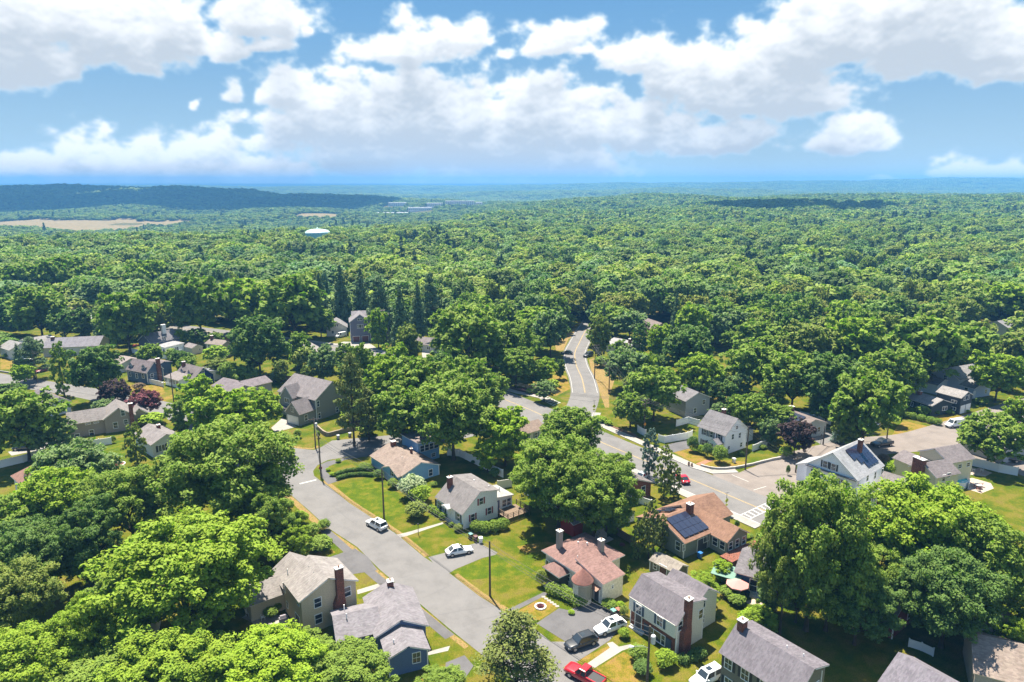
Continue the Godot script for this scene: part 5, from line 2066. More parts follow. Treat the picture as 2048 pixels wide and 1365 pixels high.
	[0, 0, -88.9, -222.9, 7.7, 5.3],
	[0, 2, -108.3, -214.8, 7.5, 7.0],
	[1, 0, 50.7, -236.2, 8.2, 7.3],
	[0, 0, 83.7, -227.7, 15.4, 15.5],
	[0, 1, 147.0, -193.6, 5.9, 7.2],
	[0, 0, 97.6, -223.2, 12.3, 13.0],
	[1, 2, 124.9, -210.8, 16.0, 12.9],
	[0, 0, -7.4, -245.3, 17.9, 11.5],
	[1, 0, -155.6, -191.7, 5.6, 8.2],
	[0, 4, 112.7, -219.7, 12.1, 12.4],
	[0, 4, -163.5, -185.8, 5.3, 7.3],
	[1, 1, -81.4, -234.3, 6.0, 7.6],
	[0, 0, -119.7, -218.8, 8.7, 8.3],
	[1, 0, -92.2, -232.5, 8.4, 5.6],
	[1, 0, 154.2, -197.4, 8.4, 5.5],
	[1, 2, 96.5, -232.2, 17.3, 12.8],
	[0, 0, 32.2, -249.8, 6.7, 8.4],
	[0, 4, 88.2, -236.6, 16.7, 12.0],
	[0, 0, 78.9, -241.3, 8.5, 7.0],
	[0, 1, 66.1, -245.3, 17.8, 13.0],
	[0, 4, 130.7, -218.5, 12.8, 11.9],
	[0, 1, -139.6, -214.3, 5.0, 6.2],
	[3, 6, 115.0, -228.5, 18.7, 6.3],
	[0, 0, 150.8, -208.2, 5.3, 8.4],
	[0, 3, -175.7, -189.1, 7.6, 7.7],
	[1, 3, 75.9, -248.6, 13.1, 12.1],
	[3, 6, 35.3, -257.6, 15.9, 6.5],
	[0, 0, -18.5, -260.5, 16.6, 12.3],
	[0, 4, -169.4, -199.1, 5.8, 8.9],
	[0, 1, 9.3, -261.8, 13.6, 16.9],
	[3, 6, 116.3, -235.2, 18.8, 5.7],
	[1, 4, 128.8, -228.9, 16.5, 11.5],
	[1, 3, 136.6, -225.2, 12.4, 11.8],
	[0, 3, 45.8, -259.5, 12.7, 13.7],
	[0, 0, 122.3, -233.4, 18.0, 13.6],
	[0, 2, 144.6, -220.5, 13.2, 16.2],
	[1, 0, 153.0, -215.6, 5.5, 6.1],
	[0, 1, 175.0, -198.8, 7.0, 6.2],
	[0, 0, -98.3, -247.9, 6.5, 7.8],
	[1, 3, 84.4, -253.4, 13.5, 16.6],
	[0, 2, 72.5, -257.0, 15.4, 14.3],
	[0, 0, 95.9, -249.9, 13.7, 14.1],
	[1, 0, 169.1, -208.2, 6.1, 7.7],
	[0, 4, 113.4, -243.3, 12.7, 13.8],
	[0, 0, -177.7, -202.5, 5.1, 7.3],
	[1, 0, -2.4, -270.4, 12.5, 15.0],
	[0, 0, 161.4, -217.3, 8.8, 5.5],
	[0, 0, 40.6, -267.7, 12.6, 15.8],
	[0, 0, -111.2, -247.8, 6.4, 6.8],
	[0, 3, 7.9, -273.1, 17.1, 14.4],
	[0, 4, 177.6, -208.4, 5.5, 8.6],
	[0, 0, 147.9, -230.9, 13.0, 14.0],
	[0, 0, -17.3, -273.6, 17.6, 12.5],
	[0, 2, -117.5, -248.6, 7.7, 7.7],
	[3, 6, 140.1, -236.7, 19.9, 7.7],
	[0, 0, 76.7, -264.2, 13.6, 11.7],
	[0, 0, 18.2, -274.8, 16.3, 11.4],
	[1, 4, 169.6, -218.2, 5.9, 5.8],
	[1, 1, 94.9, -259.9, 13.2, 14.0],
	[1, 0, 129.1, -245.3, 12.5, 12.8],
	[1, 2, -47.0, -274.2, 12.6, 16.5],
	[0, 0, 37.6, -276.3, 12.8, 11.0],
	[1, 3, -25.2, -277.8, 13.9, 12.9],
	[0, 1, -124.9, -249.6, 7.1, 6.1],
	[0, 0, 107.8, -258.3, 16.1, 13.6],
	[0, 0, 163.4, -228.4, 5.6, 7.1],
	[0, 0, 85.2, -268.2, 14.8, 13.9],
	[0, 3, 169.2, -225.0, 7.0, 5.8],
	[0, 2, 181.2, -216.3, 7.6, 7.6],
	[1, 0, -4.0, -283.5, 12.5, 16.3],
	[0, 3, -166.5, -231.3, 7.3, 5.1],
	[1, 0, 97.9, -267.8, 14.3, 11.0],
	[0, 1, -15.6, -284.7, 15.3, 17.2],
	[0, 0, 12.7, -285.2, 15.1, 15.8],
	[0, 1, 127.1, -256.2, 17.1, 14.3],
	[1, 0, 150.1, -244.3, 12.2, 17.5],
	[3, 6, 68.3, -279.3, 17.3, 6.5],
	[1, 2, 136.0, -253.3, 14.6, 11.8],
	[0, 0, -49.3, -284.3, 13.9, 16.8],
]

const MORE_TREES = [
	44, -285, 14.1, 15.0,
	166, -236, 13.4, 11.3,
	76, -279, 15.6, 14.2,
	-91, -275, 17.6, 14.3,
	117, -265, 17.1, 12.6,
	107, -270, 17.6, 12.2,
	-146, -252, 7.8, 7.3,
	86, -278, 14.9, 11.4,
	23, -291, 16.6, 17.9,
	-152, -252, 6.6, 5.2,
	-34, -292, 17.1, 12.2,
	-8, -294, 19.1, 7.6,
	-139, -262, 15.7, 12.3,
	112, -274, 12.7, 11.7,
	102, -279, 18.0, 16.0,
	179, -237, 8.8, 7.9,
	-184, -233, 8.9, 7.5,
	-45, -294, 14.0, 15.8,
	-193, -227, 8.2, 6.8,
	43, -295, 13.9, 15.1,
	198, -223, 7.3, 7.1,
	143, -262, 15.8, 15.5,
	135, -267, 15.0, 11.2,
	160, -252, 16.6, 14.1,
	53, -294, 15.0, 14.6,
	94, -285, 16.5, 14.9,
	-90, -286, 12.8, 14.3,
	73, -292, 14.2, 16.2,
	62, -295, 16.8, 6.7,
	123, -275, 15.2, 13.4,
	193, -232, 8.0, 7.2,
	-64, -296, 13.6, 12.4,
	-156, -260, 16.6, 12.3,
	-101, -287, 16.4, 13.7,
	-150, -266, 15.0, 14.6,
	-185, -244, 5.1, 6.9,
	152, -268, 17.7, 17.5,
	138, -276, 14.1, 12.9,
	166, -262, 15.2, 17.4,
	120, -286, 16.0, 7.0,
	196, -241, 6.0, 5.3,
	206, -233, 7.6, 7.0,
	106, -293, 15.0, 11.5,
	130, -284, 18.1, 7.2,
	-192, -249, 5.9, 9.0,
	-118, -293, 12.6, 14.9,
	204, -242, 5.8, 7.9,
	-162, -273, 14.9, 15.3,
	121, -295, 17.4, 12.4,
	-200, -250, 5.3, 8.1,
	179, -265, 16.3, 11.1,
	158, -278, 17.0, 11.4,
	198, -253, 13.1, 17.7,
	130, -293, 14.6, 13.0,
	210, -244, 6.3, 8.7,
	-128, -296, 14.4, 15.4,
	142, -290, 17.9, 7.7,
	-207, -250, 8.5, 6.8,
	170, -278, 12.8, 15.0,
	-164, -282, 15.2, 15.3,
	-221, -242, 6.9, 6.4,
	182, -273, 15.6, 12.8,
	150, -293, 15.1, 15.1,
	-195, -267, 14.5, 14.2,
	-215, -252, 6.3, 6.7,
	216, -252, 8.5, 7.5,
	162, -291, 13.7, 12.6,
	209, -259, 12.6, 17.7,
	-212, -260, 13.4, 15.5,
	-203, -270, 16.6, 14.5,
	185, -285, 14.4, 11.7,
	173, -294, 20.0, 5.2,
	-229, -253, 6.0, 8.0,
	215, -270, 13.2, 17.7,
	226, -262, 13.0, 11.0,
	197, -284, 17.0, 15.3,
	181, -295, 16.0, 12.1,
	-192, -292, 12.0, 16.5,
	-232, -262, 12.7, 17.3,
	191, -295, 15.0, 14.5,
	-209, -285, 12.3, 11.2,
	232, -269, 12.3, 17.3,
	-226, -274, 12.2, 13.1,
	-202, -293, 18.9, 7.9,
	223, -278, 15.0, 17.2,
	-233, -276, 14.9, 11.1,
	-226, -283, 15.0, 12.5,
	-243, -270, 13.1, 15.0,
	-233, -285, 18.1, 6.9,
	242, -279, 12.8, 12.2,
	225, -295, 16.1, 13.0,
	-248, -278, 13.4, 12.7,
	242, -294, 14.8, 14.9,
	255, -283, 12.9, 14.5,
	-256, -287, 14.2, 15.8,
	-246, -295, 17.2, 13.5,
]

func build_ground() -> void:
	make_ground_mats()
	sheet("lawn", [-330.0, -20.0, 330.0, -20.0, 345.0, -150.0, 250.0, -290.0, 90.0, -310.0, -90.0, -310.0, -250.0, -285.0, -345.0, -150.0], 0.006, mats["lawn"])
	sheet("street", [7.8, -66.6, 0.4, -72.6, -4.2, -77.9, -8.7, -83.0, -21.1, -97.8, -26.2, -104.7, -33.2, -111.6, -38.0, -117.7, -43.5, -124.3, -49.6, -129.4, -61.7, -139.5, -59.0, -150.3, -52.8, -149.6, -45.8, -147.8, -44.6, -149.6, -43.1, -153.8, -32.2, -156.8, -22.7, -158.9, -15.6, -162.7, -8.2, -166.4, -1.6, -169.4, -1.5, -162.0, -7.8, -157.8, -14.8, -153.1, -22.6, -149.0, -31.5, -145.6, -36.5, -144.1, -41.0, -142.0, -42.5, -139.2, -42.6, -136.0, -41.7, -133.6, -39.4, -130.8, -37.3, -128.5, -31.5, -121.2, -25.9, -115.2, -19.8, -108.5, -14.5, -101.5, -9.6, -96.4, -4.8, -90.5, -1.2, -86.9, 3.4, -82.6, 7.8, -76.9, 10.6, -73.2, 16.4, -66.6], 0.024, mats["asphalt"])
	ribbon("side_street", [-52.4, -139.5, -71.8, -158.5, -93.7, -176.7, -111.6, -185.5, -126.7, -192.7, -148.2, -201.5, -175.4, -212.8, -210.8, -227.4], -4, 4, 0.022, mats["asphalt"])
	ribbon("verge", [-33.2, -111.4, -26.2, -104.5, -21.1, -97.7, -8.7, -82.9, -5.6, -79.4], 0.15, 0.95, 0.014, mats["verge"])
	ribbon("verge", [-39.4, -130.8, -37.3, -128.5, -31.5, -121.2, -25.9, -115.2, -19.8, -108.5, -14.5, -101.5], -1, -0.1, 0.014, mats["verge"])
	ribbon("verge", [-9.3, -96.1, -4.8, -90.5, -1.2, -86.9], -1, -0.1, 0.014, mats["verge"])
	ribbon("verge", [-49.6, -129.3, -43.4, -124.1, -38.0, -117.6, -33.2, -111.5], 0.1, 1.3, 0.014, mats["verge"])
	ribbon("verge", [-53.0, -150.0, -49.1, -148.4, -46.0, -148.1, -44.7, -150.0], -0.2, -1.1, 0.014, mats["verge"])
	ribbon("sidewalk", [-33.2, -111.1, -27.5, -104.2, -22.4, -97.7, -14.2, -88.4, -8.1, -81.5], -0.3, 1.2, 0.018, mats["asphalt_dark"])
	sheet("sidewalk", [-41.9, -139.6, -41.0, -141.2, -38.6, -142.7, -32.5, -145.8, -31.9, -144.5, -37.1, -142.2, -39.9, -138.6, -39.7, -135.6, -35.8, -131.2, -37.6, -129.4, -39.5, -132.2, -41.2, -136.0], 0.016, mats["asphalt_dark"])
	ribbon("main_road", [54.1, -109.3, 49.4, -115.4, 44.9, -121.5, 36.6, -132.7, 28.8, -142.6, 20.8, -153.4, 12.3, -165.6, 4.9, -176.7, -3.4, -187.4, -14.5, -202.5, -27.2, -218.3, -47.3, -237.2, -68.4, -249.4, -91.1, -261.2, -115.1, -272.1, -141.2, -284.0, -163.3, -293.5, -190.6, -302.6, -224.3, -312.1], -5.3, 5.3, 0.026, mats["asphalt"])
	ribbon("centre_line", [54.1, -109.3, 49.4, -115.4, 44.9, -121.5, 36.6, -132.7, 28.8, -142.6, 20.8, -153.4, 12.3, -165.6, 4.9, -176.7, -3.4, -187.4, -14.5, -202.5, -27.2, -218.3, -47.3, -237.2, -68.4, -249.4, -91.1, -261.2, -115.1, -272.1, -141.2, -284.0, -163.3, -293.5, -190.6, -302.6, -224.3, -312.1], -0.16, -0.06, 0.034, mats["paint_yellow"])
	ribbon("centre_line", [54.1, -109.3, 49.4, -115.4, 44.9, -121.5, 36.6, -132.7, 28.8, -142.6, 20.8, -153.4, 12.3, -165.6, 4.9, -176.7, -3.4, -187.4, -14.5, -202.5, -27.2, -218.3, -47.3, -237.2, -68.4, -249.4, -91.1, -261.2, -115.1, -272.1, -141.2, -284.0, -163.3, -293.5, -190.6, -302.6, -224.3, -312.1], 0.06, 0.16, 0.034, mats["paint_yellow"])
	var kerbed = ribbon("main_sidewalk", [49.4, -115.4, 44.9, -121.5, 36.6, -132.7, 28.8, -142.6, 20.8, -153.4], -7.60, -5.50, 0.14, mats["concrete"], 0.16)
	ribbon("kerb", [49.4, -115.4, 44.9, -121.5, 36.6, -132.7, 28.8, -142.6, 20.8, -153.4], -5.5, -5.3, 0.15, mats["granite"], 0.17)
	ribbon("main_sidewalk", [48.2, -135.1, 42.5, -134.5, 38.9, -137.6, 36.4, -141.5, 30.5, -150.7, 21.8, -164.5, 20.9, -170.2, 21.8, -174.2], 0.22, 2.1, 0.14, mats["concrete"], 0.16)
	ribbon("kerb", [48.2, -135.1, 42.5, -134.5, 38.9, -137.6, 36.4, -141.5, 30.5, -150.7, 21.8, -164.5, 20.9, -170.2, 21.8, -174.2], 0, 0.2, 0.15, mats["granite"], 0.17)
	ribbon("main_sidewalk", [10.7, -182.8, 7.5, -186.9, -1.3, -193.7, -7.5, -203.6, -24.6, -222.1, -30.7, -226.7, -48.8, -242.4, -67.5, -252.7, -92.6, -265.7], 0.3, 2, 0.14, mats["concrete"], 0.16)
	ribbon("kerb", [10.7, -182.8, 7.5, -186.9, -1.3, -193.7, -7.5, -203.6, -24.6, -222.1, -30.7, -226.7, -48.8, -242.4, -67.5, -252.7, -92.6, -265.7], 0.1, 0.28, 0.15, mats["granite"], 0.17)
	ribbon("upper_road", [16.4, -168.7, 19.4, -180.2, 21.5, -192.2, 22.1, -207.5, 21.8, -222.7, 22.8, -240.1, 26.2, -257.7, 30.3, -277.0, 34.2, -293.5, 37.4, -309.7, 39.2, -324.9], -4.2, 4.2, 0.028, mats["asphalt"])
	ribbon("centre_line", [21.5, -192.2, 22.1, -207.5, 21.8, -222.7, 22.8, -240.1, 26.2, -257.7, 30.3, -277.0, 34.2, -293.5, 37.4, -309.7, 39.2, -324.9], -0.15, -0.05, 0.036, mats["paint_yellow"])
	ribbon("centre_line", [21.5, -192.2, 22.1, -207.5, 21.8, -222.7, 22.8, -240.1, 26.2, -257.7, 30.3, -277.0, 34.2, -293.5, 37.4, -309.7, 39.2, -324.9], 0.05, 0.15, 0.036, mats["paint_yellow"])
	ribbon("edge_line", [21.5, -192.2, 22.1, -207.5, 21.8, -222.7, 22.8, -240.1, 26.2, -257.7, 30.3, -277.0, 34.2, -293.5, 37.4, -309.7, 39.2, -324.9], -3.7, -3.58, 0.036, mats["paint_white"])
	ribbon("edge_line", [21.5, -192.2, 22.1, -207.5, 21.8, -222.7, 22.8, -240.1, 26.2, -257.7, 30.3, -277.0, 34.2, -293.5, 37.4, -309.7, 39.2, -324.9], 3.58, 3.7, 0.036, mats["paint_white"])
	sheet("verge", [17.1, -267.8, 25.0, -282.6, 34.4, -289.2, 28.6, -275.0, 22.4, -263.2, 19.0, -244.3, 16.2, -244.3], 0.012, mats["verge"])
	sheet("verge", [26.9, -231.2, 26.1, -216.3, 26.0, -201.7, 25.6, -178.5, 26.7, -178.5, 28.1, -188.8, 31.9, -204.5, 34.6, -229.5, 29.3, -233.0], 0.012, mats["verge"])
	sheet("mulch_bed", [21.0, -171.7, 24.5, -170.2, 25.4, -164.4, 30.4, -158.1, 31.2, -153.8, 30.3, -152.2, 21.8, -167.2], 0.012, mats["mulch_bed"])
	sheet("island_lawn", [6.3, -204.5, 10.9, -211.7, 17.3, -210.2, 17.7, -196.4, 12.7, -188.8, 7.6, -191.3], 0.012, mats["dry_lawn"])
	sheet("mulch_bed", [-1.3, -197.7, 6.3, -196.4, 11.2, -188.8, 8.6, -187.0, -0.2, -194.4], 0.013, mats["mulch_bed"])
	ribbon("hill_street", [44.5, -125.8, 50.9, -129.8, 59.5, -137.3, 69.3, -143.7, 83.9, -150.3, 96.1, -153.1, 111.1, -160.9, 125.7, -169.4, 142.5, -178.9, 164.1, -190.3], -5.2, 5.2, 0.02, mats["asphalt_tan"])
	ribbon("hill_street", [99.2, -154.4, 105.6, -150.3, 108.6, -143.7, 112.0, -134.7, 114.3, -124.7], -4.5, 4.5, 0.019, mats["asphalt_tan"])
	sheet("hill_street", [48.2, -135.1, 51.5, -137.6, 59.7, -142.2, 61.9, -136.8, 60.0, -122.5, 54.5, -116.3, 48.7, -113.5, 42.5, -125.8, 42.5, -134.5], 0.023, mats["asphalt_tan"])
	sheet("crosswalk_bar", [42.09, -115.87, 42.35, -116.07, 43.38, -114.37, 43.13, -114.18], 0.038, mats["paint_white"])
	sheet("crosswalk_bar", [43.12, -116.64, 43.38, -116.83, 44.37, -115.11, 44.11, -114.92], 0.038, mats["paint_white"])
	sheet("crosswalk_bar", [44.15, -117.40, 44.41, -117.59, 45.35, -115.85, 45.09, -115.66], 0.038, mats["paint_white"])
	sheet("crosswalk_bar", [45.18, -118.16, 45.44, -118.35, 46.33, -116.60, 46.07, -116.40], 0.038, mats["paint_white"])
	sheet("crosswalk_bar", [46.21, -118.92, 46.47, -119.11, 47.31, -117.34, 47.06, -117.15], 0.038, mats["paint_white"])
	sheet("crosswalk_bar", [47.24, -119.68, 47.50, -119.87, 48.30, -118.08, 48.04, -117.89], 0.038, mats["paint_white"])
	sheet("crosswalk_bar", [48.27, -120.45, 48.53, -120.64, 49.28, -118.82, 49.02, -118.63], 0.038, mats["paint_white"])
	sheet("crosswalk_line", [41.64, -115.67, 41.76, -115.51, 48.98, -120.84, 48.86, -121.00], 0.042, mats["paint_white"])
	sheet("crosswalk_line", [42.70, -113.98, 42.82, -113.82, 49.70, -119.02, 49.58, -119.18], 0.042, mats["paint_white"])
	sheet("crosswalk_bar", [7.76, -186.91, 7.91, -186.62, 10.48, -187.94, 10.33, -188.22], 0.038, mats["paint_white"])
	sheet("crosswalk_bar", [8.45, -185.64, 8.60, -185.36, 11.08, -186.91, 10.93, -187.19], 0.038, mats["paint_white"])
	sheet("crosswalk_bar", [9.13, -184.38, 9.28, -184.10, 11.69, -185.87, 11.53, -186.15], 0.038, mats["paint_white"])
	sheet("crosswalk_bar", [9.81, -183.12, 9.97, -182.84, 12.29, -184.84, 12.13, -185.12], 0.038, mats["paint_white"])
	sheet("crosswalk_bar", [10.50, -181.86, 10.65, -181.58, 12.89, -183.81, 12.73, -184.09], 0.038, mats["paint_white"])
	sheet("crosswalk_bar", [11.18, -180.60, 11.33, -180.31, 13.49, -182.77, 13.33, -183.05], 0.038, mats["paint_white"])
	sheet("crosswalk_line", [7.58, -187.44, 7.41, -187.35, 11.51, -179.78, 11.69, -179.87], 0.042, mats["paint_white"])
	sheet("crosswalk_line", [10.19, -188.65, 10.02, -188.55, 13.62, -182.35, 13.80, -182.45], 0.042, mats["paint_white"])
	sheet("stop_line", [-43.65, -129.82, -43.40, -129.45, -40.54, -131.43, -40.79, -131.80], 0.036, mats["paint_white"])
	sheet("stop_line", [46.49, -134.17, 46.38, -134.09, 48.77, -130.64, 48.89, -130.72], 0.036, mats["paint_white"])
	sheet("stop_line", [48.49, -126.77, 48.55, -126.65, 51.67, -128.35, 51.60, -128.47], 0.036, mats["paint_white"])
	sheet("front_path", [-23.16, -91.08, -19.32, -93.22, -20.19, -94.11, -23.48, -92.16], 0.018, mats["concrete"])
	sheet("front_path", [-11.20, -77.42, -8.42, -78.38, -8.25, -79.37, -11.28, -78.10], 0.018, mats["concrete"])
	sheet("front_path", [-19.8, -107.7, -18.3, -108.5, -12.4, -112.8, -12.6, -113.4, -18.7, -109.6, -20.3, -108.9], 0.018, mats["concrete"])
	sheet("front_path", [-0.81, -87.13, 4.81, -91.65, 5.54, -91.22, 0.19, -86.78], 0.018, mats["asphalt_dark"])
	sheet("front_path", [9.4, -75.7, 13.0, -79.0, 12.7, -79.9, 13.5, -80.2, 14.2, -79.2, 15.9, -79.7, 16.2, -79.2, 14.5, -78.4, 10.5, -75.1], 0.018, mats["concrete"])
	sheet("driveway", [3.4, -84.1, 6.8, -87.6, 8.2, -87.1, 10.9, -89.0, 12.2, -88.9, 14.3, -86.4, 13.0, -83.7, 11.0, -81.7, 7.1, -80.3], 0.03, mats["asphalt_dark"])
	sheet("driveway", [7.1, -80.2, 11.1, -81.6, 14.3, -86.0, 15.8, -84.2, 13.1, -80.4, 8.4, -76.3, 7.8, -76.7, 4.7, -80.2], 0.028, mats["asphalt"])
	sheet("driveway", [-13.8, -101.5, -10.9, -103.0, -7.0, -105.6, -5.8, -106.2, -2.4, -102.9, -2.8, -102.2, -4.9, -101.2, -9.0, -97.9, -10.2, -96.4, -11.5, -97.4], 0.018, mats["asphalt"])
	sheet("driveway", [-31.0, -100.8, -26.5, -104.2, -23.8, -101.6, -21.4, -97.6, -25.6, -96.3, -28.7, -99.6], 0.03, mats["asphalt_dark"])
	sheet("driveway", [-8.5, -76.1, -6.2, -77.5, -4.9, -75.5, -6.1, -72.6, -8.4, -72.6], 0.03, mats["asphalt_dark"])
	sheet("driveway", [34.7, -150.0, 42.2, -154.5, 41.3, -148.9, 36.9, -146.4, 36.3, -148.0], 0.02, mats["asphalt_dark"])
	sheet("driveway", [72.0, -156.8, 78.3, -160.7, 80.3, -151.1, 76.9, -148.6, 72.9, -151.4], 0.018, mats["asphalt"])
	sheet("driveway", [-60.70, -162.53, -60.33, -170.17, -54.43, -163.45, -58.52, -159.38], 0.018, mats["concrete"])
	sheet("driveway", [-65.6, -258.8, -55.4, -257.1, -49.5, -246.0, -58.0, -248.3, -68.0, -254.7], 0.018, mats["concrete"])
	sheet("driveway", [-33.35, -244.46, -30.65, -245.98, -28.79, -230.18, -31.17, -230.18], 0.018, mats["concrete"])
	sheet("patio", [-38.4, -85.5, -36.3, -87.6, -32.6, -85.5, -30.3, -84.0, -31.3, -81.6, -33.8, -82.6], 0.018, mats["concrete"])
	sheet("patio", [98.0, -136.6, 101.2, -137.7, 102.2, -135.1, 99.4, -133.2, 96.6, -134.3], 0.018, mats["pavers"])
	sheet("patio", [93.9, -131.4, 96.2, -132.6, 98.4, -130.0, 97.3, -127.5, 93.2, -125.2, 91.8, -127.2], 0.018, mats["pavers"])
	sheet("patio", [33.3, -93.4, 34.4, -92.8, 34.8, -89.9, 34.3, -89.2, 32.7, -91.0], 0.018, mats["pavers"])
	sheet("patio", [34.4, -89.3, 35.9, -89.9, 36.3, -88.9, 39.9, -90.5, 39.7, -89.7, 36.1, -88.3, 34.5, -88.7], 0.018, mats["pavers"])
	sheet("patio", [34.5, -98.9, 39.6, -103.0, 39.9, -101.8, 36.2, -98.1, 34.8, -97.7], 0.017, mats["concrete"])
	sheet("patio", [-115.7, -146.8, -112.0, -149.9, -111.0, -151.5, -109.2, -154.8, -105.8, -152.3, -108.8, -148.3, -113.2, -144.5], 0.018, mats["concrete"])
	sheet("front_path", [40.37, -140.01, 41.16, -138.80, 44.90, -141.97, 44.48, -143.02], 0.018, mats["brick_path"])
	sheet("dry_lawn", [36.79, -146.65, 40.97, -148.90, 44.57, -142.60, 40.47, -140.01], 0.011, mats["dry_lawn"])
	sheet("dry_lawn", [41.2, -139.0, 44.8, -142.0, 52.0, -141.3, 51.4, -139.5, 45.0, -137.6], 0.011, mats["dry_lawn"])
	sheet("dry_lawn", [92.5, -156.8, 97.4, -163.3, 101.6, -167.8, 106.6, -162.9, 98.6, -157.7, 93.5, -156.8], 0.011, mats["dry_lawn"])
	sheet("dry_lawn", [111.1, -171.5, 121.0, -175.9, 122.8, -173.6, 118.3, -168.4, 109.8, -165.3], 0.011, mats["dry_lawn"])
	sheet("dry_lawn", [52.1, -178.5, 57.8, -191.3, 68.1, -199.0, 66.8, -191.3, 59.5, -176.4, 51.7, -173.2], 0.011, mats["dry_lawn"])
	sheet("dry_lawn", [78.09, -160.94, 83.44, -162.38, 81.03, -153.24, 79.26, -157.69], 0.011, mats["dry_lawn"])
	sheet("dry_lawn", [0.8, -86.9, 4.9, -90.8, 6.7, -87.8, 3.8, -84.8, 2.1, -85.3], 0.011, mats["dry_lawn"])
	sheet("dry_lawn", [8.20, -76.47, 13.10, -79.56, 13.77, -78.77, 9.53, -75.72], 0.011, mats["dry_lawn"])
	sheet("dry_lawn", [10.7, -75.0, 14.7, -78.2, 17.1, -75.5, 16.5, -72.6, 12.4, -72.6], 0.011, mats["dry_lawn"])
	sheet("dry_lawn", [-33.0, -101.5, -32.3, -103.7, -30.3, -104.0, -29.5, -103.0, -31.7, -101.2], 0.011, mats["dry_lawn"])
	sheet("dry_lawn", [-118.2, -200.5, -106.7, -199.2, -102.3, -192.7, -102.1, -187.8, -112.7, -193.9], 0.011, mats["dry_lawn"])
	sheet("dry_lawn", [-179.31, -231.46, -175.31, -231.46, -162.79, -218.06, -169.52, -218.06], 0.011, mats["dry_lawn"])
	sheet("dry_lawn", [-16.74, -87.56, -14.94, -88.35, -12.04, -84.26, -13.08, -84.02], 0.011, mats["dry_lawn"])
	sheet("dry_lawn", [-100.64, -185.59, -99.10, -190.93, -96.87, -186.33, -98.53, -184.11], 0.011, mats["dry_lawn"])
	sheet("dry_lawn", [0.8, -104.9, 5.9, -106.6, 8.2, -105.6, 5.2, -103.0, 1.8, -103.0], 0.011, mats["dry_lawn"])
	sheet("green_lawn", [-36.1, -129.1, -29.6, -132.0, -22.6, -125.5, -19.9, -117.1, -23.1, -115.2, -26.6, -116.3, -31.6, -122.8], 0.009, mats["green_lawn"])
	sheet("green_lawn", [-96.20, -148.32, -92.68, -153.10, -85.09, -140.93, -89.42, -141.64], 0.009, mats["green_lawn"])
	sheet("green_lawn", [-77.7, -199.0, -72.2, -204.5, -69.8, -204.5, -66.7, -191.3, -66.0, -177.4, -65.9, -173.2, -60.5, -167.2, -54.4, -155.5, -45.8, -155.5, -44.6, -149.8, -52.6, -150.6, -60.9, -164.4, -71.9, -184.1], 0.009, mats["green_lawn"])
	sheet("green_lawn", [-9.9, -97.1, -4.9, -100.9, -2.5, -102.4, 4.7, -98.2, 2.6, -96.4, -6.6, -94.9], 0.009, mats["green_lawn"])
	sheet("green_lawn", [96.3, -133.9, 104.3, -137.7, 105.9, -133.6, 100.1, -130.3, 95.5, -132.5], 0.009, mats["green_lawn"])
	ribbon("crack_seal", [-10.5, -86.0, -7.2, -87.1, -4.7, -87.6, -2.7, -88.1], -0.035, 0.035, 0.032, mats["tar_seal"])
	ribbon("crack_seal", [-6.8, -83.4, -4.1, -85.0, -1.5, -86.0], -0.035, 0.035, 0.032, mats["tar_seal"])
	ribbon("crack_seal", [-17.5, -95.3, -15.4, -96.5, -12.4, -97.5], -0.035, 0.035, 0.032, mats["tar_seal"])
	ribbon("crack_seal", [-13.2, -90.1, -11.0, -92.1, -9.3, -93.5], -0.035, 0.035, 0.032, mats["tar_seal"])
	ribbon("crack_seal", [-36.6, -119.1, -34.4, -119.9, -30.3, -114.8, -28.0, -112.5], -0.035, 0.035, 0.032, mats["tar_seal"])
	ribbon("crack_seal", [-48.7, -140.8, -44.2, -136.0, -41.8, -133.5], -0.035, 0.035, 0.032, mats["tar_seal"])
	ribbon("crack_seal", [-49.6, -142.4, -45.6, -145.3, -40.6, -148.8], -0.035, 0.035, 0.032, mats["tar_seal"])
	ribbon("crack_seal", [38.0, -135.6, 41.3, -134.5, 43.3, -130.9, 45.8, -127.0, 49.0, -123.4], -0.05, 0.05, 0.032, mats["tar_seal"])
	ribbon("crack_seal", [38.3, -131.9, 40.6, -133.0, 43.2, -134.1], -0.035, 0.035, 0.032, mats["tar_seal"])
	ribbon("crack_seal", [18.2, -197.7, 23.5, -200.3, 27.5, -204.5], -0.035, 0.035, 0.032, mats["tar_seal"])
	ribbon("crack_seal", [94.8, -155.1, 101.5, -158.1, 106.0, -159.6], -0.035, 0.035, 0.032, mats["tar_seal"])
	sheet("stepping_stone", [4.38, -90.59, 4.93, -90.64, 4.98, -90.19, 4.43, -90.17], 0.05, mats["concrete"], 0.05)
	sheet("stepping_stone", [4.77, -90.12, 5.32, -90.17, 5.37, -89.72, 4.82, -89.70], 0.05, mats["concrete"], 0.05)
	sheet("stepping_stone", [5.16, -89.65, 5.71, -89.70, 5.76, -89.25, 5.21, -89.23], 0.05, mats["concrete"], 0.05)
	sheet("stepping_stone", [5.54, -89.19, 6.09, -89.24, 6.14, -88.79, 5.59, -88.77], 0.05, mats["concrete"], 0.05)
	sheet("stepping_stone", [5.92, -88.73, 6.47, -88.78, 6.52, -88.33, 5.97, -88.31], 0.05, mats["concrete"], 0.05)
	sheet("stepping_stone", [6.29, -88.28, 6.84, -88.33, 6.89, -87.88, 6.34, -87.86], 0.05, mats["concrete"], 0.05)
	for n in get_children():
		if str(n.name).begins_with("stepping_stone"): n.set_meta("label", "pale stepping stone beside the turret house hedge")

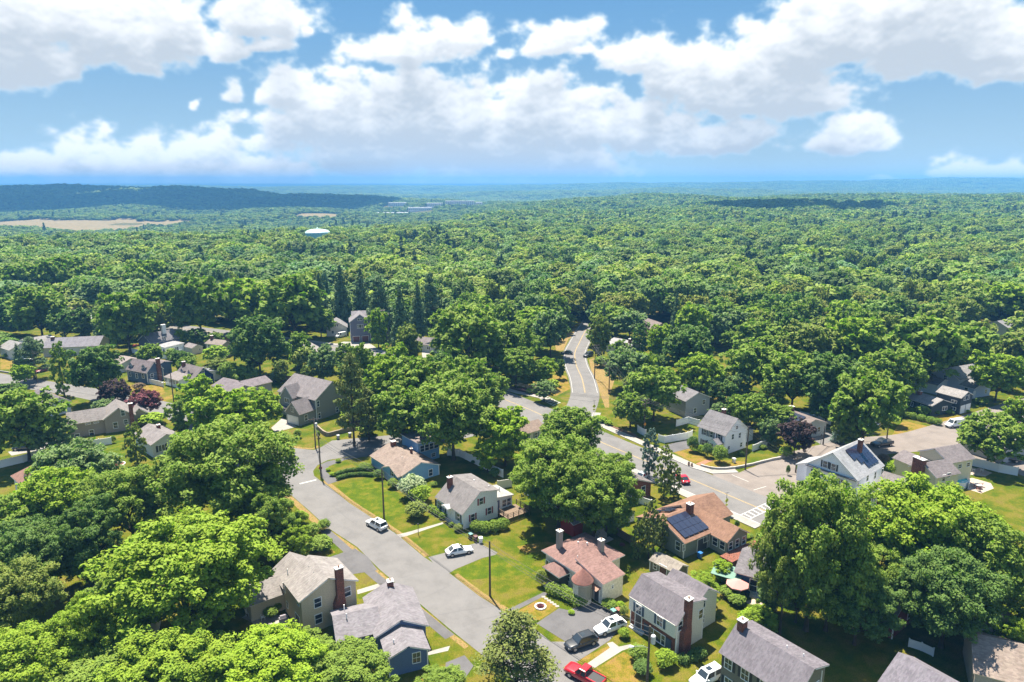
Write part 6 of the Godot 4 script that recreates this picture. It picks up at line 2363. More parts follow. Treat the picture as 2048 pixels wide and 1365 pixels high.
func build_houses_0() -> void:
	var h1 := thing("blue_house", "light blue ranch house with tan roof on the street corner", "house", Vector3(-23.01, ground_at(-23.0, -136.5), -136.54), 0.6822)
	vg(h1, -4.36, -6.64, 4.36, 6.64, 0, [0.00, 2.27, 4.36, 3.89, 8.71, 2.27], "z", siding(0.220, 0.400, 0.620), shingle(0.276, 0.222, 0.186))
	corners(h1, Vector2(-4.36, -6.64), Vector2(4.36, 6.64), 2.27)
	wn(h1, "R", -2.10, 1.20, 6.641)
	wn(h1, "R", 2.31, 1.10, 6.641)
	wn(h1, "L", -4.36, 0.98, 1.017, 1, 1.4, "grid", mats["blue_shutter"])
	door(h1, Vector3(-4.36, 0.35, 4.926), -1.5708, 1.00, 2.10, mats["blue_door"], 2)
	vg(h1, -5.26, 0.27, 0.00, 6.24, 0, [0.00, 2.15, 2.99, 3.32, 5.97, 2.15], "x", siding(0.220, 0.400, 0.620), shingle(0.276, 0.222, 0.186))
	wn(h1, "L", -5.26, 2.21, 4.167, 0.9, 1.3, "sash", mats["blue_shutter"])
	chimney(h1, Vector2(0.20, -5.04), 2.27, 4.99, 0.90, 0.90, brick(), 0.00)
	chimney(h1, Vector2(1.57, 0.27), 2.27, 4.59, 0.45, 0.45, brick(), 0.00)
	vg(h1, 4.16, -8.14, 9.56, -1.14, 0, [0.00, 4.70, 5.40, 4.10], "z", siding(0.220, 0.400, 0.620), shingle(0.240, 0.204, 0.186))
	wn(h1, "E", 9.56, 3.20, -2.437, 0.95, 1.3)
	wn(h1, "E", 9.56, 3.20, -3.737, 0.95, 1.3)
	wn(h1, "E", 9.56, 3.20, -5.037, 0.95, 1.3)
	wn(h1, "E", 9.56, 3.20, -6.237, 0.95, 1.3)
	wn(h1, "R", 5.16, 3.25, -1.133, 1, 1.35)
	wn(h1, "R", 6.36, 3.25, -1.133, 1, 1.35)
	wn(h1, "R", 7.56, 3.25, -1.133, 1, 1.35)
	wn(h1, "R", 8.76, 3.25, -1.133, 1, 1.35)
	wn(h1, "R", 7.96, 1.10, -1.133, 1, 0.8)
	pipe(h1, Vector3(2.61, 3.08, -1.33), 0.60, 0.06)
	pipe(h1, Vector3(-1.31, 3.40, 1.33), 0.50, 0.06)
	var h2 := thing("white_cape", "white cape house with red shutters and grey roof beside the street", "house", Vector3(-8.35, ground_at(-8.4, -116.5), -116.47), 0.6646)
	corners(h2, Vector2(-3.77, -4.30), Vector2(3.77, 4.30), 3.03)
	vg(h2, -3.77, -4.30, 3.77, 4.30, 0, [0.00, 3.03, 3.77, 6.09, 7.54, 5.34], "z", siding(0.860, 0.880, 0.900), shingle(0.216, 0.204, 0.198))
	wn(h2, "R", -1.71, 1.70, 4.307, 0.8, 1.25, "sash", mats["red_shutter"])
	wn(h2, "R", 1.96, 1.84, 4.307, 0.8, 1.25, "sash", mats["red_shutter"])
	wn(h2, "R", 0.17, 4.26, 4.307, 0.8, 1.2, "sash", mats["red_shutter"])
	wn(h2, "L", -3.77, 1.59, -3.104, 2.2, 1.4, "triple", mats["black_shutter"])
	wn(h2, "L", -3.77, 1.76, 2.841, 0.95, 1.4, "sash", mats["black_shutter"])
	wn(h2, "L", -3.77, 1.35, -1.420, 0.6, 1.3)
	door(h2, Vector3(-3.77, 0.35, -0.081), -1.5708, 1.00, 2.10, mats["white_door"], 2)
	vg(h2, -4.87, -0.98, -3.67, 0.82, 2.72, [0.00, 2.75, 0.90, 3.05, 1.80, 2.75], "x", siding(0.860, 0.880, 0.900), shingle(0.450, 0.450, 0.444), 0.10)
	steps(h2, Vector3(-3.77, 0, -0.08), -1.5708, 1.8, 2, mats["concrete_step"])
	chimney(h2, Vector2(-1.66, -3.10), 3.03, 6.79, 0.90, 0.70, brick(), 0.00)
	vg(h2, 3.77, -1.70, 7.97, 3.40, 0, [0.00, 3.35, 4.20, 2.75], "z", siding(0.860, 0.880, 0.900), shingle(0.372, 0.372, 0.360), 0.25)
	wn(h2, "R", 6.07, 1.75, 3.407, 0.9, 1.3)
	wn(h2, "R", 7.17, 1.75, 3.407, 0.9, 1.3)
	door(h2, Vector3(4.52, 0.75, 3.407), 0.0000, 0.90, 2.00, mats["blue_door"], 2)
	wn(h2, "E", 7.97, 1.75, 2.103, 0.9, 1.3)
	pipe(h2, Vector3(6.57, 3.00, 1.30), 1.10, 0.09)
	pipe(h2, Vector3(2.26, 5.69, -0.86), 0.30, 0.12)
	pipe(h2, Vector3(3.17, 5.59, 2.58), 0.25, 0.10)
	deck(h2, Vector2(3.97, 3.40), Vector2(8.97, 7.30), 0.75)
	var h3 := thing("turret_house", "cream stucco house with round turret and faded pink hip roof", "house", Vector3(11.08, ground_at(11.1, -96.5), -96.46), 0.6523)
	hip(h3, Vector2(-4.19, -3.95), Vector2(4.19, 3.95), 0.00, 3.65, 1.80, 3.99, mats["stucco_cream"], shingle(0.258, 0.162, 0.141), 0.55)
	vg(h3, -3.26, 2.15, 1.01, 7.65, 0, [0.00, 4.65, 5.50, 3.40], "x", mats["stucco_cream"], shingle(0.258, 0.162, 0.141), 0.22)
	door(h3, Vector3(-3.27, 0.10, 6.545), -1.5708, 0.95, 2.05, mats["door_dark"], 2)
	wn(h3, "R", -1.19, 2.20, 7.649, 0.35, 0.45)
	turret(h3, Vector3(-4.84, 0, 5.10), 1.38, 3.45, 5.35, mats["stucco_cream"], shingle(0.286, 0.147, 0.119))
	wn(h3, "L", -4.20, 1.83, 1.255, 0.9, 1.3, "grid")
	wn(h3, "L", -4.60, 2.00, -2.745, 1.3, 1.2, "pair")
	awning(h3, Vector3(-3.26, 2.35, 6.55), -1.5708)
	hip(h3, Vector2(-6.09, -1.95), Vector2(-4.14, 1.35), 0.00, 2.50, 0.80, 0.90, mat("porch_screen", lin(0.05, 0.048, 0.045), 0.35), shingle(0.258, 0.162, 0.141), 0.30)
	steps(h3, Vector3(-6.09, 0, -0.25), -1.5708, 1.7, 3, mats["concrete_step"])
	chimney(h3, Vector2(-2.76, -2.43), 3.35, 7.35, 0.75, 0.75, mats["stucco_grey"], 0.00)
	chimney(h3, Vector2(1.56, 2.35), 3.45, 6.45, 0.75, 0.75, mats["stucco_grey"], 0.00)
	pipe(h3, Vector3(-2.76, 4.40, 1.74), 0.70, 0.05)
	pipe(h3, Vector3(0.30, 5.35, 0.60), 0.35, 0.12)
	pipe(h3, Vector3(-0.60, 5.35, -0.50), 0.30, 0.10)
	var h4 := thing("brick_front_colonial", "two storey cream colonial with brick ground floor and dark speckled roof", "house", Vector3(21.08, ground_at(21.1, -82.4), -82.41), 0.6502)
	corners(h4, Vector2(-2.68, -3.97), Vector2(2.68, 3.97), 4.62)
	vg(h4, -2.68, -3.97, 2.68, 3.97, 0, [0.00, 4.62, 2.25, 6.72, 5.37, 5.87], "z", siding(0.740, 0.720, 0.640), shingle(0.188, 0.174, 0.188))
	slab(h4, "brick_facing", Vector3(-2.74, 0, -3.92), Vector3(-2.66, 2.55, 3.92), brick())
	slab(h4, "overhang", Vector3(-3.13, 2.62, -3.99), Vector3(-2.66, 4.52, 3.99), siding(0.740, 0.720, 0.640))
	wn(h4, "L", -3.14, 3.51, -2.194, 0.95, 1.35, "grid", mats["blue_shutter"])
	wn(h4, "L", -3.14, 3.74, 1.505, 0.95, 1.35, "grid", mats["blue_shutter"])
	wn(h4, "L", -2.75, 0.99, 0.906, 2.6, 1.4, "triple", mats["blue_shutter"])
	door(h4, Vector3(-2.75, 0.40, -2.473), -1.5708, 1.10, 2.10, mats["door_dark"], 2)
	wn(h4, "R", -2.08, 4.04, 3.978, 0.8, 1.3)
	wn(h4, "R", 2.11, 4.01, 3.978, 0.8, 1.3)
	chimney(h4, Vector2(-1.07, 4.33), 0.00, 7.72, 0.95, 0.70, brick(), 0.55)
	vg(h4, 2.58, -2.97, 7.28, 2.77, 0, [0.00, 4.52, 2.35, 6.02, 4.70, 4.52], "z", siding(0.740, 0.720, 0.640), shingle(0.188, 0.174, 0.188))
	wn(h4, "R", 4.28, 4.10, 2.778, 0.75, 1.35)
	wn(h4, "R", 4.28, 1.60, 2.778, 0.75, 1.1)
	steps(h4, Vector3(-2.74, 0, -2.52), -1.5708, 2.4, 2, mats["concrete_step"])
	var h5 := thing("olive_house", "olive grey house with black shutters and pale grey roof in front", "house", Vector3(30.48, ground_at(30.5, -69.4), -69.38), 0.6426)
	vg(h5, -2.93, -4.78, 2.93, 4.78, 0, [0.00, 5.20, 2.93, 7.50, 5.86, 6.60], "z", siding(0.200, 0.185, 0.145), shingle(0.180, 0.168, 0.186))
	wn(h5, "L", -2.93, 4.10, -3.824, 0.95, 1.35, "grid", mats["black_shutter"])
	wn(h5, "L", -2.93, 4.10, -1.530, 0.95, 1.35, "grid", mats["black_shutter"])
	wn(h5, "L", -2.93, 4.10, 0.956, 0.95, 1.35, "grid", mats["black_shutter"])
	wn(h5, "L", -2.93, 4.10, 3.346, 0.95, 1.35, "grid", mats["black_shutter"])
	wn(h5, "L", -2.93, 1.50, -3.633, 0.95, 1.35, "grid", mats["black_shutter"])
	wn(h5, "L", -2.93, 1.50, 0.000, 0.95, 1.35, "grid", mats["black_shutter"])
	wn(h5, "R", 1.29, 4.50, 4.785, 0.8)
	wn(h5, "R", -1.76, 4.30, 4.785, 0.8, 1.3)
	chimney(h5, Vector2(-0.12, -4.21), 5.20, 8.60, 0.95, 0.80, brick(), 0.00)
	pipe(h5, Vector3(1.17, 7.00, 0.96), 0.70, 0.06)
	pipe(h5, Vector3(1.47, 6.90, 2.87), 0.70, 0.06)
	slab(h5, "downspout", Vector3(2.11, 0.2, 4.79), Vector3(2.20, 6.30, 4.88), white())
	var h6 := thing("sage_house", "sage green house with orange roof covered in dark solar panels", "house", Vector3(27.73, ground_at(27.7, -107.2), -107.16), 0.6008)
	vg(h6, -3.15, -5.25, 3.15, 5.25, 0, [0.00, 2.86, 5.25, 4.86, 10.50, 2.86], "x", siding(0.250, 0.270, 0.220), shingle(0.259, 0.155, 0.107))
	corners(h6, Vector2(-3.15, -5.25), Vector2(3.15, 5.25), 2.86)
	wn(h6, "L", -3.16, 1.74, 4.016, 0.95)
	wn(h6, "R", -3.16, 2.06, 5.254, 0.6, 1.1)
	wn(h6, "R", 2.29, 2.04, 5.254, 1.3, 1.3, "pair")
	vg(h6, 3.10, -5.25, 11.35, 3.05, 0, [0.00, 2.88, 4.15, 5.08, 8.30, 2.88], "x", siding(0.250, 0.270, 0.220), shingle(0.259, 0.155, 0.107))
	vg(h6, 3.15, -3.25, 8.35, 8.85, 0, [0.00, 2.76, 2.60, 4.31, 5.20, 2.76], "z", siding(0.250, 0.270, 0.220), shingle(0.259, 0.155, 0.107))
	wn(h6, "R", 4.05, 1.66, 8.854, 0.85, 1.35)
	wn(h6, "R", 5.75, 1.66, 8.854, 0.85, 1.35)
	wn(h6, "R", 7.45, 1.66, 8.854, 0.85, 1.35)
	wn(h6, "L", 3.15, 1.66, 7.950, 0.95, 1.35)
	wn(h6, "L", 3.15, 1.66, 6.450, 0.95, 1.35)
	chimney(h6, Vector2(2.95, 0.90), 2.86, 6.26, 1.00, 0.90, brick(), 0.00)
	panels(h6, Vector3(-2.65, 3.29, 4.85), Vector3(6.01, 0, 0), Vector3(0, 1.64, -4.30), 5, 3, [42])
	panels(h6, Vector3(-0.95, 3.51, -4.45), Vector3(2.91, 0, 0), Vector3(0, 1.40, 3.67), 4, 2, [1, 20])
	slab(h6, "terrace", Vector3(0.95, 0, 9.25), Vector3(12.15, 1.1, 11.65), brick())
	door(h6, Vector3(1.39, 0.1, 5.254), 0, 2.4, 2.2, mats["door_dark"], 2)
	var h7 := thing("garden_shed", "sage garden shed with brown double door and pale shingle roof", "shed", Vector3(24.61, ground_at(24.6, -96.5), -96.50), 0.7153)
	vg(h7, -1.44, -2.48, 1.44, 2.48, 0, [0.00, 1.86, 1.44, 2.55, 2.87, 1.86], "z", siding(0.200, 0.190, 0.150), shingle(0.300, 0.270, 0.228), 0.15)
	corners(h7, Vector2(-1.44, -2.48), Vector2(1.44, 2.48), 1.86)
	wn(h7, "L", -1.44, 1.30, -1.490, 0.6, 0.95)
	wn(h7, "L", -1.44, 1.33, 1.537, 0.6, 0.95)
	door(h7, Vector3(-1.44, 0.10, 0.029), -1.5708, 1.30, 1.95, mat("brown_door", lin(0.13, 0.05, 0.03), 0.7), 1)
	var h8 := thing("red_shed", "small red shed with pale grey roof beneath the big maple", "shed", Vector3(10.54, ground_at(10.5, -110.0), -110.05), 0.6758)
	vg(h8, -1.16, -1.60, 1.16, 1.60, 0, [0.00, 2.26, 1.60, 2.81, 3.19, 2.26], "x", siding(0.300, 0.035, 0.030), shingle(0.372, 0.372, 0.396), 0.12)
	var h9 := thing("cream_house", "cream two storey house with tall brick chimney on its gable", "house", Vector3(-27.31, ground_at(-27.3, -86.5), -86.48), 0.6531)
	vg(h9, -3.93, -3.47, 3.93, 3.47, 0, [0.00, 5.43, 3.93, 7.29, 7.87, 5.43], "z", siding(0.600, 0.500, 0.360), shingle(0.288, 0.270, 0.252))
	wn(h9, "R", -1.67, 4.25, 3.473, 0.95, 1.35)
	wn(h9, "R", -1.72, 1.78, 3.473, 0.95, 1.35)
	wn(h9, "R", 2.63, 4.22, 3.473, 0.95, 1.35)
	wn(h9, "L", -3.94, 4.01, -3.145, 0.8, 1.2)
	wn(h9, "L", -3.94, 4.83, 2.358, 0.8, 1.2)
	wn(h9, "L", -3.94, 1.69, -2.394, 0.6, 0.9)
	door(h9, Vector3(-3.94, 0.20, 1.616), -1.5708, 1.60, 2.10, mats["door_dark"], 1)
	chimney(h9, Vector2(1.47, 3.79), 0.00, 8.49, 1.05, 0.65, brick(), 0.50)
	vg(h9, -3.63, -9.07, 1.93, -3.47, 0, [0.00, 3.60, 2.78, 5.50, 5.57, 3.60], "z", siding(0.600, 0.500, 0.360), shingle(0.288, 0.270, 0.252))
	vg(h9, -8.53, -8.77, -3.53, -4.07, 0, [0.00, 2.70, 2.35, 4.00, 4.70, 2.70], "x", siding(0.600, 0.500, 0.360), shingle(0.288, 0.270, 0.252))
	wn(h9, "L", -3.94, 2.00, -5.969, 0.8, 1.2)
	slab(h9, "roof_vent", Vector3(-0.94, 6.81, -1.53), Vector3(-0.59, 7.11, -1.18), mat("vent_dark", lin(0.07, 0.07, 0.07), 0.6))
	slab(h9, "roof_vent", Vector3(-0.94, 6.81, 0.35), Vector3(-0.59, 7.11, 0.70), mat("vent_dark", lin(0.07, 0.07, 0.07), 0.6))
	pipe(h9, Vector3(-3.31, 5.73, -3.17), 1.00, 0.07)

func build_houses_1() -> void:
	var h10 := thing("slate_blue_house", "slate blue house with stepped grey roof behind the front trees", "house", Vector3(-13.76, ground_at(-13.8, -76.4), -76.38), 0.3669)
	vg(h10, -2.42, -2.20, 2.42, 2.20, 0, [0.00, 2.68, 2.42, 3.73, 4.84, 2.68], "z", siding(0.130, 0.190, 0.340), shingle(0.240, 0.228, 0.240))
	corners(h10, Vector2(-2.42, -2.20), Vector2(2.42, 2.20), 2.68)
	wn(h10, "R", 1.01, 1.87, 2.204, 0.95, 1.4, "grid")
	vg(h10, -3.12, -11.20, 3.32, -2.20, 0, [0.00, 2.93, 3.22, 4.53, 6.44, 2.93], "z", siding(0.130, 0.190, 0.340), shingle(0.240, 0.228, 0.240))
	vg(h10, -7.92, -9.80, -2.42, -3.40, 0, [0.00, 2.78, 3.20, 4.13, 6.40, 2.78], "x", siding(0.130, 0.190, 0.340), shingle(0.240, 0.228, 0.240))
	chimney(h10, Vector2(0.30, -10.40), 2.68, 5.33, 0.80, 0.80, brick(), 0.00)
	pipe(h10, Vector3(-1.45, 3.20, 0.44), 0.70, 0.08)
	pipe(h10, Vector3(-6.42, 4.08, -5.80), 0.70, 0.08)
	pipe(h10, Vector3(-6.42, 3.88, -8.20), 0.70, 0.08)
	wn(h10, "L", -7.93, 1.70, -6.600, 1.2, 1.3)
	wn(h10, "R", -5.42, 1.70, -3.396, 0.9, 1.3)
	wn(h10, "L", -2.43, 1.80, 0.000, 0.9, 1.3)
	var h11 := thing("white_colonial", "white colonial with black shutters and portico at the main road corner", "house", Vector3(49.09, ground_at(49.1, -150.2), -150.18), 0.6218)
	vg(h11, -3.93, -3.75, 3.93, 3.75, 0, [0.00, 4.75, 3.93, 7.79, 7.85, 4.75], "z", siding(0.860, 0.870, 0.910), shingle(0.204, 0.198, 0.204))
	wn(h11, "L", -3.93, 3.78, -1.944, 0.85, 1.35, "sash", mats["black_shutter"])
	wn(h11, "L", -3.93, 3.80, -0.043, 0.85, 1.35, "sash", mats["black_shutter"])
	wn(h11, "L", -3.93, 3.90, 2.097, 0.85, 1.35, "sash", mats["black_shutter"])
	wn(h11, "L", -3.93, 1.20, -2.143, 0.85, 1.35, "sash", mats["black_shutter"])
	wn(h11, "L", -3.93, 1.36, -0.372, 0.85, 1.35, "sash", mats["black_shutter"])
	wn(h11, "R", 0.02, 5.82, 3.753, 0.75, 0.8)
	wn(h11, "R", -1.26, 3.82, 3.753, 0.75, 1.2)
	wn(h11, "R", 1.31, 3.58, 3.753, 0.75, 1.2)
	wn(h11, "R", -2.49, 1.41, 3.753, 0.75, 0.8)
	wn(h11, "R", 2.11, 1.18, 3.753, 0.75, 1)
	door(h11, Vector3(-3.93, 0.30, 2.065), -1.5708, 1.00, 2.10, mats["white_door"], 2)
	vg(h11, -6.03, 0.86, -3.83, 3.26, 2.65, [0.00, 2.75, 1.20, 3.55, 2.40, 2.75], "x", siding(0.860, 0.870, 0.910), shingle(0.204, 0.198, 0.204), 0.15)
	slab(h11, "porch_post", Vector3(-5.93, 0, 0.92), Vector3(-5.75, 2.66, 1.10), white())
	slab(h11, "porch_post", Vector3(-5.93, 0, 3.02), Vector3(-5.75, 2.66, 3.20), white())
	steps(h11, Vector3(-3.93, 0, 2.06), -1.5708, 2.0, 2, mats["concrete_step"])
	chimney(h11, Vector2(0.94, -0.75), 4.75, 8.69, 0.90, 0.70, brick(), 0.00)
	vg(h11, 3.93, -3.25, 9.43, 1.75, 0, [0.00, 3.30, 5.50, 2.70], "z", siding(0.860, 0.870, 0.910), shingle(0.204, 0.198, 0.204))
	wn(h11, "R", 6.43, 1.50, 1.753, 0.9, 1.2)
	pipe(h11, Vector3(0.00, 6.57, 0.75), 0.40, 0.08)
	var h12 := thing("white_gabled_house", "large white gabled house with dark solar panels and red chimney", "house", Vector3(66.76, ground_at(66.8, -127.7), -127.75), 0.6788)
	vg(h12, -5.55, -4.89, 5.55, 4.89, 0, [0.00, 5.07, 4.89, 8.85, 9.79, 5.07], "x", siding(0.860, 0.880, 0.910), shingle(0.360, 0.372, 0.378))
	wn(h12, "L", -5.56, 6.20, -1.301, 0.85, 1.3, "sash", mats["black_shutter"])
	wn(h12, "L", -5.56, 6.15, 0.384, 0.85, 1.3, "sash", mats["black_shutter"])
	wn(h12, "L", -5.56, 3.64, -3.125, 0.85, 1.3, "sash", mats["black_shutter"])
	wn(h12, "L", -5.56, 3.57, 2.447, 0.85, 1.3, "sash", mats["black_shutter"])
	wn(h12, "R", 5.74, 3.58, 4.898, 0.75, 1.3)
	wn(h12, "R", 2.61, 3.74, 4.898, 0.75, 1.3)
	wn(h12, "R", -0.76, 4.20, 4.898, 0.75, 1.3)
	wn(h12, "R", -4.81, 4.33, 4.898, 0.75, 1.3)
	wn(h12, "R", 2.66, 1.10, 4.898, 0.75, 1.3)
	wn(h12, "R", -1.24, 0.98, 4.898, 0.75, 1.3)
	slab(h12, "eave_band", Vector3(-6.05, 4.89, -4.99), Vector3(-5.56, 5.09, 4.99), shingle(0.160, 0.170, 0.190))
	panels(h12, Vector3(-2.00, 5.82, 4.31), Vector3(6.88, 0, 0), Vector3(0, 2.95, -3.82), 6, 4, [0, 10, 1])
	chimney(h12, Vector2(1.78, 1.76), 5.07, 10.45, 0.90, 0.70, brick(), 0.00)
	vg(h12, -3.55, -7.89, 1.55, -4.89, 0, [0.00, 3.40, 3.00, 4.80], "x", siding(0.860, 0.880, 0.910), shingle(0.360, 0.372, 0.378))
	var h13 := thing("small_white_house", "small white house with brown grey roof and gabled porch", "house", Vector3(73.21, ground_at(73.2, -120.7), -120.74), 0.7027)
	vg(h13, -4.41, -2.05, 4.41, 2.05, 0, [0.00, 3.60, 4.41, 5.80, 8.82, 3.60], "z", siding(0.860, 0.870, 0.890), shingle(0.216, 0.198, 0.186))
	wn(h13, "L", -4.41, 3.18, -0.279, 1.5, 1.3, "pair", mats["black_shutter"])
	wn(h13, "L", -4.41, 2.20, 1.231, 0.8, 1.3)
	door(h13, Vector3(-4.41, 0.20, -0.760), -1.5708, 0.95, 2.05, mats["mahogany_door"], 2)
	vg(h13, -6.01, -1.86, -4.31, 0.34, 2.4, [0.00, 2.50, 1.10, 3.30, 2.20, 2.50], "x", siding(0.860, 0.870, 0.890), shingle(0.216, 0.198, 0.186), 0.15)
	slab(h13, "porch_post", Vector3(-5.91, 0, -1.78), Vector3(-5.77, 2.42, -1.64), white())
	slab(h13, "porch_post", Vector3(-5.91, 0, 0.12), Vector3(-5.77, 2.42, 0.26), white())
	var h14 := thing("yellow_house", "pale yellow split level house with dark roof and broad brick chimney", "house", Vector3(84.56, ground_at(84.6, -127.3), -127.30), 0.3609)
	vg(h14, -3.15, -2.84, 3.15, 2.84, 0, [0.00, 4.20, 2.84, 5.80, 5.69, 4.20], "x", siding(0.680, 0.620, 0.420), shingle(0.197, 0.177, 0.177))
	wn(h14, "R", -0.96, 3.70, 2.847, 0.8, 1.3)
	wn(h14, "R", 0.30, 4.11, 2.847, 0.8, 0.9)
	wn(h14, "L", -3.15, 2.88, -0.290, 0.5, 0.8)
	vg(h14, 3.05, -5.84, 9.95, 0.64, 0, [0.00, 5.40, 3.24, 7.10, 6.49, 5.40], "x", siding(0.680, 0.620, 0.420), shingle(0.197, 0.177, 0.177))
	wn(h14, "R", 4.45, 4.20, 0.647, 0.9, 0.8)
	wn(h14, "R", 6.35, 4.20, 0.647, 0.9, 0.8)
	wn(h14, "R", 8.75, 4.20, 0.647, 0.9, 0.8)
	wn(h14, "R", 5.15, 1.60, 0.647, 0.8, 1.2)
	chimney(h14, Vector2(-3.55, -0.68), 0.00, 6.80, 1.10, 2.20, brick(), 0.00)
	vg(h14, -2.15, -7.34, 3.15, -2.84, 0, [0.00, 4.10, 2.65, 5.30, 5.29, 4.10], "z", siding(0.680, 0.620, 0.420), shingle(0.197, 0.177, 0.177))
	var h15 := thing("grey_gable_house", "light grey house half hidden by trees beyond the junction", "house", Vector3(110.03, ground_at(110.0, -146.1), -146.05), 0.4776)
	vg(h15, -5.00, -4.50, 5.00, 4.50, 0, [0.00, 2.80, 5.00, 5.40, 10.00, 2.80], "z", siding(0.420, 0.420, 0.440), shingle(0.240, 0.228, 0.222))
	wn(h15, "R", -0.25, 4.16, 4.504, 1, 1)
	var h16 := thing("dark_blue_green_house", "dark teal ranch with pale grey roof behind the long hedge", "house", Vector3(112.56, ground_at(112.6, -176.5), -176.45), 0.3470)
	vg(h16, -3.72, -4.29, 3.72, 4.29, 0, [0.00, 2.90, 3.72, 4.20, 7.44, 2.90], "z", siding(0.045, 0.060, 0.070), shingle(0.288, 0.276, 0.264))
	wn(h16, "R", 1.19, 1.71, 4.297, 1.6, 1, "pair")
	wn(h16, "L", -3.72, 1.70, 1.717, 1.2, 1.1, "pair")
	wn(h16, "L", -3.72, 1.70, -1.717, 1.2, 1.1, "pair")
	chimney(h16, Vector2(-1.00, -1.72), 2.90, 4.90, 0.80, 0.80, brick(), 0.00)
	var h17 := thing("dark_garage", "dark teal garage building with two white doors and glazed gable", "garage", Vector3(119.93, ground_at(119.9, -176.8), -176.82), 0.5169)
	vg(h17, -2.79, -3.10, 2.79, 3.10, 0, [0.00, 4.60, 2.79, 5.80, 5.59, 4.60], "z", siding(0.050, 0.065, 0.080), shingle(0.300, 0.288, 0.270))
	door(h17, Vector3(-1.23, 0.05, 3.104), 0.0000, 2.01, 2.20, mats["white_door"], 3)
	door(h17, Vector3(1.34, 0.05, 3.104), 0.0000, 2.01, 2.20, mats["white_door"], 3)
	wn(h17, "R", 0.00, 4.30, 3.104, 2.6, 1.2, "triple")
	wn(h17, "L", -2.80, 1.30, 1.550, 1.3, 0.7, "pair")
	wn(h17, "L", -2.80, 3.20, 1.550, 1.3, 0.7, "pair")
	var h18 := thing("pale_blue_house", "pale blue grey house with front gables and light roof by the trees", "house", Vector3(134.43, ground_at(134.4, -190.0), -189.98), 0.4295)
	vg(h18, -3.80, -2.15, 3.80, 2.15, 0, [0.00, 3.00, 3.80, 4.20, 7.59, 3.00], "z", siding(0.460, 0.520, 0.620), shingle(0.288, 0.282, 0.270))
	wn(h18, "L", -3.80, 2.10, -0.063, 0.9, 1.2)
	wn(h18, "R", 1.75, 1.49, 2.156, 0.9, 1.2)
	door(h18, Vector3(-3.55, 0.20, 2.156), 0.0000, 0.90, 2.00, mats["white_door"], 2)
	vg(h18, -4.30, -10.15, 12.80, -2.15, 0, [0.00, 4.60, 4.00, 6.90, 8.00, 4.60], "x", siding(0.460, 0.520, 0.620), shingle(0.288, 0.282, 0.270))
	wn(h18, "L", -4.30, 4.20, -6.152, 1, 1.3)
	var h19 := thing("white_shed", "weathered white shed with grey roof at the edge of the wood", "shed", Vector3(124.46, ground_at(124.5, -195.3), -195.33), 0.5585)
	vg(h19, -3.50, -4.00, 3.50, 4.00, 0, [0.00, 2.90, 3.50, 4.10, 7.00, 2.90], "z", siding(0.660, 0.680, 0.700), shingle(0.216, 0.204, 0.216))
	var h20 := thing("solar_ranch", "low brown ranch with solar panels behind the copper tree", "house", Vector3(70.36, ground_at(70.4, -161.7), -161.70), 0.4591)
	vg(h20, -4.20, -6.23, 4.20, 6.23, 0, [0.00, 3.00, 4.20, 4.40, 8.39, 3.00], "z", siding(0.620, 0.620, 0.620), shingle(0.216, 0.180, 0.162))
	panels(h20, Vector3(-3.90, 3.40, 4.23), Vector3(0, 0, -7.73), Vector3(3.36, 1.12, 0), 6, 2)
	chimney(h20, Vector2(0.42, -1.25), 3.00, 5.50, 1.00, 1.00, brick(), 0.00)
	wn(h20, "R", -1.68, 1.70, 6.234, 1.6, 1.2, "pair")
	wn(h20, "R", 1.68, 1.70, 6.234, 0.9, 1.2)
	var h21 := thing("brick_base_house", "red brick house with white windows half hidden by the maple", "house", Vector3(21.56, ground_at(21.6, -125.5), -125.54), 0.5639)
	vg(h21, -4.00, -4.33, 4.00, 4.33, 0, [0.00, 2.90, 4.00, 4.50, 8.00, 2.90], "z", brick(), shingle(0.198, 0.180, 0.174))
	wn(h21, "R", -1.60, 1.90, 4.339, 1)
	wn(h21, "R", 2.00, 1.90, 4.339, 1)
	wn(h21, "L", -4.00, 1.80, 2.335, 1.2, 1.3, "pair")
	var h22 := thing("tan_bungalow", "cream bungalow with tan roof and green shutters among trees", "house", Vector3(3.52, ground_at(3.5, -154.5), -154.54), 0.6761)
	vg(h22, -3.39, -2.55, 3.39, 2.55, 0, [0.00, 2.90, 2.55, 4.20, 5.10, 2.90], "x", siding(0.660, 0.620, 0.500), shingle(0.264, 0.204, 0.162))
	wn(h22, "R", -2.03, 1.70, 2.553, 0.8, 1.2, "sash", mats["green_shutter"])
	wn(h22, "R", 0.81, 1.70, 2.553, 0.8, 1.2, "sash", mats["green_shutter"])
	var h23 := thing("grey_gabled_house", "large grey green house with two front gables and white garage door", "house", Vector3(-53.58, ground_at(-53.6, -176.7), -176.74), 1.0002)
	vg(h23, -5.80, -7.17, 5.80, 7.17, 0, [0.00, 5.60, 5.80, 9.00, 11.60, 5.60], "z", siding(0.260, 0.260, 0.225), shingle(0.216, 0.198, 0.198))
	corners(h23, Vector2(-5.80, -7.17), Vector2(5.80, 7.17), 5.60)
	wn(h23, "R", -5.06, 4.36, 7.177, 0.8)
	wn(h23, "R", -4.90, 1.13, 7.177, 0.8)
	wn(h23, "R", 1.26, 1.01, 7.177, 0.8)
	vg(h23, -11.00, 1.77, -5.30, 6.87, 0, [0.00, 3.20, 2.55, 5.80, 5.10, 3.20], "x", siding(0.260, 0.260, 0.225), shingle(0.216, 0.198, 0.198))
	wn(h23, "L", -11.01, 4.00, 4.373, 0.9, 1.2, "pair")
	door(h23, Vector3(-11.01, 0.05, 4.323), -1.5708, 3.90, 2.20, mats["white_door"], 4)
	wn(h23, "R", -9.00, 1.70, 6.877, 0.9, 1.5)
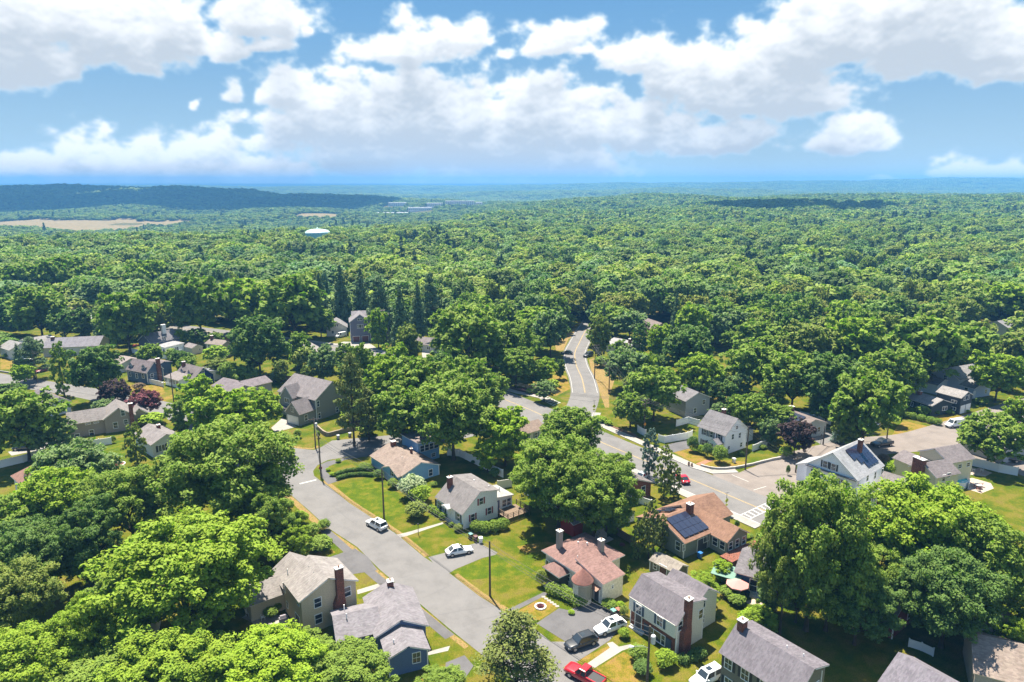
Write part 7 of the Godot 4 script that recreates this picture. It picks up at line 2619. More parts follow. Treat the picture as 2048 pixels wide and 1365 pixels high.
	vg(h23, -7.40, -4.33, -3.80, 0.17, 0, [0.00, 5.40, 2.25, 8.00, 4.50, 5.40], "x", siding(0.260, 0.260, 0.225), shingle(0.216, 0.198, 0.198))
	wn(h23, "L", -7.41, 4.30, -2.027, 1.6, 1.2, "pair")
	wn(h23, "L", -7.41, 1.60, -2.027, 1.8, 1.6, "pair")
	slab(h23, "porch_roof", Vector3(-9.20, 2.5, -3.83), Vector3(-7.45, 2.75, 1.67), shingle(0.100, 0.090, 0.100))

func build_houses_2() -> void:
	var h24 := thing("grey_blue_cape", "grey blue cape with two dormers and tall brick end chimney", "house", Vector3(-114.78, ground_at(-114.8, -205.7), -205.73), 1.1114)
	vg(h24, -2.72, -4.68, 2.72, 4.68, 0, [0.00, 3.59, 2.72, 6.19, 5.44, 3.59], "z", siding(0.100, 0.140, 0.220), shingle(0.201, 0.174, 0.174))
	corners(h24, Vector2(-2.72, -4.68), Vector2(2.72, 4.68), 3.59)
	wn(h24, "L", -2.72, 2.19, -3.450)
	wn(h24, "L", -2.72, 1.95, -0.257)
	wn(h24, "L", -2.72, 2.33, 2.750)
	wn(h24, "R", -1.13, 2.29, 4.680, 0.9, 1.2)
	vg(h24, -2.12, -4.33, 0.08, -2.63, 3.49464, [0.00, 4.94, 0.85, 5.66, 1.70, 4.94], "x", siding(0.100, 0.140, 0.220), shingle(0.201, 0.174, 0.174), 0.16)
	wn(h24, "L", -2.12, 4.39, -3.479, 0.85, 0.9, "grid")
	vg(h24, -2.12, 1.76, 0.08, 3.46, 3.49464, [0.00, 4.94, 0.85, 5.66, 1.70, 4.94], "x", siding(0.100, 0.140, 0.220), shingle(0.201, 0.174, 0.174), 0.16)
	wn(h24, "L", -2.12, 4.39, 2.609, 0.85, 0.9, "grid")
	chimney(h24, Vector2(1.15, 5.03), 0.00, 7.19, 1.10, 0.70, brick(), 0.00)
	vg(h24, 2.42, -3.68, 7.32, 2.68, 0, [0.00, 4.40, 2.45, 5.00, 4.90, 4.40], "z", siding(0.100, 0.140, 0.220), shingle(0.201, 0.174, 0.174))
	wn(h24, "R", 3.52, 3.40, 2.680, 0.7, 1)
	var h25 := thing("navy_cape", "deep navy cape with two dormers and white front porch", "house", Vector3(-98.19, ground_at(-98.2, -203.2), -203.24), 0.9776)
	vg(h25, -3.26, -4.87, 3.26, 4.87, 0, [0.00, 2.53, 3.26, 5.19, 6.53, 2.53], "z", siding(0.022, 0.045, 0.170), shingle(0.204, 0.180, 0.174))
	corners(h25, Vector2(-3.26, -4.87), Vector2(3.26, 4.87), 2.53)
	wn(h25, "R", -0.08, 3.81, 4.873, 0.7, 1.4, "grid")
	wn(h25, "R", 1.61, 1.36, 4.873, 0.9, 1.1)
	wn(h25, "R", -1.55, 1.23, 4.873, 0.8, 1.2)
	vg(h25, -2.66, -2.94, -0.46, -1.34, 2.43256, [0.00, 3.88, 0.80, 4.55, 1.60, 3.88], "x", siding(0.022, 0.045, 0.170), shingle(0.204, 0.180, 0.174), 0.16)
	wn(h25, "L", -2.67, 3.33, -2.142, 0.8, 0.9, "grid")
	vg(h25, -2.66, 0.95, -0.46, 2.55, 2.43256, [0.00, 3.88, 0.80, 4.55, 1.60, 3.88], "x", siding(0.022, 0.045, 0.170), shingle(0.204, 0.180, 0.174), 0.16)
	wn(h25, "L", -2.67, 3.33, 1.753, 0.8, 0.9, "grid")
	chimney(h25, Vector2(-0.78, -4.09), 2.53, 6.09, 0.90, 0.70, brick(), 0.00)
	vg(h25, -6.66, -4.87, -3.26, 2.87, 0, [0.00, 2.50, 3.40, 3.20], "z", white(), shingle(0.240, 0.216, 0.204))
	wn(h25, "L", -6.67, 1.60, 1.669, 1.3, 1.2, "pair")
	wn(h25, "L", -6.67, 1.60, -0.331, 1.3, 1.2, "pair")
	wn(h25, "L", -6.67, 1.60, -2.331, 1.3, 1.2, "pair")
	wn(h25, "L", -6.67, 1.60, -4.331, 1.3, 1.2, "pair")
	vg(h25, 3.26, -2.87, 6.76, 3.37, 0, [0.00, 3.30, 3.50, 2.80], "z", white(), shingle(0.252, 0.264, 0.288))
	var h26 := thing("grey_ranch", "grey ranch with dark gable roof beside the navy cape", "house", Vector3(-79.91, ground_at(-79.9, -188.2), -188.23), 0.8608)
	vg(h26, -3.48, -5.87, 3.48, 5.87, 0, [0.00, 3.00, 3.48, 4.50, 6.96, 3.00], "z", siding(0.330, 0.320, 0.330), shingle(0.198, 0.174, 0.182))
	wn(h26, "L", -3.48, 1.70, 4.112, 1)
	wn(h26, "L", -3.48, 1.70, 1.175, 1)
	wn(h26, "L", -3.48, 1.70, -1.175, 1)
	wn(h26, "L", -3.48, 1.70, -4.112, 1)
	vg(h26, 2.48, -4.37, 9.98, 2.87, 0, [0.00, 2.80, 3.62, 3.90, 7.25, 2.80], "x", siding(0.330, 0.320, 0.330), shingle(0.198, 0.174, 0.182))
	var h27 := thing("taupe_house", "taupe shingled two storey house with brick chimney and white trim", "house", Vector3(-105.11, ground_at(-105.1, -160.0), -159.98), 0.5797)
	vg(h27, -3.84, -3.23, 3.84, 3.23, 0, [0.00, 3.56, 3.23, 5.46, 6.45, 3.56], "x", siding(0.330, 0.285, 0.240), shingle(0.240, 0.222, 0.210))
	corners(h27, Vector2(-3.84, -3.23), Vector2(3.84, 3.23), 3.56)
	wn(h27, "R", -2.45, 0.26, 3.230, 0.9, 1.3)
	wn(h27, "R", 0.57, 0.61, 3.230)
	wn(h27, "R", 0.08, 3.17, 3.230, 1, 0.7)
	wn(h27, "R", 1.82, 3.25, 3.230, 1, 0.7)
	vg(h27, 3.54, -4.23, 10.04, 4.03, 0, [0.00, 3.66, 3.25, 5.86, 6.50, 3.66], "z", siding(0.330, 0.285, 0.240), shingle(0.240, 0.222, 0.210))
	wn(h27, "R", 5.74, 1.70, 4.030, 0.9, 1.5)
	wn(h27, "R", 8.04, 2.20, 4.030, 0.8, 1.1)
	wn(h27, "R", 7.64, 4.60, 4.030, 0.8, 1.5)
	chimney(h27, Vector2(9.44, 4.38), 0.00, 6.76, 0.90, 0.70, brick(), 0.00)
	vg(h27, 9.84, -2.23, 12.84, 2.23, 0, [0.00, 3.20, 1.50, 4.40, 3.00, 3.20], "z", siding(0.330, 0.285, 0.240), shingle(0.240, 0.222, 0.210))
	var h28 := thing("white_cottage", "small white cottage with grey roof behind the clipped cedar", "house", Vector3(-81.99, ground_at(-82.0, -149.0), -149.03), 0.8378)
	vg(h28, -3.25, -5.00, 3.25, 5.00, 0, [0.00, 3.10, 3.25, 4.60, 6.50, 3.10], "z", siding(0.620, 0.650, 0.680), shingle(0.240, 0.222, 0.216))
	wn(h28, "R", -1.30, 1.80, 5.004, 1.3, 1.4, "pair", mats["black_shutter"])
	chimney(h28, Vector2(0.65, -1.00), 3.10, 5.30, 0.70, 0.70, brick(), 0.00)
	var h29 := thing("pink_roof_house", "white house with pink hip roof near the left lawn", "house", Vector3(-92.72, ground_at(-92.7, -123.8), -123.77), 0.8716)
	hip(h29, Vector2(-2.56, -5.50), Vector2(2.56, 5.50), 0.00, 3.60, 2.00, 2.50, siding(0.720, 0.730, 0.740), shingle(0.270, 0.162, 0.126), 0.40)
	wn(h29, "L", -2.57, 2.00, 2.200, 1, 1.2)
	wn(h29, "L", -2.57, 2.00, -1.100, 1, 1.2)
	wn(h29, "R", 0.00, 2.00, 5.504, 1, 1.2)
	vg(h29, -1.76, -0.90, 0.64, 0.90, 3.3, [0.00, 4.60, 0.90, 5.36, 1.80, 4.60], "x", siding(0.720, 0.730, 0.740), shingle(0.270, 0.162, 0.126), 0.16)
	wn(h29, "L", -1.77, 4.05, 0.000, 0.9, 0.9, "grid")
	var h30 := thing("long_grey_house", "long house with plain grey roof behind the dark pines", "house", Vector3(-158.66, ground_at(-158.7, -242.1), -242.08), 0.2094)
	vg(h30, -9.00, -5.50, 9.00, 5.50, 0, [0.00, 3.20, 5.50, 5.50, 11.00, 3.20], "x", siding(0.580, 0.570, 0.540), shingle(0.216, 0.210, 0.228))
	wn(h30, "L", -9.00, 1.80, 1.500, 1.2, 1.2, "pair")
	wn(h30, "R", -5.00, 1.80, 5.504, 1.2, 1.2, "pair")
	wn(h30, "R", 0.00, 1.80, 5.504, 1.2, 1.2, "pair")
	chimney(h30, Vector2(-7.20, 1.00), 3.20, 6.20, 1.00, 1.00, brick(), 0.00)
	var h31 := thing("white_left_house", "white house with pale hip roof at the left edge", "house", Vector3(-176.62, ground_at(-176.6, -236.2), -236.19), 0.9663)
	vg(h31, -3.50, -4.50, 3.50, 4.50, 0, [0.00, 3.40, 3.50, 5.10, 7.00, 3.40], "z", siding(0.700, 0.710, 0.730), shingle(0.276, 0.270, 0.264))
	wn(h31, "L", -3.50, 1.80, 0.900, 1.2, 1.2, "pair")
	wn(h31, "R", -1.40, 1.80, 4.504, 1.2, 1.2, "pair")
	vg(h31, 3.50, -8.50, 12.50, 1.50, 0, [0.00, 3.30, 5.00, 4.90, 10.00, 3.30], "x", siding(0.700, 0.710, 0.730), shingle(0.276, 0.270, 0.264))
	var h32 := thing("dark_roof_house", "house with dark roof and white gable by the left street", "house", Vector3(-125.55, ground_at(-125.6, -176.8), -176.81), 0.9633)
	vg(h32, -2.37, -6.50, 2.37, 6.50, 0, [0.00, 3.00, 2.37, 4.50, 4.74, 3.00], "z", siding(0.700, 0.720, 0.750), shingle(0.194, 0.172, 0.179))
	wn(h32, "R", -0.47, 1.80, 6.504, 1.2, 1.1, "pair")
	chimney(h32, Vector2(0.00, -3.90), 3.00, 5.00, 0.80, 0.80, mat("blue_chimney", lin(0.06, 0.09, 0.2), 0.8), 0.00)
	var h33 := thing("aqua_house", "pale aqua house with white roof behind the bare tree", "house", Vector3(-181.40, ground_at(-181.4, -281.3), -281.28), 0.3491)
	vg(h33, -5.50, -4.50, 5.50, 4.50, 0, [0.00, 4.60, 4.50, 5.80, 9.00, 4.60], "x", siding(0.550, 0.660, 0.680), shingle(0.396, 0.396, 0.396))
	wn(h33, "R", -4.00, 3.20, 4.504, 1)
	wn(h33, "L", -5.50, 3.00, 0.000, 0.9, 1.2)
	var h34 := thing("deck_house", "slate house with white roof deck and red parasol", "house", Vector3(-124.12, ground_at(-124.1, -240.0), -240.05), 1.0123)
	vg(h34, -3.50, -3.50, 3.50, 3.50, 0, [0.00, 3.20, 7.00, 3.40], "z", white(), shingle(0.330, 0.330, 0.336))
	wn(h34, "R", -2.50, 1.80, 3.504, 1.2, 1.6, "pair")
	wn(h34, "R", -0.90, 1.80, 3.504, 1.2, 1.6, "pair")
	wn(h34, "R", 0.70, 1.80, 3.504, 1.2, 1.6, "pair")
	wn(h34, "L", -3.50, 1.80, 2.500, 1.2, 1.6, "pair")
	wn(h34, "L", -3.50, 1.80, 0.700, 1.2, 1.6, "pair")
	wn(h34, "L", -3.50, 1.80, -1.100, 1.2, 1.6, "pair")
	vg(h34, -4.50, -11.50, 6.50, -3.50, 0, [0.00, 4.20, 4.00, 6.80, 8.00, 4.20], "x", siding(0.130, 0.150, 0.220), shingle(0.180, 0.174, 0.186))
	wn(h34, "R", 4.50, 2.00, -3.496, 1)
	wn(h34, "R", 0.50, 5.00, -3.496, 1.4, 1.2, "pair")
	chimney(h34, Vector2(2.50, -6.50), 4.00, 9.40, 1.40, 1.00, mat("white_chimney", lin(0.75, 0.75, 0.75), 0.8), 0.00)
	var h35 := thing("tan_saltbox", "tan shingled house with long rear dormer and two chimneys", "house", Vector3(-104.40, ground_at(-104.4, -237.3), -237.34), 1.1855)
	vg(h35, -2.85, -3.81, 2.85, 3.81, 0, [0.00, 4.60, 2.57, 5.60, 5.71, 2.80], "z", siding(0.400, 0.330, 0.270), shingle(0.252, 0.216, 0.186))
	slab(h35, "dormer_face", Vector3(-2.88, 2.7, -3.31), Vector3(-2.84, 4.45, 3.31), siding(0.74, 0.72, 0.66))
	wn(h35, "L", -2.86, 3.70, 2.289, 0.7, 1.1)
	wn(h35, "L", -2.86, 3.70, 0.000, 0.7, 1.1)
	wn(h35, "L", -2.86, 3.70, -2.289, 0.7, 1.1)
	wn(h35, "R", 1.71, 1.80, 3.819, 0.8, 1.1)
	chimney(h35, Vector2(-0.50, -3.05), 4.00, 7.00, 0.80, 0.80, brick(), 0.00)
	chimney(h35, Vector2(0.30, 3.43), 4.00, 7.20, 0.90, 0.70, brick(), 0.00)
	door(h35, Vector3(-2.86, 0.10, 0.763), -1.5708, 0.90, 2.00, mats["blue_door"], 2)
	var h36 := thing("beige_shed", "beige garden shed with grey gable roof in the fenced yard", "shed", Vector3(-115.90, ground_at(-115.9, -241.2), -241.16), 0.9599)
	vg(h36, -2.00, -2.75, 2.00, 2.75, 0, [0.00, 2.30, 2.00, 3.20, 4.00, 2.30], "z", siding(0.660, 0.600, 0.520), shingle(0.252, 0.228, 0.222), 0.15)
	wn(h36, "R", 0.80, 1.40, 2.754, 0.5, 0.7)
	var h37 := thing("brown_flat_roof_garage", "low garage with plain tan roof behind the grey blue cape", "garage", Vector3(-129.40, ground_at(-129.4, -219.4), -219.43), 1.0821)
	vg(h37, -3.50, -4.50, 3.50, 4.50, 0, [0.00, 2.80, 3.50, 3.80, 7.00, 2.80], "z", siding(0.660, 0.660, 0.660), shingle(0.276, 0.240, 0.222))
	var h38 := thing("victorian_house", "tall grey purple house with white trim and two mahogany garage doors", "house", Vector3(-56.23, ground_at(-56.2, -265.8), -265.81), 0.2443)
	vg(h38, -7.00, -6.00, 7.00, 2.00, 0, [0.00, 7.95, 4.00, 10.55, 8.00, 7.95], "x", siding(0.160, 0.160, 0.210), shingle(0.252, 0.240, 0.252))
	vg(h38, -8.00, -2.00, -0.40, 6.40, 0, [0.00, 7.95, 3.80, 10.65, 7.60, 7.95], "z", siding(0.160, 0.160, 0.210), shingle(0.252, 0.240, 0.252))
	wn(h38, "R", -4.20, 8.85, 6.404, 1.6, 0.9, "pair")
	wn(h38, "R", -4.20, 6.15, 6.404, 2.2, 1.3, "triple")
	door(h38, Vector3(-5.90, 0.05, 6.404), 0.0000, 2.50, 2.20, mats["mahogany_door"], 3)
	door(h38, Vector3(-2.50, 0.05, 6.404), 0.0000, 2.50, 2.20, mats["mahogany_door"], 3)
	vg(h38, 0.60, 0.00, 3.40, 4.00, 0, [0.00, 9.15, 1.40, 10.65, 2.80, 9.15], "z", siding(0.160, 0.160, 0.210), shingle(0.252, 0.240, 0.252))
	wn(h38, "R", 2.00, 8.35, 4.004, 1.5, 1.6, "grid")
	wn(h38, "R", 2.00, 5.95, 4.004, 1.5, 1.6, "grid")
	wn(h38, "R", 2.00, 1.60, 4.004, 1.5, 1.8, "grid")
	slab(h38, "porch_roof", Vector3(-0.35, 2.75, 1.80), Vector3(7.00, 2.95, 5.40), shingle(0.120, 0.110, 0.120))
	corners(h38, Vector2(-8.00, -2.00), Vector2(-0.40, 6.40), 7.95)

func build_houses_3() -> void:
	var h39 := thing("stone_cape", "white and stone cape with grey roof left of the victorian", "house", Vector3(-71.71, ground_at(-71.7, -273.1), -273.11), 0.2443)
	vg(h39, -4.00, -4.50, 4.00, 4.50, 0, [0.00, 3.40, 4.00, 5.80, 8.00, 3.40], "z", siding(0.600, 0.580, 0.540), shingle(0.252, 0.246, 0.246))
	wn(h39, "R", 0.00, 4.40, 4.504, 1.4, 1, "pair")
	wn(h39, "R", -1.60, 1.70, 4.504, 0.9, 1.1)
	var h40 := thing("brick_cottage", "small brick cottage gable peeking between dark trees", "house", Vector3(-71.81, ground_at(-71.8, -233.8), -233.80), 0.2443)
	vg(h40, -3.00, -4.00, 3.00, 4.00, 0, [0.00, 2.80, 3.00, 4.80, 6.00, 2.80], "z", brick(), shingle(0.330, 0.300, 0.282))
	wn(h40, "R", 0.00, 3.40, 4.004, 0.8, 0.9)
	var h41 := thing("low_house", "low house with grey brown roof along the main road", "house", Vector3(-29.01, ground_at(-29.0, -245.3), -245.27), -0.3491)
	vg(h41, -6.00, -4.00, 6.00, 4.00, 0, [0.00, 2.80, 4.00, 4.40, 8.00, 2.80], "x", siding(0.600, 0.600, 0.580), shingle(0.204, 0.180, 0.180))
	wn(h41, "R", -4.00, 1.60, 4.004, 1.2, 1.1, "pair")
	wn(h41, "R", 0.00, 1.60, 4.004, 1.2, 1.1, "pair")
	var h42 := thing("white_garage", "open white garage with gable roof beneath the big oak", "garage", Vector3(-28.51, ground_at(-28.5, -245.1), -245.11), -0.3491)
	vg(h42, -3.00, -3.50, 3.00, 3.50, 0, [0.00, 2.60, 3.00, 3.80, 6.00, 2.60], "z", siding(0.720, 0.720, 0.720), shingle(0.216, 0.198, 0.198))
	door(h42, Vector3(0.00, 0.05, 3.504), 0.0000, 4.20, 2.10, mats["door_dark"], 3)
	var h43 := thing("steep_white_house", "white house with steep grey roof and dormers behind trees", "house", Vector3(-0.13, ground_at(-0.1, -252.1), -252.13), 0.5236)
	vg(h43, -3.75, -4.50, 3.75, 4.50, 0, [0.00, 4.00, 3.75, 7.00, 7.50, 4.00], "z", siding(0.660, 0.700, 0.780), shingle(0.240, 0.240, 0.258))
	wn(h43, "R", -1.50, 2.00, 4.504, 0.9, 1.3)
	wn(h43, "L", -3.75, 2.00, 1.500, 0.9, 1.3)
	vg(h43, -2.95, -0.40, -0.45, 1.40, 4, [0.00, 6.00, 0.90, 6.76, 1.80, 6.00], "x", siding(0.660, 0.700, 0.780), shingle(0.240, 0.240, 0.258), 0.16)
	wn(h43, "L", -2.95, 5.45, 0.500, 0.9, 0.9, "grid")
	var h44 := thing("brown_hip_house", "house with brown two level roof in the wood by the upper road", "house", Vector3(57.48, ground_at(57.5, -271.4), -271.42), 0.3581)
	vg(h44, -4.00, -6.00, 4.00, 6.00, 0, [0.00, 3.60, 4.00, 5.80, 8.00, 3.60], "z", siding(0.450, 0.380, 0.320), shingle(0.216, 0.180, 0.162))
	wn(h44, "R", 0.00, 1.80, 6.004, 1.2, 1.1, "pair")
	var h45 := thing("pale_roof_house", "house with pale flat roof and brick chimney by the upper road", "house", Vector3(41.08, ground_at(41.1, -241.2), -241.15), 0.6137)
	vg(h45, -4.50, -5.50, 4.50, 5.50, 0, [0.00, 3.20, 4.50, 4.40, 9.00, 3.20], "z", siding(0.600, 0.600, 0.600), shingle(0.336, 0.330, 0.324))
	chimney(h45, Vector2(-0.90, 3.30), 3.20, 5.80, 0.90, 0.90, brick(), 0.00)
	var h46 := thing("hidden_grey_house", "grey house with white porch glimpsed behind the big green trees", "house", Vector3(47.34, ground_at(47.3, -175.3), -175.31), 0.4363)
	vg(h46, -4.00, -4.00, 4.00, 4.00, 0, [0.00, 4.60, 4.00, 6.40, 8.00, 4.60], "z", siding(0.360, 0.370, 0.400), shingle(0.198, 0.192, 0.198))
	wn(h46, "R", -0.80, 1.60, 4.004, 0.9, 1.3)
	wn(h46, "R", 2.00, 3.60, 4.004, 0.9, 1.2)
	var h47 := thing("red_house", "dark red house with white trim in the shade of maples", "house", Vector3(51.29, ground_at(51.3, -86.4), -86.43), 0.6632)
	vg(h47, -3.50, -4.50, 3.50, 4.50, 0, [0.00, 3.40, 3.50, 5.40, 7.00, 3.40], "z", siding(0.200, 0.035, 0.028), shingle(0.252, 0.240, 0.222))
	corners(h47, Vector2(-3.50, -4.50), Vector2(3.50, 4.50), 3.40)
	wn(h47, "R", -2.00, 1.80, 4.504, 0.8, 1.3)
	wn(h47, "R", 1.30, 1.80, 4.504, 0.8, 1.3)
	wn(h47, "L", -3.50, 1.80, 2.500, 0.8, 1.3)
	wn(h47, "L", -3.50, 1.80, -0.500, 0.8, 1.3)
	var h48 := thing("dark_grey_roof_house", "house with dark grey hip roof at the bottom edge", "house", Vector3(48.54, ground_at(48.5, -67.5), -67.53), 0.5760)
	vg(h48, -3.75, -4.00, 3.75, 4.00, 0, [0.00, 3.00, 3.75, 5.20, 7.50, 3.00], "z", siding(0.550, 0.550, 0.580), shingle(0.204, 0.192, 0.216))
	wn(h48, "R", -1.75, 1.70, 4.004, 1.1, 1.2, "pair")
	var h49 := thing("tan_roof_house", "beige house with broad tan roof in the bottom corner", "house", Vector3(63.42, ground_at(63.4, -71.0), -71.00), -0.4712)
	vg(h49, -7.00, -4.50, 7.00, 4.50, 0, [0.00, 3.40, 4.50, 5.60, 9.00, 3.40], "x", siding(0.500, 0.450, 0.390), shingle(0.300, 0.246, 0.204))
	wn(h49, "R", -4.50, 2.10, 4.504, 0.9, 1.2)
	wn(h49, "R", 0.00, 2.10, 4.504, 1.2, 1.1, "pair")
	vg(h49, -6.50, -10.50, -1.00, -4.50, 0, [0.00, 3.30, 2.75, 4.90, 5.50, 3.30], "z", siding(0.500, 0.450, 0.390), shingle(0.300, 0.246, 0.204))
	var h50 := thing("teal_cottage", "deep blue cottage with white sliding door and grey roof", "house", Vector3(39.35, ground_at(39.3, -93.7), -93.67), -0.5585)
	vg(h50, -4.00, -4.00, 4.00, 4.00, 0, [0.00, 3.00, 4.00, 4.60, 8.00, 3.00], "x", siding(0.035, 0.085, 0.170), shingle(0.192, 0.180, 0.186))
	corners(h50, Vector2(-4.00, -4.00), Vector2(4.00, 4.00), 3.00)
	wn(h50, "R", -1.40, 1.50, 4.004, 1, 1.9)
	wn(h50, "R", 0.20, 1.50, 4.004, 1, 1.9)
	steps(h50, Vector3(-0.40, 0, 4.00), 0, 2.6, 3, mats["concrete_step"])
	var h51 := thing("hidden_shed", "pale shed under the left front trees", "shed", Vector3(-50.96, ground_at(-51.0, -82.4), -82.37), 0.3491)
	vg(h51, -2.25, -2.00, 2.25, 2.00, 0, [0.00, 2.40, 2.25, 3.20, 4.50, 2.40], "z", siding(0.660, 0.580, 0.440), shingle(0.360, 0.372, 0.396))
	var f51 := thing("brick_house", "red brick house with grey roof among the right hand woods", "house", Vector3(183.67, ground_at(183.7, -332.6), -332.58), 0.4887)
	vol(f51, Vector2(-5.00, -4.00), Vector2(5.00, 4.00), 0, gable(8.00, 5.20, 2.00), "x", siding(0.240, 0.060, 0.050), shingle(0.240, 0.222, 0.228))
	window(f51, Vector3(-3.00, 4.00, 4.004), 0, 1.0, 1.3, "sash")
	window(f51, Vector3(0.00, 4.00, 4.004), 0, 1.0, 1.3, "sash")
	window(f51, Vector3(3.00, 4.00, 4.004), 0, 1.0, 1.3, "sash")
	var f52 := thing("grey_cape", "grey roofed cape with dormer window among the woods", "house", Vector3(146.01, ground_at(146.0, -383.1), -383.07), -0.4363)
	vol(f52, Vector2(-7.00, -4.50), Vector2(7.00, 4.50), 0, gable(9.00, 4.40, 2.00), "x", siding(0.480, 0.500, 0.550), shingle(0.276, 0.264, 0.258))
	window(f52, Vector3(-4.20, 3.20, 4.504), 0, 1.0, 1.3, "sash")
	window(f52, Vector3(0.00, 3.20, 4.504), 0, 1.0, 1.3, "sash")
	window(f52, Vector3(4.20, 3.20, 4.504), 0, 1.0, 1.3, "sash")
	var f53 := thing("pale_roof", "long pale roof seen between tree tops on the right", "house", Vector3(220.26, ground_at(220.3, -428.7), -428.68), -0.1745)
	vol(f53, Vector2(-8.00, -4.00), Vector2(8.00, 4.00), 0, gable(8.00, 4.00, 2.00), "x", siding(0.500, 0.500, 0.500), shingle(0.276, 0.270, 0.270))
	window(f53, Vector3(-4.80, 2.80, 4.004), 0, 1.0, 1.3, "sash")
	window(f53, Vector3(0.00, 2.80, 4.004), 0, 1.0, 1.3, "sash")
	window(f53, Vector3(4.80, 2.80, 4.004), 0, 1.0, 1.3, "sash")
	var f54 := thing("dark_house", "dark house with white windows deep in the right woods", "house", Vector3(252.69, ground_at(252.7, -455.0), -455.04), 0.2618)
	vol(f54, Vector2(-4.50, -4.00), Vector2(4.50, 4.00), 0, gable(8.00, 5.60, 2.00), "x", siding(0.080, 0.070, 0.070), shingle(0.187, 0.177, 0.187))
	window(f54, Vector3(-2.70, 4.40, 4.004), 0, 1.0, 1.3, "sash")
	window(f54, Vector3(0.00, 4.40, 4.004), 0, 1.0, 1.3, "sash")
	window(f54, Vector3(2.70, 4.40, 4.004), 0, 1.0, 1.3, "sash")
	var f55 := thing("roof", "grey roof peeking out of the woods below the water tank", "house", Vector3(-152.40, ground_at(-152.4, -495.0), -495.05), 0.3491)
	vol(f55, Vector2(-6.00, -4.50), Vector2(6.00, 4.50), 0, gable(9.00, 5.00, 2.00), "x", siding(0.550, 0.500, 0.500), shingle(0.240, 0.228, 0.234))
	window(f55, Vector3(-3.60, 3.80, 4.504), 0, 1.0, 1.3, "sash")
	window(f55, Vector3(0.00, 3.80, 4.504), 0, 1.0, 1.3, "sash")
	window(f55, Vector3(3.60, 3.80, 4.504), 0, 1.0, 1.3, "sash")
	var f56 := thing("white_house", "white corner house glimpsed behind the upper left trees", "house", Vector3(-147.35, ground_at(-147.4, -331.4), -331.42), 0.3491)
	vol(f56, Vector2(-4.00, -4.00), Vector2(4.00, 4.00), 0, gable(8.00, 5.60, 2.00), "x", siding(0.750, 0.760, 0.780), shingle(0.179, 0.179, 0.195))
	window(f56, Vector3(-2.40, 4.40, 4.004), 0, 1.0, 1.3, "sash")
	window(f56, Vector3(0.00, 4.40, 4.004), 0, 1.0, 1.3, "sash")
	window(f56, Vector3(2.40, 4.40, 4.004), 0, 1.0, 1.3, "sash")
	var f57 := thing("red_barn", "red and brown house behind the upper left oak", "house", Vector3(-163.79, ground_at(-163.8, -324.7), -324.66), 0.2618)
	vol(f57, Vector2(-5.00, -4.00), Vector2(5.00, 4.00), 0, gable(8.00, 5.00, 2.00), "x", siding(0.340, 0.090, 0.070), shingle(0.240, 0.198, 0.180))
	window(f57, Vector3(-3.00, 3.80, 4.004), 0, 1.0, 1.3, "sash")
	window(f57, Vector3(0.00, 3.80, 4.004), 0, 1.0, 1.3, "sash")
	window(f57, Vector3(3.00, 3.80, 4.004), 0, 1.0, 1.3, "sash")
	var f58 := thing("roof_upper_left", "brown roof among the upper left crowns", "house", Vector3(-221.32, ground_at(-221.3, -388.2), -388.23), 0.1745)
	vol(f58, Vector2(-7.00, -4.00), Vector2(7.00, 4.00), 0, gable(8.00, 4.00, 2.00), "x", siding(0.500, 0.450, 0.400), shingle(0.252, 0.222, 0.210))
	window(f58, Vector3(-4.20, 2.80, 4.004), 0, 1.0, 1.3, "sash")
	window(f58, Vector3(0.00, 2.80, 4.004), 0, 1.0, 1.3, "sash")
	window(f58, Vector3(4.20, 2.80, 4.004), 0, 1.0, 1.3, "sash")
	var f59 := thing("gable_right_edge", "grey gable at the right edge of the woods", "house", Vector3(199.55, ground_at(199.5, -271.6), -271.57), 0.5236)
	vol(f59, Vector2(-5.00, -4.00), Vector2(5.00, 4.00), 0, gable(8.00, 4.00, 2.00), "x", siding(0.500, 0.500, 0.520), shingle(0.270, 0.264, 0.276))
	window(f59, Vector3(-3.00, 2.80, 4.004), 0, 1.0, 1.3, "sash")
	window(f59, Vector3(0.00, 2.80, 4.004), 0, 1.0, 1.3, "sash")
	window(f59, Vector3(3.00, 2.80, 4.004), 0, 1.0, 1.3, "sash")

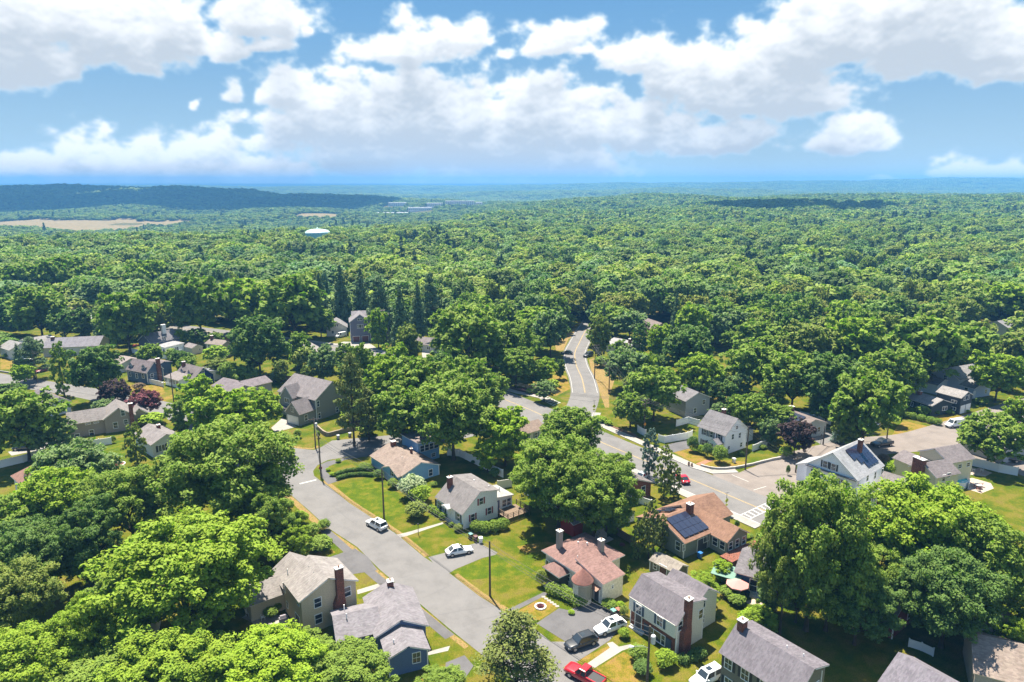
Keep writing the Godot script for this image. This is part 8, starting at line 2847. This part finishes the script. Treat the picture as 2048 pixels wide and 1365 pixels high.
func build_things() -> void:
	fence("white vinyl fence around the lawn behind the light blue corner house", [-14.6, -144.6, -11.9, -144.1, -4.3, -135.3, -1.9, -132.7], 1.80, mat("vinyl_white", lin(0.78, 0.79, 0.80), 0.4), "vinyl_fence", 2.4)
	fence("short cream fence panel run behind the white cape with red shutters", [-2.9, -127.2, -0.1, -128.2], 1.80, mat("vinyl_cream", lin(0.66, 0.63, 0.56), 0.5), "vinyl_fence", 2.4)
	fence("long white fence running beneath the big maple to the red shed", [2.4, -124.9, 11.1, -116.3, 13.0, -114.4], 1.80, mat("vinyl_white", lin(0.78, 0.79, 0.80), 0.4), "vinyl_fence", 2.4)
	fence("white fence end between the maple and the sage house cedars", [18.0, -111.0, 21.1, -113.2, 22.2, -113.8], 1.80, mat("vinyl_white", lin(0.78, 0.79, 0.80), 0.4), "vinyl_fence", 2.4)
	fence("weathered wooden fence behind the stone outdoor fireplace", [17.2, -110.6, 20.4, -105.6], 1.50, timber(), "wooden_fence", 2.4)
	fence("white fence behind brick house beside the main road lawn", [23.5, -121.6, 26.5, -119.3], 1.50, mat("vinyl_white", lin(0.78, 0.79, 0.80), 0.4), "vinyl_fence", 2.4)
	fence("curved white fence by the utility pole on the main road", [31.1, -159.5, 31.6, -158.1, 32.5, -156.3], 1.80, mat("vinyl_white", lin(0.78, 0.79, 0.80), 0.4), "vinyl_fence", 2.4)
	fence("white fence along the dark driveway of the white colonial", [34.9, -153.2, 36.1, -152.1, 42.2, -154.7, 43.7, -156.0], 1.80, mat("vinyl_white", lin(0.78, 0.79, 0.80), 0.4), "vinyl_fence", 2.4)
	fence("white fence behind the shaded yard beside the white colonial", [41.6, -163.5, 45.2, -165.9, 47.4, -163.4], 1.80, mat("vinyl_white", lin(0.78, 0.79, 0.80), 0.4), "vinyl_fence", 2.4)
	fence("low white fence joining the porch of the white colonial", [55.2, -146.9, 59.9, -150.6], 1.60, mat("vinyl_white", lin(0.78, 0.79, 0.80), 0.4), "vinyl_fence", 2.4)
	fence("white fence behind the solar ranch and the copper tree", [75.6, -170.2, 81.2, -164.8], 1.80, mat("vinyl_white", lin(0.78, 0.79, 0.80), 0.4), "vinyl_fence", 2.4)
	fence("white fence in front of the taupe shingled house", [-99.1, -149.3, -94.6, -151.6], 1.70, mat("vinyl_white", lin(0.78, 0.79, 0.80), 0.4), "vinyl_fence", 2.4)
	fence("white fence joining the grey blue cape to the navy cape", [-111.9, -201.7, -105.5, -198.1], 1.60, mat("vinyl_white", lin(0.78, 0.79, 0.80), 0.4), "vinyl_fence", 2.4)
	fence("long white yard fence behind the two blue capes", [-139.9, -241.8, -128.3, -234.1, -121.2, -231.8, -119.7, -235.8, -119.0, -241.8], 1.80, mat("vinyl_white", lin(0.78, 0.79, 0.80), 0.4), "vinyl_fence", 2.4)
	fence("long pale fence along the street beside the pale yellow house", [100.2, -138.9, 101.9, -137.4, 103.7, -135.4, 106.4, -133.6], 1.90, mat("vinyl_white", lin(0.78, 0.79, 0.80), 0.4), "vinyl_fence", 2.4)
	fence("pale fence above the pink roof house at the left edge", [-110.7, -137.6, -107.8, -140.6, -105.7, -144.5], 1.80, mat("vinyl_white", lin(0.78, 0.79, 0.80), 0.4), "vinyl_fence", 2.4)
	fence("grey wooden fence behind the green back lawn", [-77.9, -205.6, -67.9, -204.2], 1.70, timber(), "wooden_fence", 2.4)
	fence("white fence by the pool yard of the pale yellow house", [91.1, -128.2, 93.2, -128.9, 91.9, -127.2], 1.20, mat("vinyl_white", lin(0.78, 0.79, 0.80), 0.4), "vinyl_fence", 2.4)
	fence("white picket fence in the shade beside the dark red house", [52.7, -79.2, 53.9, -78.4, 54.8, -77.3], 1.20, mat("vinyl_white", lin(0.78, 0.79, 0.80), 0.4), "vinyl_fence", 2.4)
	fence("brown fence behind the grey ranch garage", [-67.4, -176.4, -65.3, -178.5], 1.40, timber(), "wooden_fence", 2.4)
	stone_wall("low stone wall round the lawn of the white colonial", [41.1, -138.6, 42.8, -137.1, 45.7, -136.7, 51.0, -138.4, 57.7, -141.8, 59.9, -142.6, 62.4, -144.2], 0.55, mats["granite"])
	stone_wall("block retaining wall beneath the tall pine by the street", [-49.4, -162.5, -45.3, -156.8, -43.1, -157.9, -37.2, -162.5], 1.1, mat("tan_block", lin(0.26, 0.21, 0.16), 0.95))
	stone_wall("pale timber wall edging the lawn at the left edge", [-167.2, -214.9, -161.9, -212.7], 0.5, mats["concrete"])
	hedge("clipped rounded hedge wrapping the front of the turret house", [6.2, -91.3, 7.4, -90.7, 8.6, -89.6, 9.8, -88.5], 1.60, 2.30, "green")
	hedge("upper of two low curved hedges before the light blue corner house", [-37.0, -133.5, -35.5, -135.0, -33.2, -136.0, -30.1, -136.2], 0.90, 0.80, "deep")
	hedge("lower of two low curved hedges before the light blue corner house", [-36.1, -131.6, -34.2, -133.0, -31.8, -133.5, -29.4, -133.2], 0.90, 0.80, "deep")
	hedge("long clipped hedge in front of the dark teal ranch", [103.6, -170.4, 106.2, -167.8, 108.5, -164.8], 1.70, 2.00, "green")
	hedge("dark green bushes massed against the white cape gable", [-6.3, -110.2, -4.9, -109.8, -3.2, -110.2, -1.6, -111.0], 1.90, 2.20, "green")
	hedge("low bushes beneath the front windows of the white cape", [-15.1, -117.8, -13.8, -116.1, -12.7, -114.7], 1.20, 1.40, "green")
	hedge("rounded foundation bushes at the brick front colonial gable", [22.0, -76.1, 23.5, -76.7, 24.5, -77.3], 1.20, 1.50, "deep")
	hedge("boundary hedge below the cream house driveway", [-38.7, -100.3, -36.1, -102.4, -33.5, -105.0, -31.3, -105.9], 0.90, 1.20, "green")
	pole("utility pole with grey transformer and street lamp before the brick front colonial", 16.17, -70.34, 9.50, 0.200, 0, "can lamp")
	pole("bare wooden pole on the lawn beside the turret house path", -3.28, -90.63, 9.03, 0.000, 0, "")
	pole("wooden pole beside the parked white suv", -23.51, -114.78, 9.95, 0.000, 0, "")
	pole("dark pole carrying the red stop sign on the street corner", -39.87, -132.42, 9.49, 0.300, 0, "stop")
	pole("utility pole with grey transformer on the corner lawn of the grey gabled house", -45.64, -148.86, 7.51, 0.300, 1, "can")
	pole("grey utility pole at the junction beside the white colonial wall", 50.11, -136.53, 9.89, 0.600, 0, "")
	pole("tall utility pole with double crossarms and orange sign by the main road", 32.59, -158.94, 8.85, 0.600, 2, "orange")
	pole("leaning line of crossarms pole beside the bend of the upper road", 26.04, -207.02, 11.19, 0.200, 2, "")
	pole("slim pole among shrubs right of the upper road", 28.30, -190.67, 8.06, 0.200, 0, "")
	pole("utility pole with crossarms behind the middle trees on the main road", -21.57, -227.52, 4.50, -0.500, 2, "can")
	pole("utility pole with crossarm in front of the grey purple house", -47.83, -249.85, 5.27, -0.300, 1, "")
	pole("utility pole with crossarm and lamp above the main road kerb", -4.09, -194.01, 3.92, -0.500, 1, "lamp")
	pole("pale utility pole with lamp by the left street", -147.09, -202.97, 10.20, 0.300, 0, "lamp")
	pole("dark pole with lamp in front of the navy cape", -93.70, -180.29, 9.31, 0.400, 0, "lamp")
	pole("slim pole with crossarm in front of the white gabled house", 60.40, -135.25, 3.58, 0.400, 1, "")
	pole("wooden pole beside the driveway below the copper tree", 73.36, -151.26, 4.60, 0.400, 0, "")
	pole("wooden pole beneath the maple by the hill street", 90.66, -155.44, 3.08, 0.400, 0, "")
	pole("pale street lamp pole in the right hand woods", 201.60, -284.82, 5.22, 0.200, 0, "lamp")
	wires("wires from the transformer pole to the turret house pole", Vector3(16.17, 9.50, -70.34), Vector3(-3.28, 9.03, -90.63), [Vector2(0.00, -0.20), Vector2(0.00, -0.90), Vector2(0.15, -1.50)], 0.90)
	wires("wires over the lawn of the white cape", Vector3(-3.28, 9.03, -90.63), Vector3(-23.51, 9.95, -114.78), [Vector2(0.00, -0.20), Vector2(0.00, -0.90), Vector2(0.15, -1.50)], 0.90)
	wires("wires over the curved hedges of the corner house", Vector3(-23.51, 9.95, -114.78), Vector3(-39.87, 9.49, -132.42), [Vector2(0.00, -0.20), Vector2(0.00, -0.90), Vector2(0.15, -1.50)], 0.60)
	wires("wires across the street corner", Vector3(-39.87, 9.49, -132.42), Vector3(-45.64, 7.51, -148.86), [Vector2(0.00, -0.20), Vector2(0.00, -0.90), Vector2(0.15, -1.50)], 0.30)
	wires("wires along the main road past the white colonial", Vector3(50.11, 9.89, -136.53), Vector3(32.59, 8.85, -158.94), [Vector2(-0.90, -0.20), Vector2(0.90, -0.20), Vector2(0.00, -0.20), Vector2(0.00, -1.60)], 0.90)
	wires("wires from the main road to the upper road bend", Vector3(32.59, 8.85, -158.94), Vector3(26.04, 11.19, -207.02), [Vector2(-0.90, -0.20), Vector2(0.90, -0.20), Vector2(0.00, -0.20), Vector2(0.00, -1.60)], 0.90)
	wires("wires along the main road above the crosswalk", Vector3(32.59, 8.85, -158.94), Vector3(-4.09, 3.92, -194.01), [Vector2(-0.90, -0.20), Vector2(0.90, -0.20), Vector2(0.00, -0.20), Vector2(0.00, -1.60)], 1.40)
	wires("wires along the main road behind the middle trees", Vector3(-4.09, 3.92, -194.01), Vector3(-21.57, 4.50, -227.52), [Vector2(-0.90, -0.20), Vector2(0.90, -0.20), Vector2(0.00, -0.20), Vector2(0.00, -1.60)], 0.90)
	wires("wires in front of the grey purple house", Vector3(-21.57, 4.50, -227.52), Vector3(-47.83, 5.27, -249.85), [Vector2(-0.90, -0.20), Vector2(0.90, -0.20), Vector2(0.00, -0.20), Vector2(0.00, -1.60)], 0.90)
	wires("wires above the hill street", Vector3(60.40, 3.58, -135.25), Vector3(73.36, 4.60, -151.26), [Vector2(0.00, -0.20), Vector2(0.00, -0.90), Vector2(0.15, -1.50)], 0.50)
	wires("wires over the driveway beneath the maple", Vector3(73.36, 4.60, -151.26), Vector3(90.66, 3.08, -155.44), [Vector2(0.00, -0.20), Vector2(0.00, -0.90), Vector2(0.15, -1.50)], 0.60)
	wires("wires across the hill street mouth", Vector3(50.11, 9.89, -136.53), Vector3(60.40, 3.58, -135.25), [Vector2(0.00, -0.20), Vector2(0.00, -0.90), Vector2(0.15, -1.50)], 0.60)
	wires("wires along the left street", Vector3(-147.09, 10.20, -202.97), Vector3(-93.70, 9.31, -180.29), [Vector2(0.00, -0.20), Vector2(0.00, -0.90), Vector2(0.15, -1.50)], 0.90)
	wires("wires between the two upper road poles", Vector3(26.04, 11.19, -207.02), Vector3(28.30, 8.06, -190.67), [Vector2(0.00, -0.20), Vector2(0.00, -0.90), Vector2(0.15, -1.50)], 0.40)
	car("white_suv", "white suv driving up the middle street", -24.23, -111.46, 2.406, paint("paint_car_white", 0.78, 0.79, 0.80), "suv", 4.70)
	car("white_sedan", "white fastback sedan parked in the white cape driveway", -8.79, -102.71, 0.365, paint("paint_car_white", 0.78, 0.79, 0.80), "sedan", 4.60)
	car("black_crossover", "dark blue black crossover parked before the turret house driveway", 9.19, -79.47, -2.687, paint("paint_car_black", 0.015, 0.018, 0.024), "cross", 4.60)
	car("white_crossover", "white crossover with dark glass roof beside the brick front colonial", 13.49, -82.67, -2.663, paint("paint_car_white", 0.78, 0.79, 0.80), "cross", 4.70)
	car("red_pickup", "bright red pickup truck parked at the bottom of the street", 9.00, -72.98, 2.445, paint("paint_car_red", 0.42, 0.008, 0.02), "pickup", 5.30)
	car("white_suv", "white suv with roof rails at the bottom edge by the olive house", 24.01, -72.71, -2.610, paint("paint_car_white", 0.78, 0.79, 0.80), "suv", 4.70)
	car("white_van", "white and blue van parked on the hill street", 111.98, -163.45, -2.824, paint("paint_car_white", 0.78, 0.79, 0.80), "van", 5.20)
	car("black_pickup", "black pickup in the shade on the hill street", 86.76, -150.48, -2.845, paint("paint_car_black", 0.015, 0.018, 0.024), "pickup", 5.40)
	car("navy_car", "navy car parked behind the pale yellow house chimney", 86.79, -141.94, -2.914, paint("paint_car_navy", 0.012, 0.025, 0.075), "sedan", 4.50)
	car("dark_pickup", "dark pickup with silver roof at the right edge", 109.79, -141.64, 2.796, paint("paint_car_dark", 0.03, 0.035, 0.04), "pickup", 5.30)
	car("red_suv", "red suv in the driveway below the small white house", 65.27, -114.25, -2.697, paint("paint_car_red", 0.42, 0.008, 0.02), "suv", 4.60)
	car("red_car", "red car driving on the main road past the cedars", 35.24, -131.04, 1.751, paint("paint_car_red", 0.42, 0.008, 0.02), "sedan", 4.40)
	car("dark_suv", "dark suv parked beneath the trees at the left", -112.95, -148.32, -2.928, paint("paint_car_dark", 0.03, 0.035, 0.04), "suv", 4.70)
	car("maroon_car", "dark red car parked behind the lime green street tree", -153.67, -214.98, -1.993, paint("paint_car_maroon", 0.16, 0.012, 0.015), "sedan", 4.50)
	car("dark_suv", "dark suv parked on the verge beside the upper road poles", 27.12, -235.29, -2.321, paint("paint_car_dark", 0.03, 0.035, 0.04), "suv", 4.60)
	car("grey_car", "grey car turning into the drive left of the upper road", 19.72, -238.99, 2.850, paint("paint_car_dark", 0.03, 0.035, 0.04), "sedan", 4.50)
	car("silver_suv", "silver suv parked among the trees by the steep white house", 5.16, -275.99, -2.434, paint("paint_car_silver", 0.40, 0.42, 0.43), "suv", 4.60)
	car("dark_sedan", "dark sedan parked along the far upper left street", -131.89, -301.48, -2.029, paint("paint_car_dark", 0.03, 0.035, 0.04), "sedan", 4.50)
	car("white_car", "white car half hidden beneath the maple by the hill street", 91.26, -163.35, -2.751, paint("paint_car_white", 0.78, 0.79, 0.80), "sedan", 4.40)
	car("white_van", "white van beside the garage doors of the grey purple house", -68.57, -266.66, -2.277, paint("paint_car_white", 0.78, 0.79, 0.80), "van", 4.80)
	car("silver_car", "car in the shade of cedars off the main road", 26.85, -131.93, -2.370, paint("paint_car_silver", 0.40, 0.42, 0.43), "sedan", 4.50)
	bin("dark bin with teal lid beside the white cape driveway", -7.15, -107.40, 0.60, lin(0.05, 0.04, 0.04), lin(0.12, 0.28, 0.27))
	bin("brown bin in the pair beside the white cape driveway", -6.25, -106.56, 0.60, lin(0.1, 0.04, 0.04), lin(0.13, 0.06, 0.06))
	bin("grey wheeled bin at the left of the shaded kerb", -41.86, -154.74, 0.60, lin(0.33, 0.34, 0.36), lin(0.42, 0.43, 0.45))
	bin("grey wheeled bin at the right of the shaded kerb", -39.40, -156.32, 0.60, lin(0.33, 0.34, 0.36), lin(0.42, 0.43, 0.45))
	bin("bin with teal lid between turret house drive and colonial", 14.39, -85.75, 0.60, lin(0.05, 0.06, 0.06), lin(0.12, 0.3, 0.25))
	bin("bin with brown lid beside the white crossover", 15.13, -85.98, 0.60, lin(0.08, 0.05, 0.05), lin(0.3, 0.1, 0.07))
	bin("blue bin beneath the sage house", 30.86, -101.20, 0.60, lin(0.02, 0.12, 0.35), lin(0.02, 0.14, 0.4))
	bin("small white tub beside the brown bin", -5.37, -106.07, 0.2, lin(0.7, 0.72, 0.74), lin(0.75, 0.77, 0.78))
	crossing_sign("tall yellow crossing sign with solar panel beside the sage house", 39.73, -116.45, 0.5, true)
	crossing_sign("yellow crossing sign at the corner of the upper road", 21.64, -171.25, 0.2, true)
	water_tank("white domed water tank with teal rim above the woods", Vector3(-178.9, 0, -633.8))
	garden_chair("white patio chair left of the white table behind the cream house", -37.50, -85.88, 1.20, lin(0.78, 0.78, 0.78), "white chairs on the cream house patio")
	garden_chair("white patio chair behind the white table behind the cream house", -36.53, -87.29, 2.60, lin(0.78, 0.78, 0.78), "white chairs on the cream house patio")
	garden_chair("white patio chair right of the white table behind the cream house", -34.76, -85.88, 4.20, lin(0.78, 0.78, 0.78), "white chairs on the cream house patio")
	garden_chair("white patio chair in front of the white table behind the cream house", -35.15, -85.00, 5.20, lin(0.78, 0.78, 0.78), "white chairs on the cream house patio")
	garden_table("white square patio table behind the cream house", -36.24, -85.63, 0.75, lin(0.78, 0.78, 0.78), true)
	grill("covered grey grill beside the cream house wall", -31.97, -84.26, 0.5)
	garden_chair("dark red patio chair left of the round table by the pool", 93.78, -127.89, 1.00, lin(0.20, 0.07, 0.06), "chairs by the pool")
	garden_chair("dark red patio chair right of the round table by the pool", 95.24, -128.40, 4.00, lin(0.20, 0.07, 0.06), "chairs by the pool")
	garden_chair("dark red patio chair in front of the round table by the pool", 93.44, -126.37, 3.00, lin(0.20, 0.07, 0.06), "chairs by the pool")
	garden_table("round glass patio table near the turquoise pool", 94.19, -127.72, 0.7, lin(0.5, 0.46, 0.42))
	garden_chair("pale lounge chair at the left end of the paved seating area", 98.63, -135.81, 1.00, lin(0.66, 0.60, 0.55), "lounge chairs on the paved area")
	garden_chair("pale lounge chair at the right end of the paved seating area", 100.30, -135.62, 4.00, lin(0.66, 0.60, 0.55), "lounge chairs on the paved area")
	pool("round turquoise pool beside the pale yellow house", 90.57, -129.97, 2.7)
	parasol("pale pink parasol on the blue cottage patio", 33.54, -90.72, 0.0, 1.7, lin(0.46, 0.22, 0.20), 2.0)
	canopy("green flat canopy beside the blue cottage", 32.90, -93.39, -0.55)
	parasol("red parasol on the white roof deck", -129.66, -249.91, 3.55, 1.6, lin(0.55, 0.12, 0.10), 2.0)
	parasol("white parasol in the yard below the roof deck", -124.90, -243.03, 0, 1.9, lin(0.78, 0.80, 0.80), 2.2)
	parasol("blue parasol under the trees beside the taupe house deck", -113.73, -155.60, 0, 1.6, lin(0.03, 0.16, 0.45), 2.2)
	parasol("bright red parasol beside the white yard fence", -138.52, -244.52, 0, 1.3, lin(0.62, 0.07, 0.05), 1.9)
	stone_ring("pale stone ring planted with flowers on the dry front lawn", 4.14, -87.96, 0.75)
	stone_ring("oval stone flower bed on the left lawn", -86.26, -139.54, 1.3)
	fireplace("stone outdoor fireplace behind the turret house", 15.35, -107.44, 0.6)
	lamp_post("dark lamp post on the lawn beside the white cape path", -16.40, -108.76, 1.9)
	lamp_post("dark lamp post beside the driveway below the copper tree", 72.93, -151.53, 2.2)
	yard_bag("brown paper yard bag on the pale sidewalk, fuller of the two", 38.52, -138.75, 0.75)
	yard_bag("brown paper yard bag on the pale sidewalk, smaller of the two", 39.06, -138.25, 0.6)
	bin("white utility box on the white colonial lawn", 48.92, -140.52, 0.3, lin(0.72, 0.72, 0.72), lin(0.76, 0.76, 0.76))
	far_block("long white apartment block far off in the valley", -172.0, -2298.9, 95.0, 17.0)
	far_block("short white block at the end of the far apartment block", -111.4, -2346.5, 22.0, 14.0)
	far_block("broad white flat roofed store in the far valley", -361.0, -2012.4, 120.0, 9.0)
	far_block("second flat store right of the broad far store", -276.5, -2086.8, 70.0, 8.0)
	far_block("grey hall behind the broad far store", -386.6, -2346.5, 60.0, 10.0)
	far_block("small far hall left of the apartment block", -244.9, -2209.1, 50.0, 9.0)
	far_block("pale building high on the dark far ridge", -2490.3, -4124.4, 60, 9)
	bare_tree("bare grey branched tree in front of the pale aqua house", -185.3, -279.4, 11.0)

func tree_label(q: Array) -> String:
	# look, then where it stands next to the nearest landmark, as seen from the viewpoint
	var best := 1e9
	var mk: Array = MARKS[0]
	for m in MARKS:
		var d := Vector2(q[2] - m[1], q[3] - m[2]).length()
		if d < best:
			best = d
			mk = m
	var u := Vector2(mk[1], mk[2]).normalized()
	var o := Vector2(q[2] - mk[1], q[3] - mk[2])
	var away := o.dot(u)
	var side := o.dot(Vector2(-u.y, u.x))
	var rel := ("behind" if away > 0 else "in front of") if absf(away) > absf(side) else ("right of" if side > 0 else "left of")
	var size := ""
	if q[0] == 5: size = "large " if q[4] > 2.6 else ""
	else: size = "tall " if q[4] > 14.0 else ("small " if q[4] < 7.0 else "")
	return "%s%s %s %s %s the %s" % [size, TINT_WORDS[q[1]], KIND_WORDS[q[0]], KIND_NOUNS[q[0]], rel, mk[0]]

func plant() -> void:
	var named := {}
	for k in TREES.size():
		var l := tree_label(TREES[k])
		if not named.has(l): named[l] = []
		named[l].append(k)
	var labels := []
	labels.resize(TREES.size())
	var nth := ["first", "second", "third", "fourth", "fifth", "sixth", "seventh", "eighth", "ninth", "tenth", "eleventh", "twelfth", "thirteenth", "fourteenth"]
	for l in named:
		var ids: Array = named[l]
		ids.sort_custom(func(a, b): return TREES[a][2] / -TREES[a][3] < TREES[b][2] / -TREES[b][3])
		for j in ids.size():
			var tail := ""
			if ids.size() > 1:
				tail = ", leftmost one" if j == 0 else (", rightmost one" if j == ids.size() - 1 else ", %s from left" % nth[j])
			labels[ids[j]] = l + tail
	for k in TREES.size():
		var q: Array = TREES[k]
		tree(KINDS[q[0]], labels[k], q[2], q[3], q[4], q[5], TINTS[q[1]], k + 1, "shrub" if q[0] == 5 else "tree", "shrubs in the gardens" if q[0] == 5 else "trees of the neighbourhood")
	var r := RandomNumberGenerator.new()
	r.seed = 77
	var where := [[], [], []]
	for j in range(0, MORE_TREES.size(), 4):
		var f := r.randf_range(0.75, 1.25)
		where[r.randi() % 3].append([Transform3D(Basis(Vector3.UP, r.randf() * TAU).scaled_local(Vector3(MORE_TREES[j + 3], MORE_TREES[j + 2], MORE_TREES[j + 3])), Vector3(MORE_TREES[j], 0, MORE_TREES[j + 1])), Color(f * r.randf_range(0.85, 1.3), f, f)])
	for j in 3:
		if where[j].size(): scatter("woodland", "broad leaved trees filling the wooded belt", crown("broad", j + 1, 4000, 0.044), mats["leaf_forest"], where[j])

func _ready() -> void:
	rng.seed = 7
	# camera
	var cam := Camera3D.new()
	cam.name = "drone_camera"
	cam.fov = 53.13
	cam.near = 0.5
	cam.far = 20000.0
	cam.position = Vector3(0, 60.0, 0)
	cam.rotation_degrees = Vector3(-13.0, 0, 0)
	add_child(cam)
	# sky, air and exposure
	var env := Environment.new()
	env.background_mode = Environment.BG_SKY
	var sky := Sky.new()
	var sm := PanoramaSkyMaterial.new()
	sm.panorama = make_sky()
	sm.energy_multiplier = 0.455
	sky.sky_material = sm
	env.sky = sky
	env.tonemap_mode = Environment.TONE_MAPPER_LINEAR
	env.tonemap_exposure = 3.2
	env.fog_enabled = true
	env.fog_density = 0.00018
	env.fog_light_color = Color(0.45, 0.74, 1.0)
	env.sdfgi_enabled = true
	env.ssao_enabled = true
	env.ssil_enabled = true
	var we := WorldEnvironment.new()
	we.name = "world_environment"
	we.environment = env
	add_child(we)
	# high early-summer sun behind the far ridge, a little to one side
	var sun := DirectionalLight3D.new()
	sun.name = "sun"
	sun.light_energy = 1.4
	sun.light_angular_distance = 0.53
	sun.light_color = Color(1.0, 0.965, 0.90)
	sun.shadow_enabled = true
	add_child(sun)
	sun.look_at_from_position(Vector3.ZERO, Vector3(0.406 * 0.375, -0.927, 0.914 * 0.375), Vector3.UP)
	make_leaf_mats()
	make_house_mats()
	make_land()
	make_marsh()
	far_woods()
	build_ground()
	build_houses_0()
	build_houses_1()
	build_houses_2()
	build_houses_3()
	build_things()
	plant()
	cloud_body(Vector3(-1900, 1500, -3350), Vector3(1180, 180, 560), 5, "broad grey-bottomed cloud high above the far wooded ridge")
	cloud_body(Vector3(288, 1500, -1890), Vector3(190, 50, 150), 9, "small cloud high above the far right plateau")
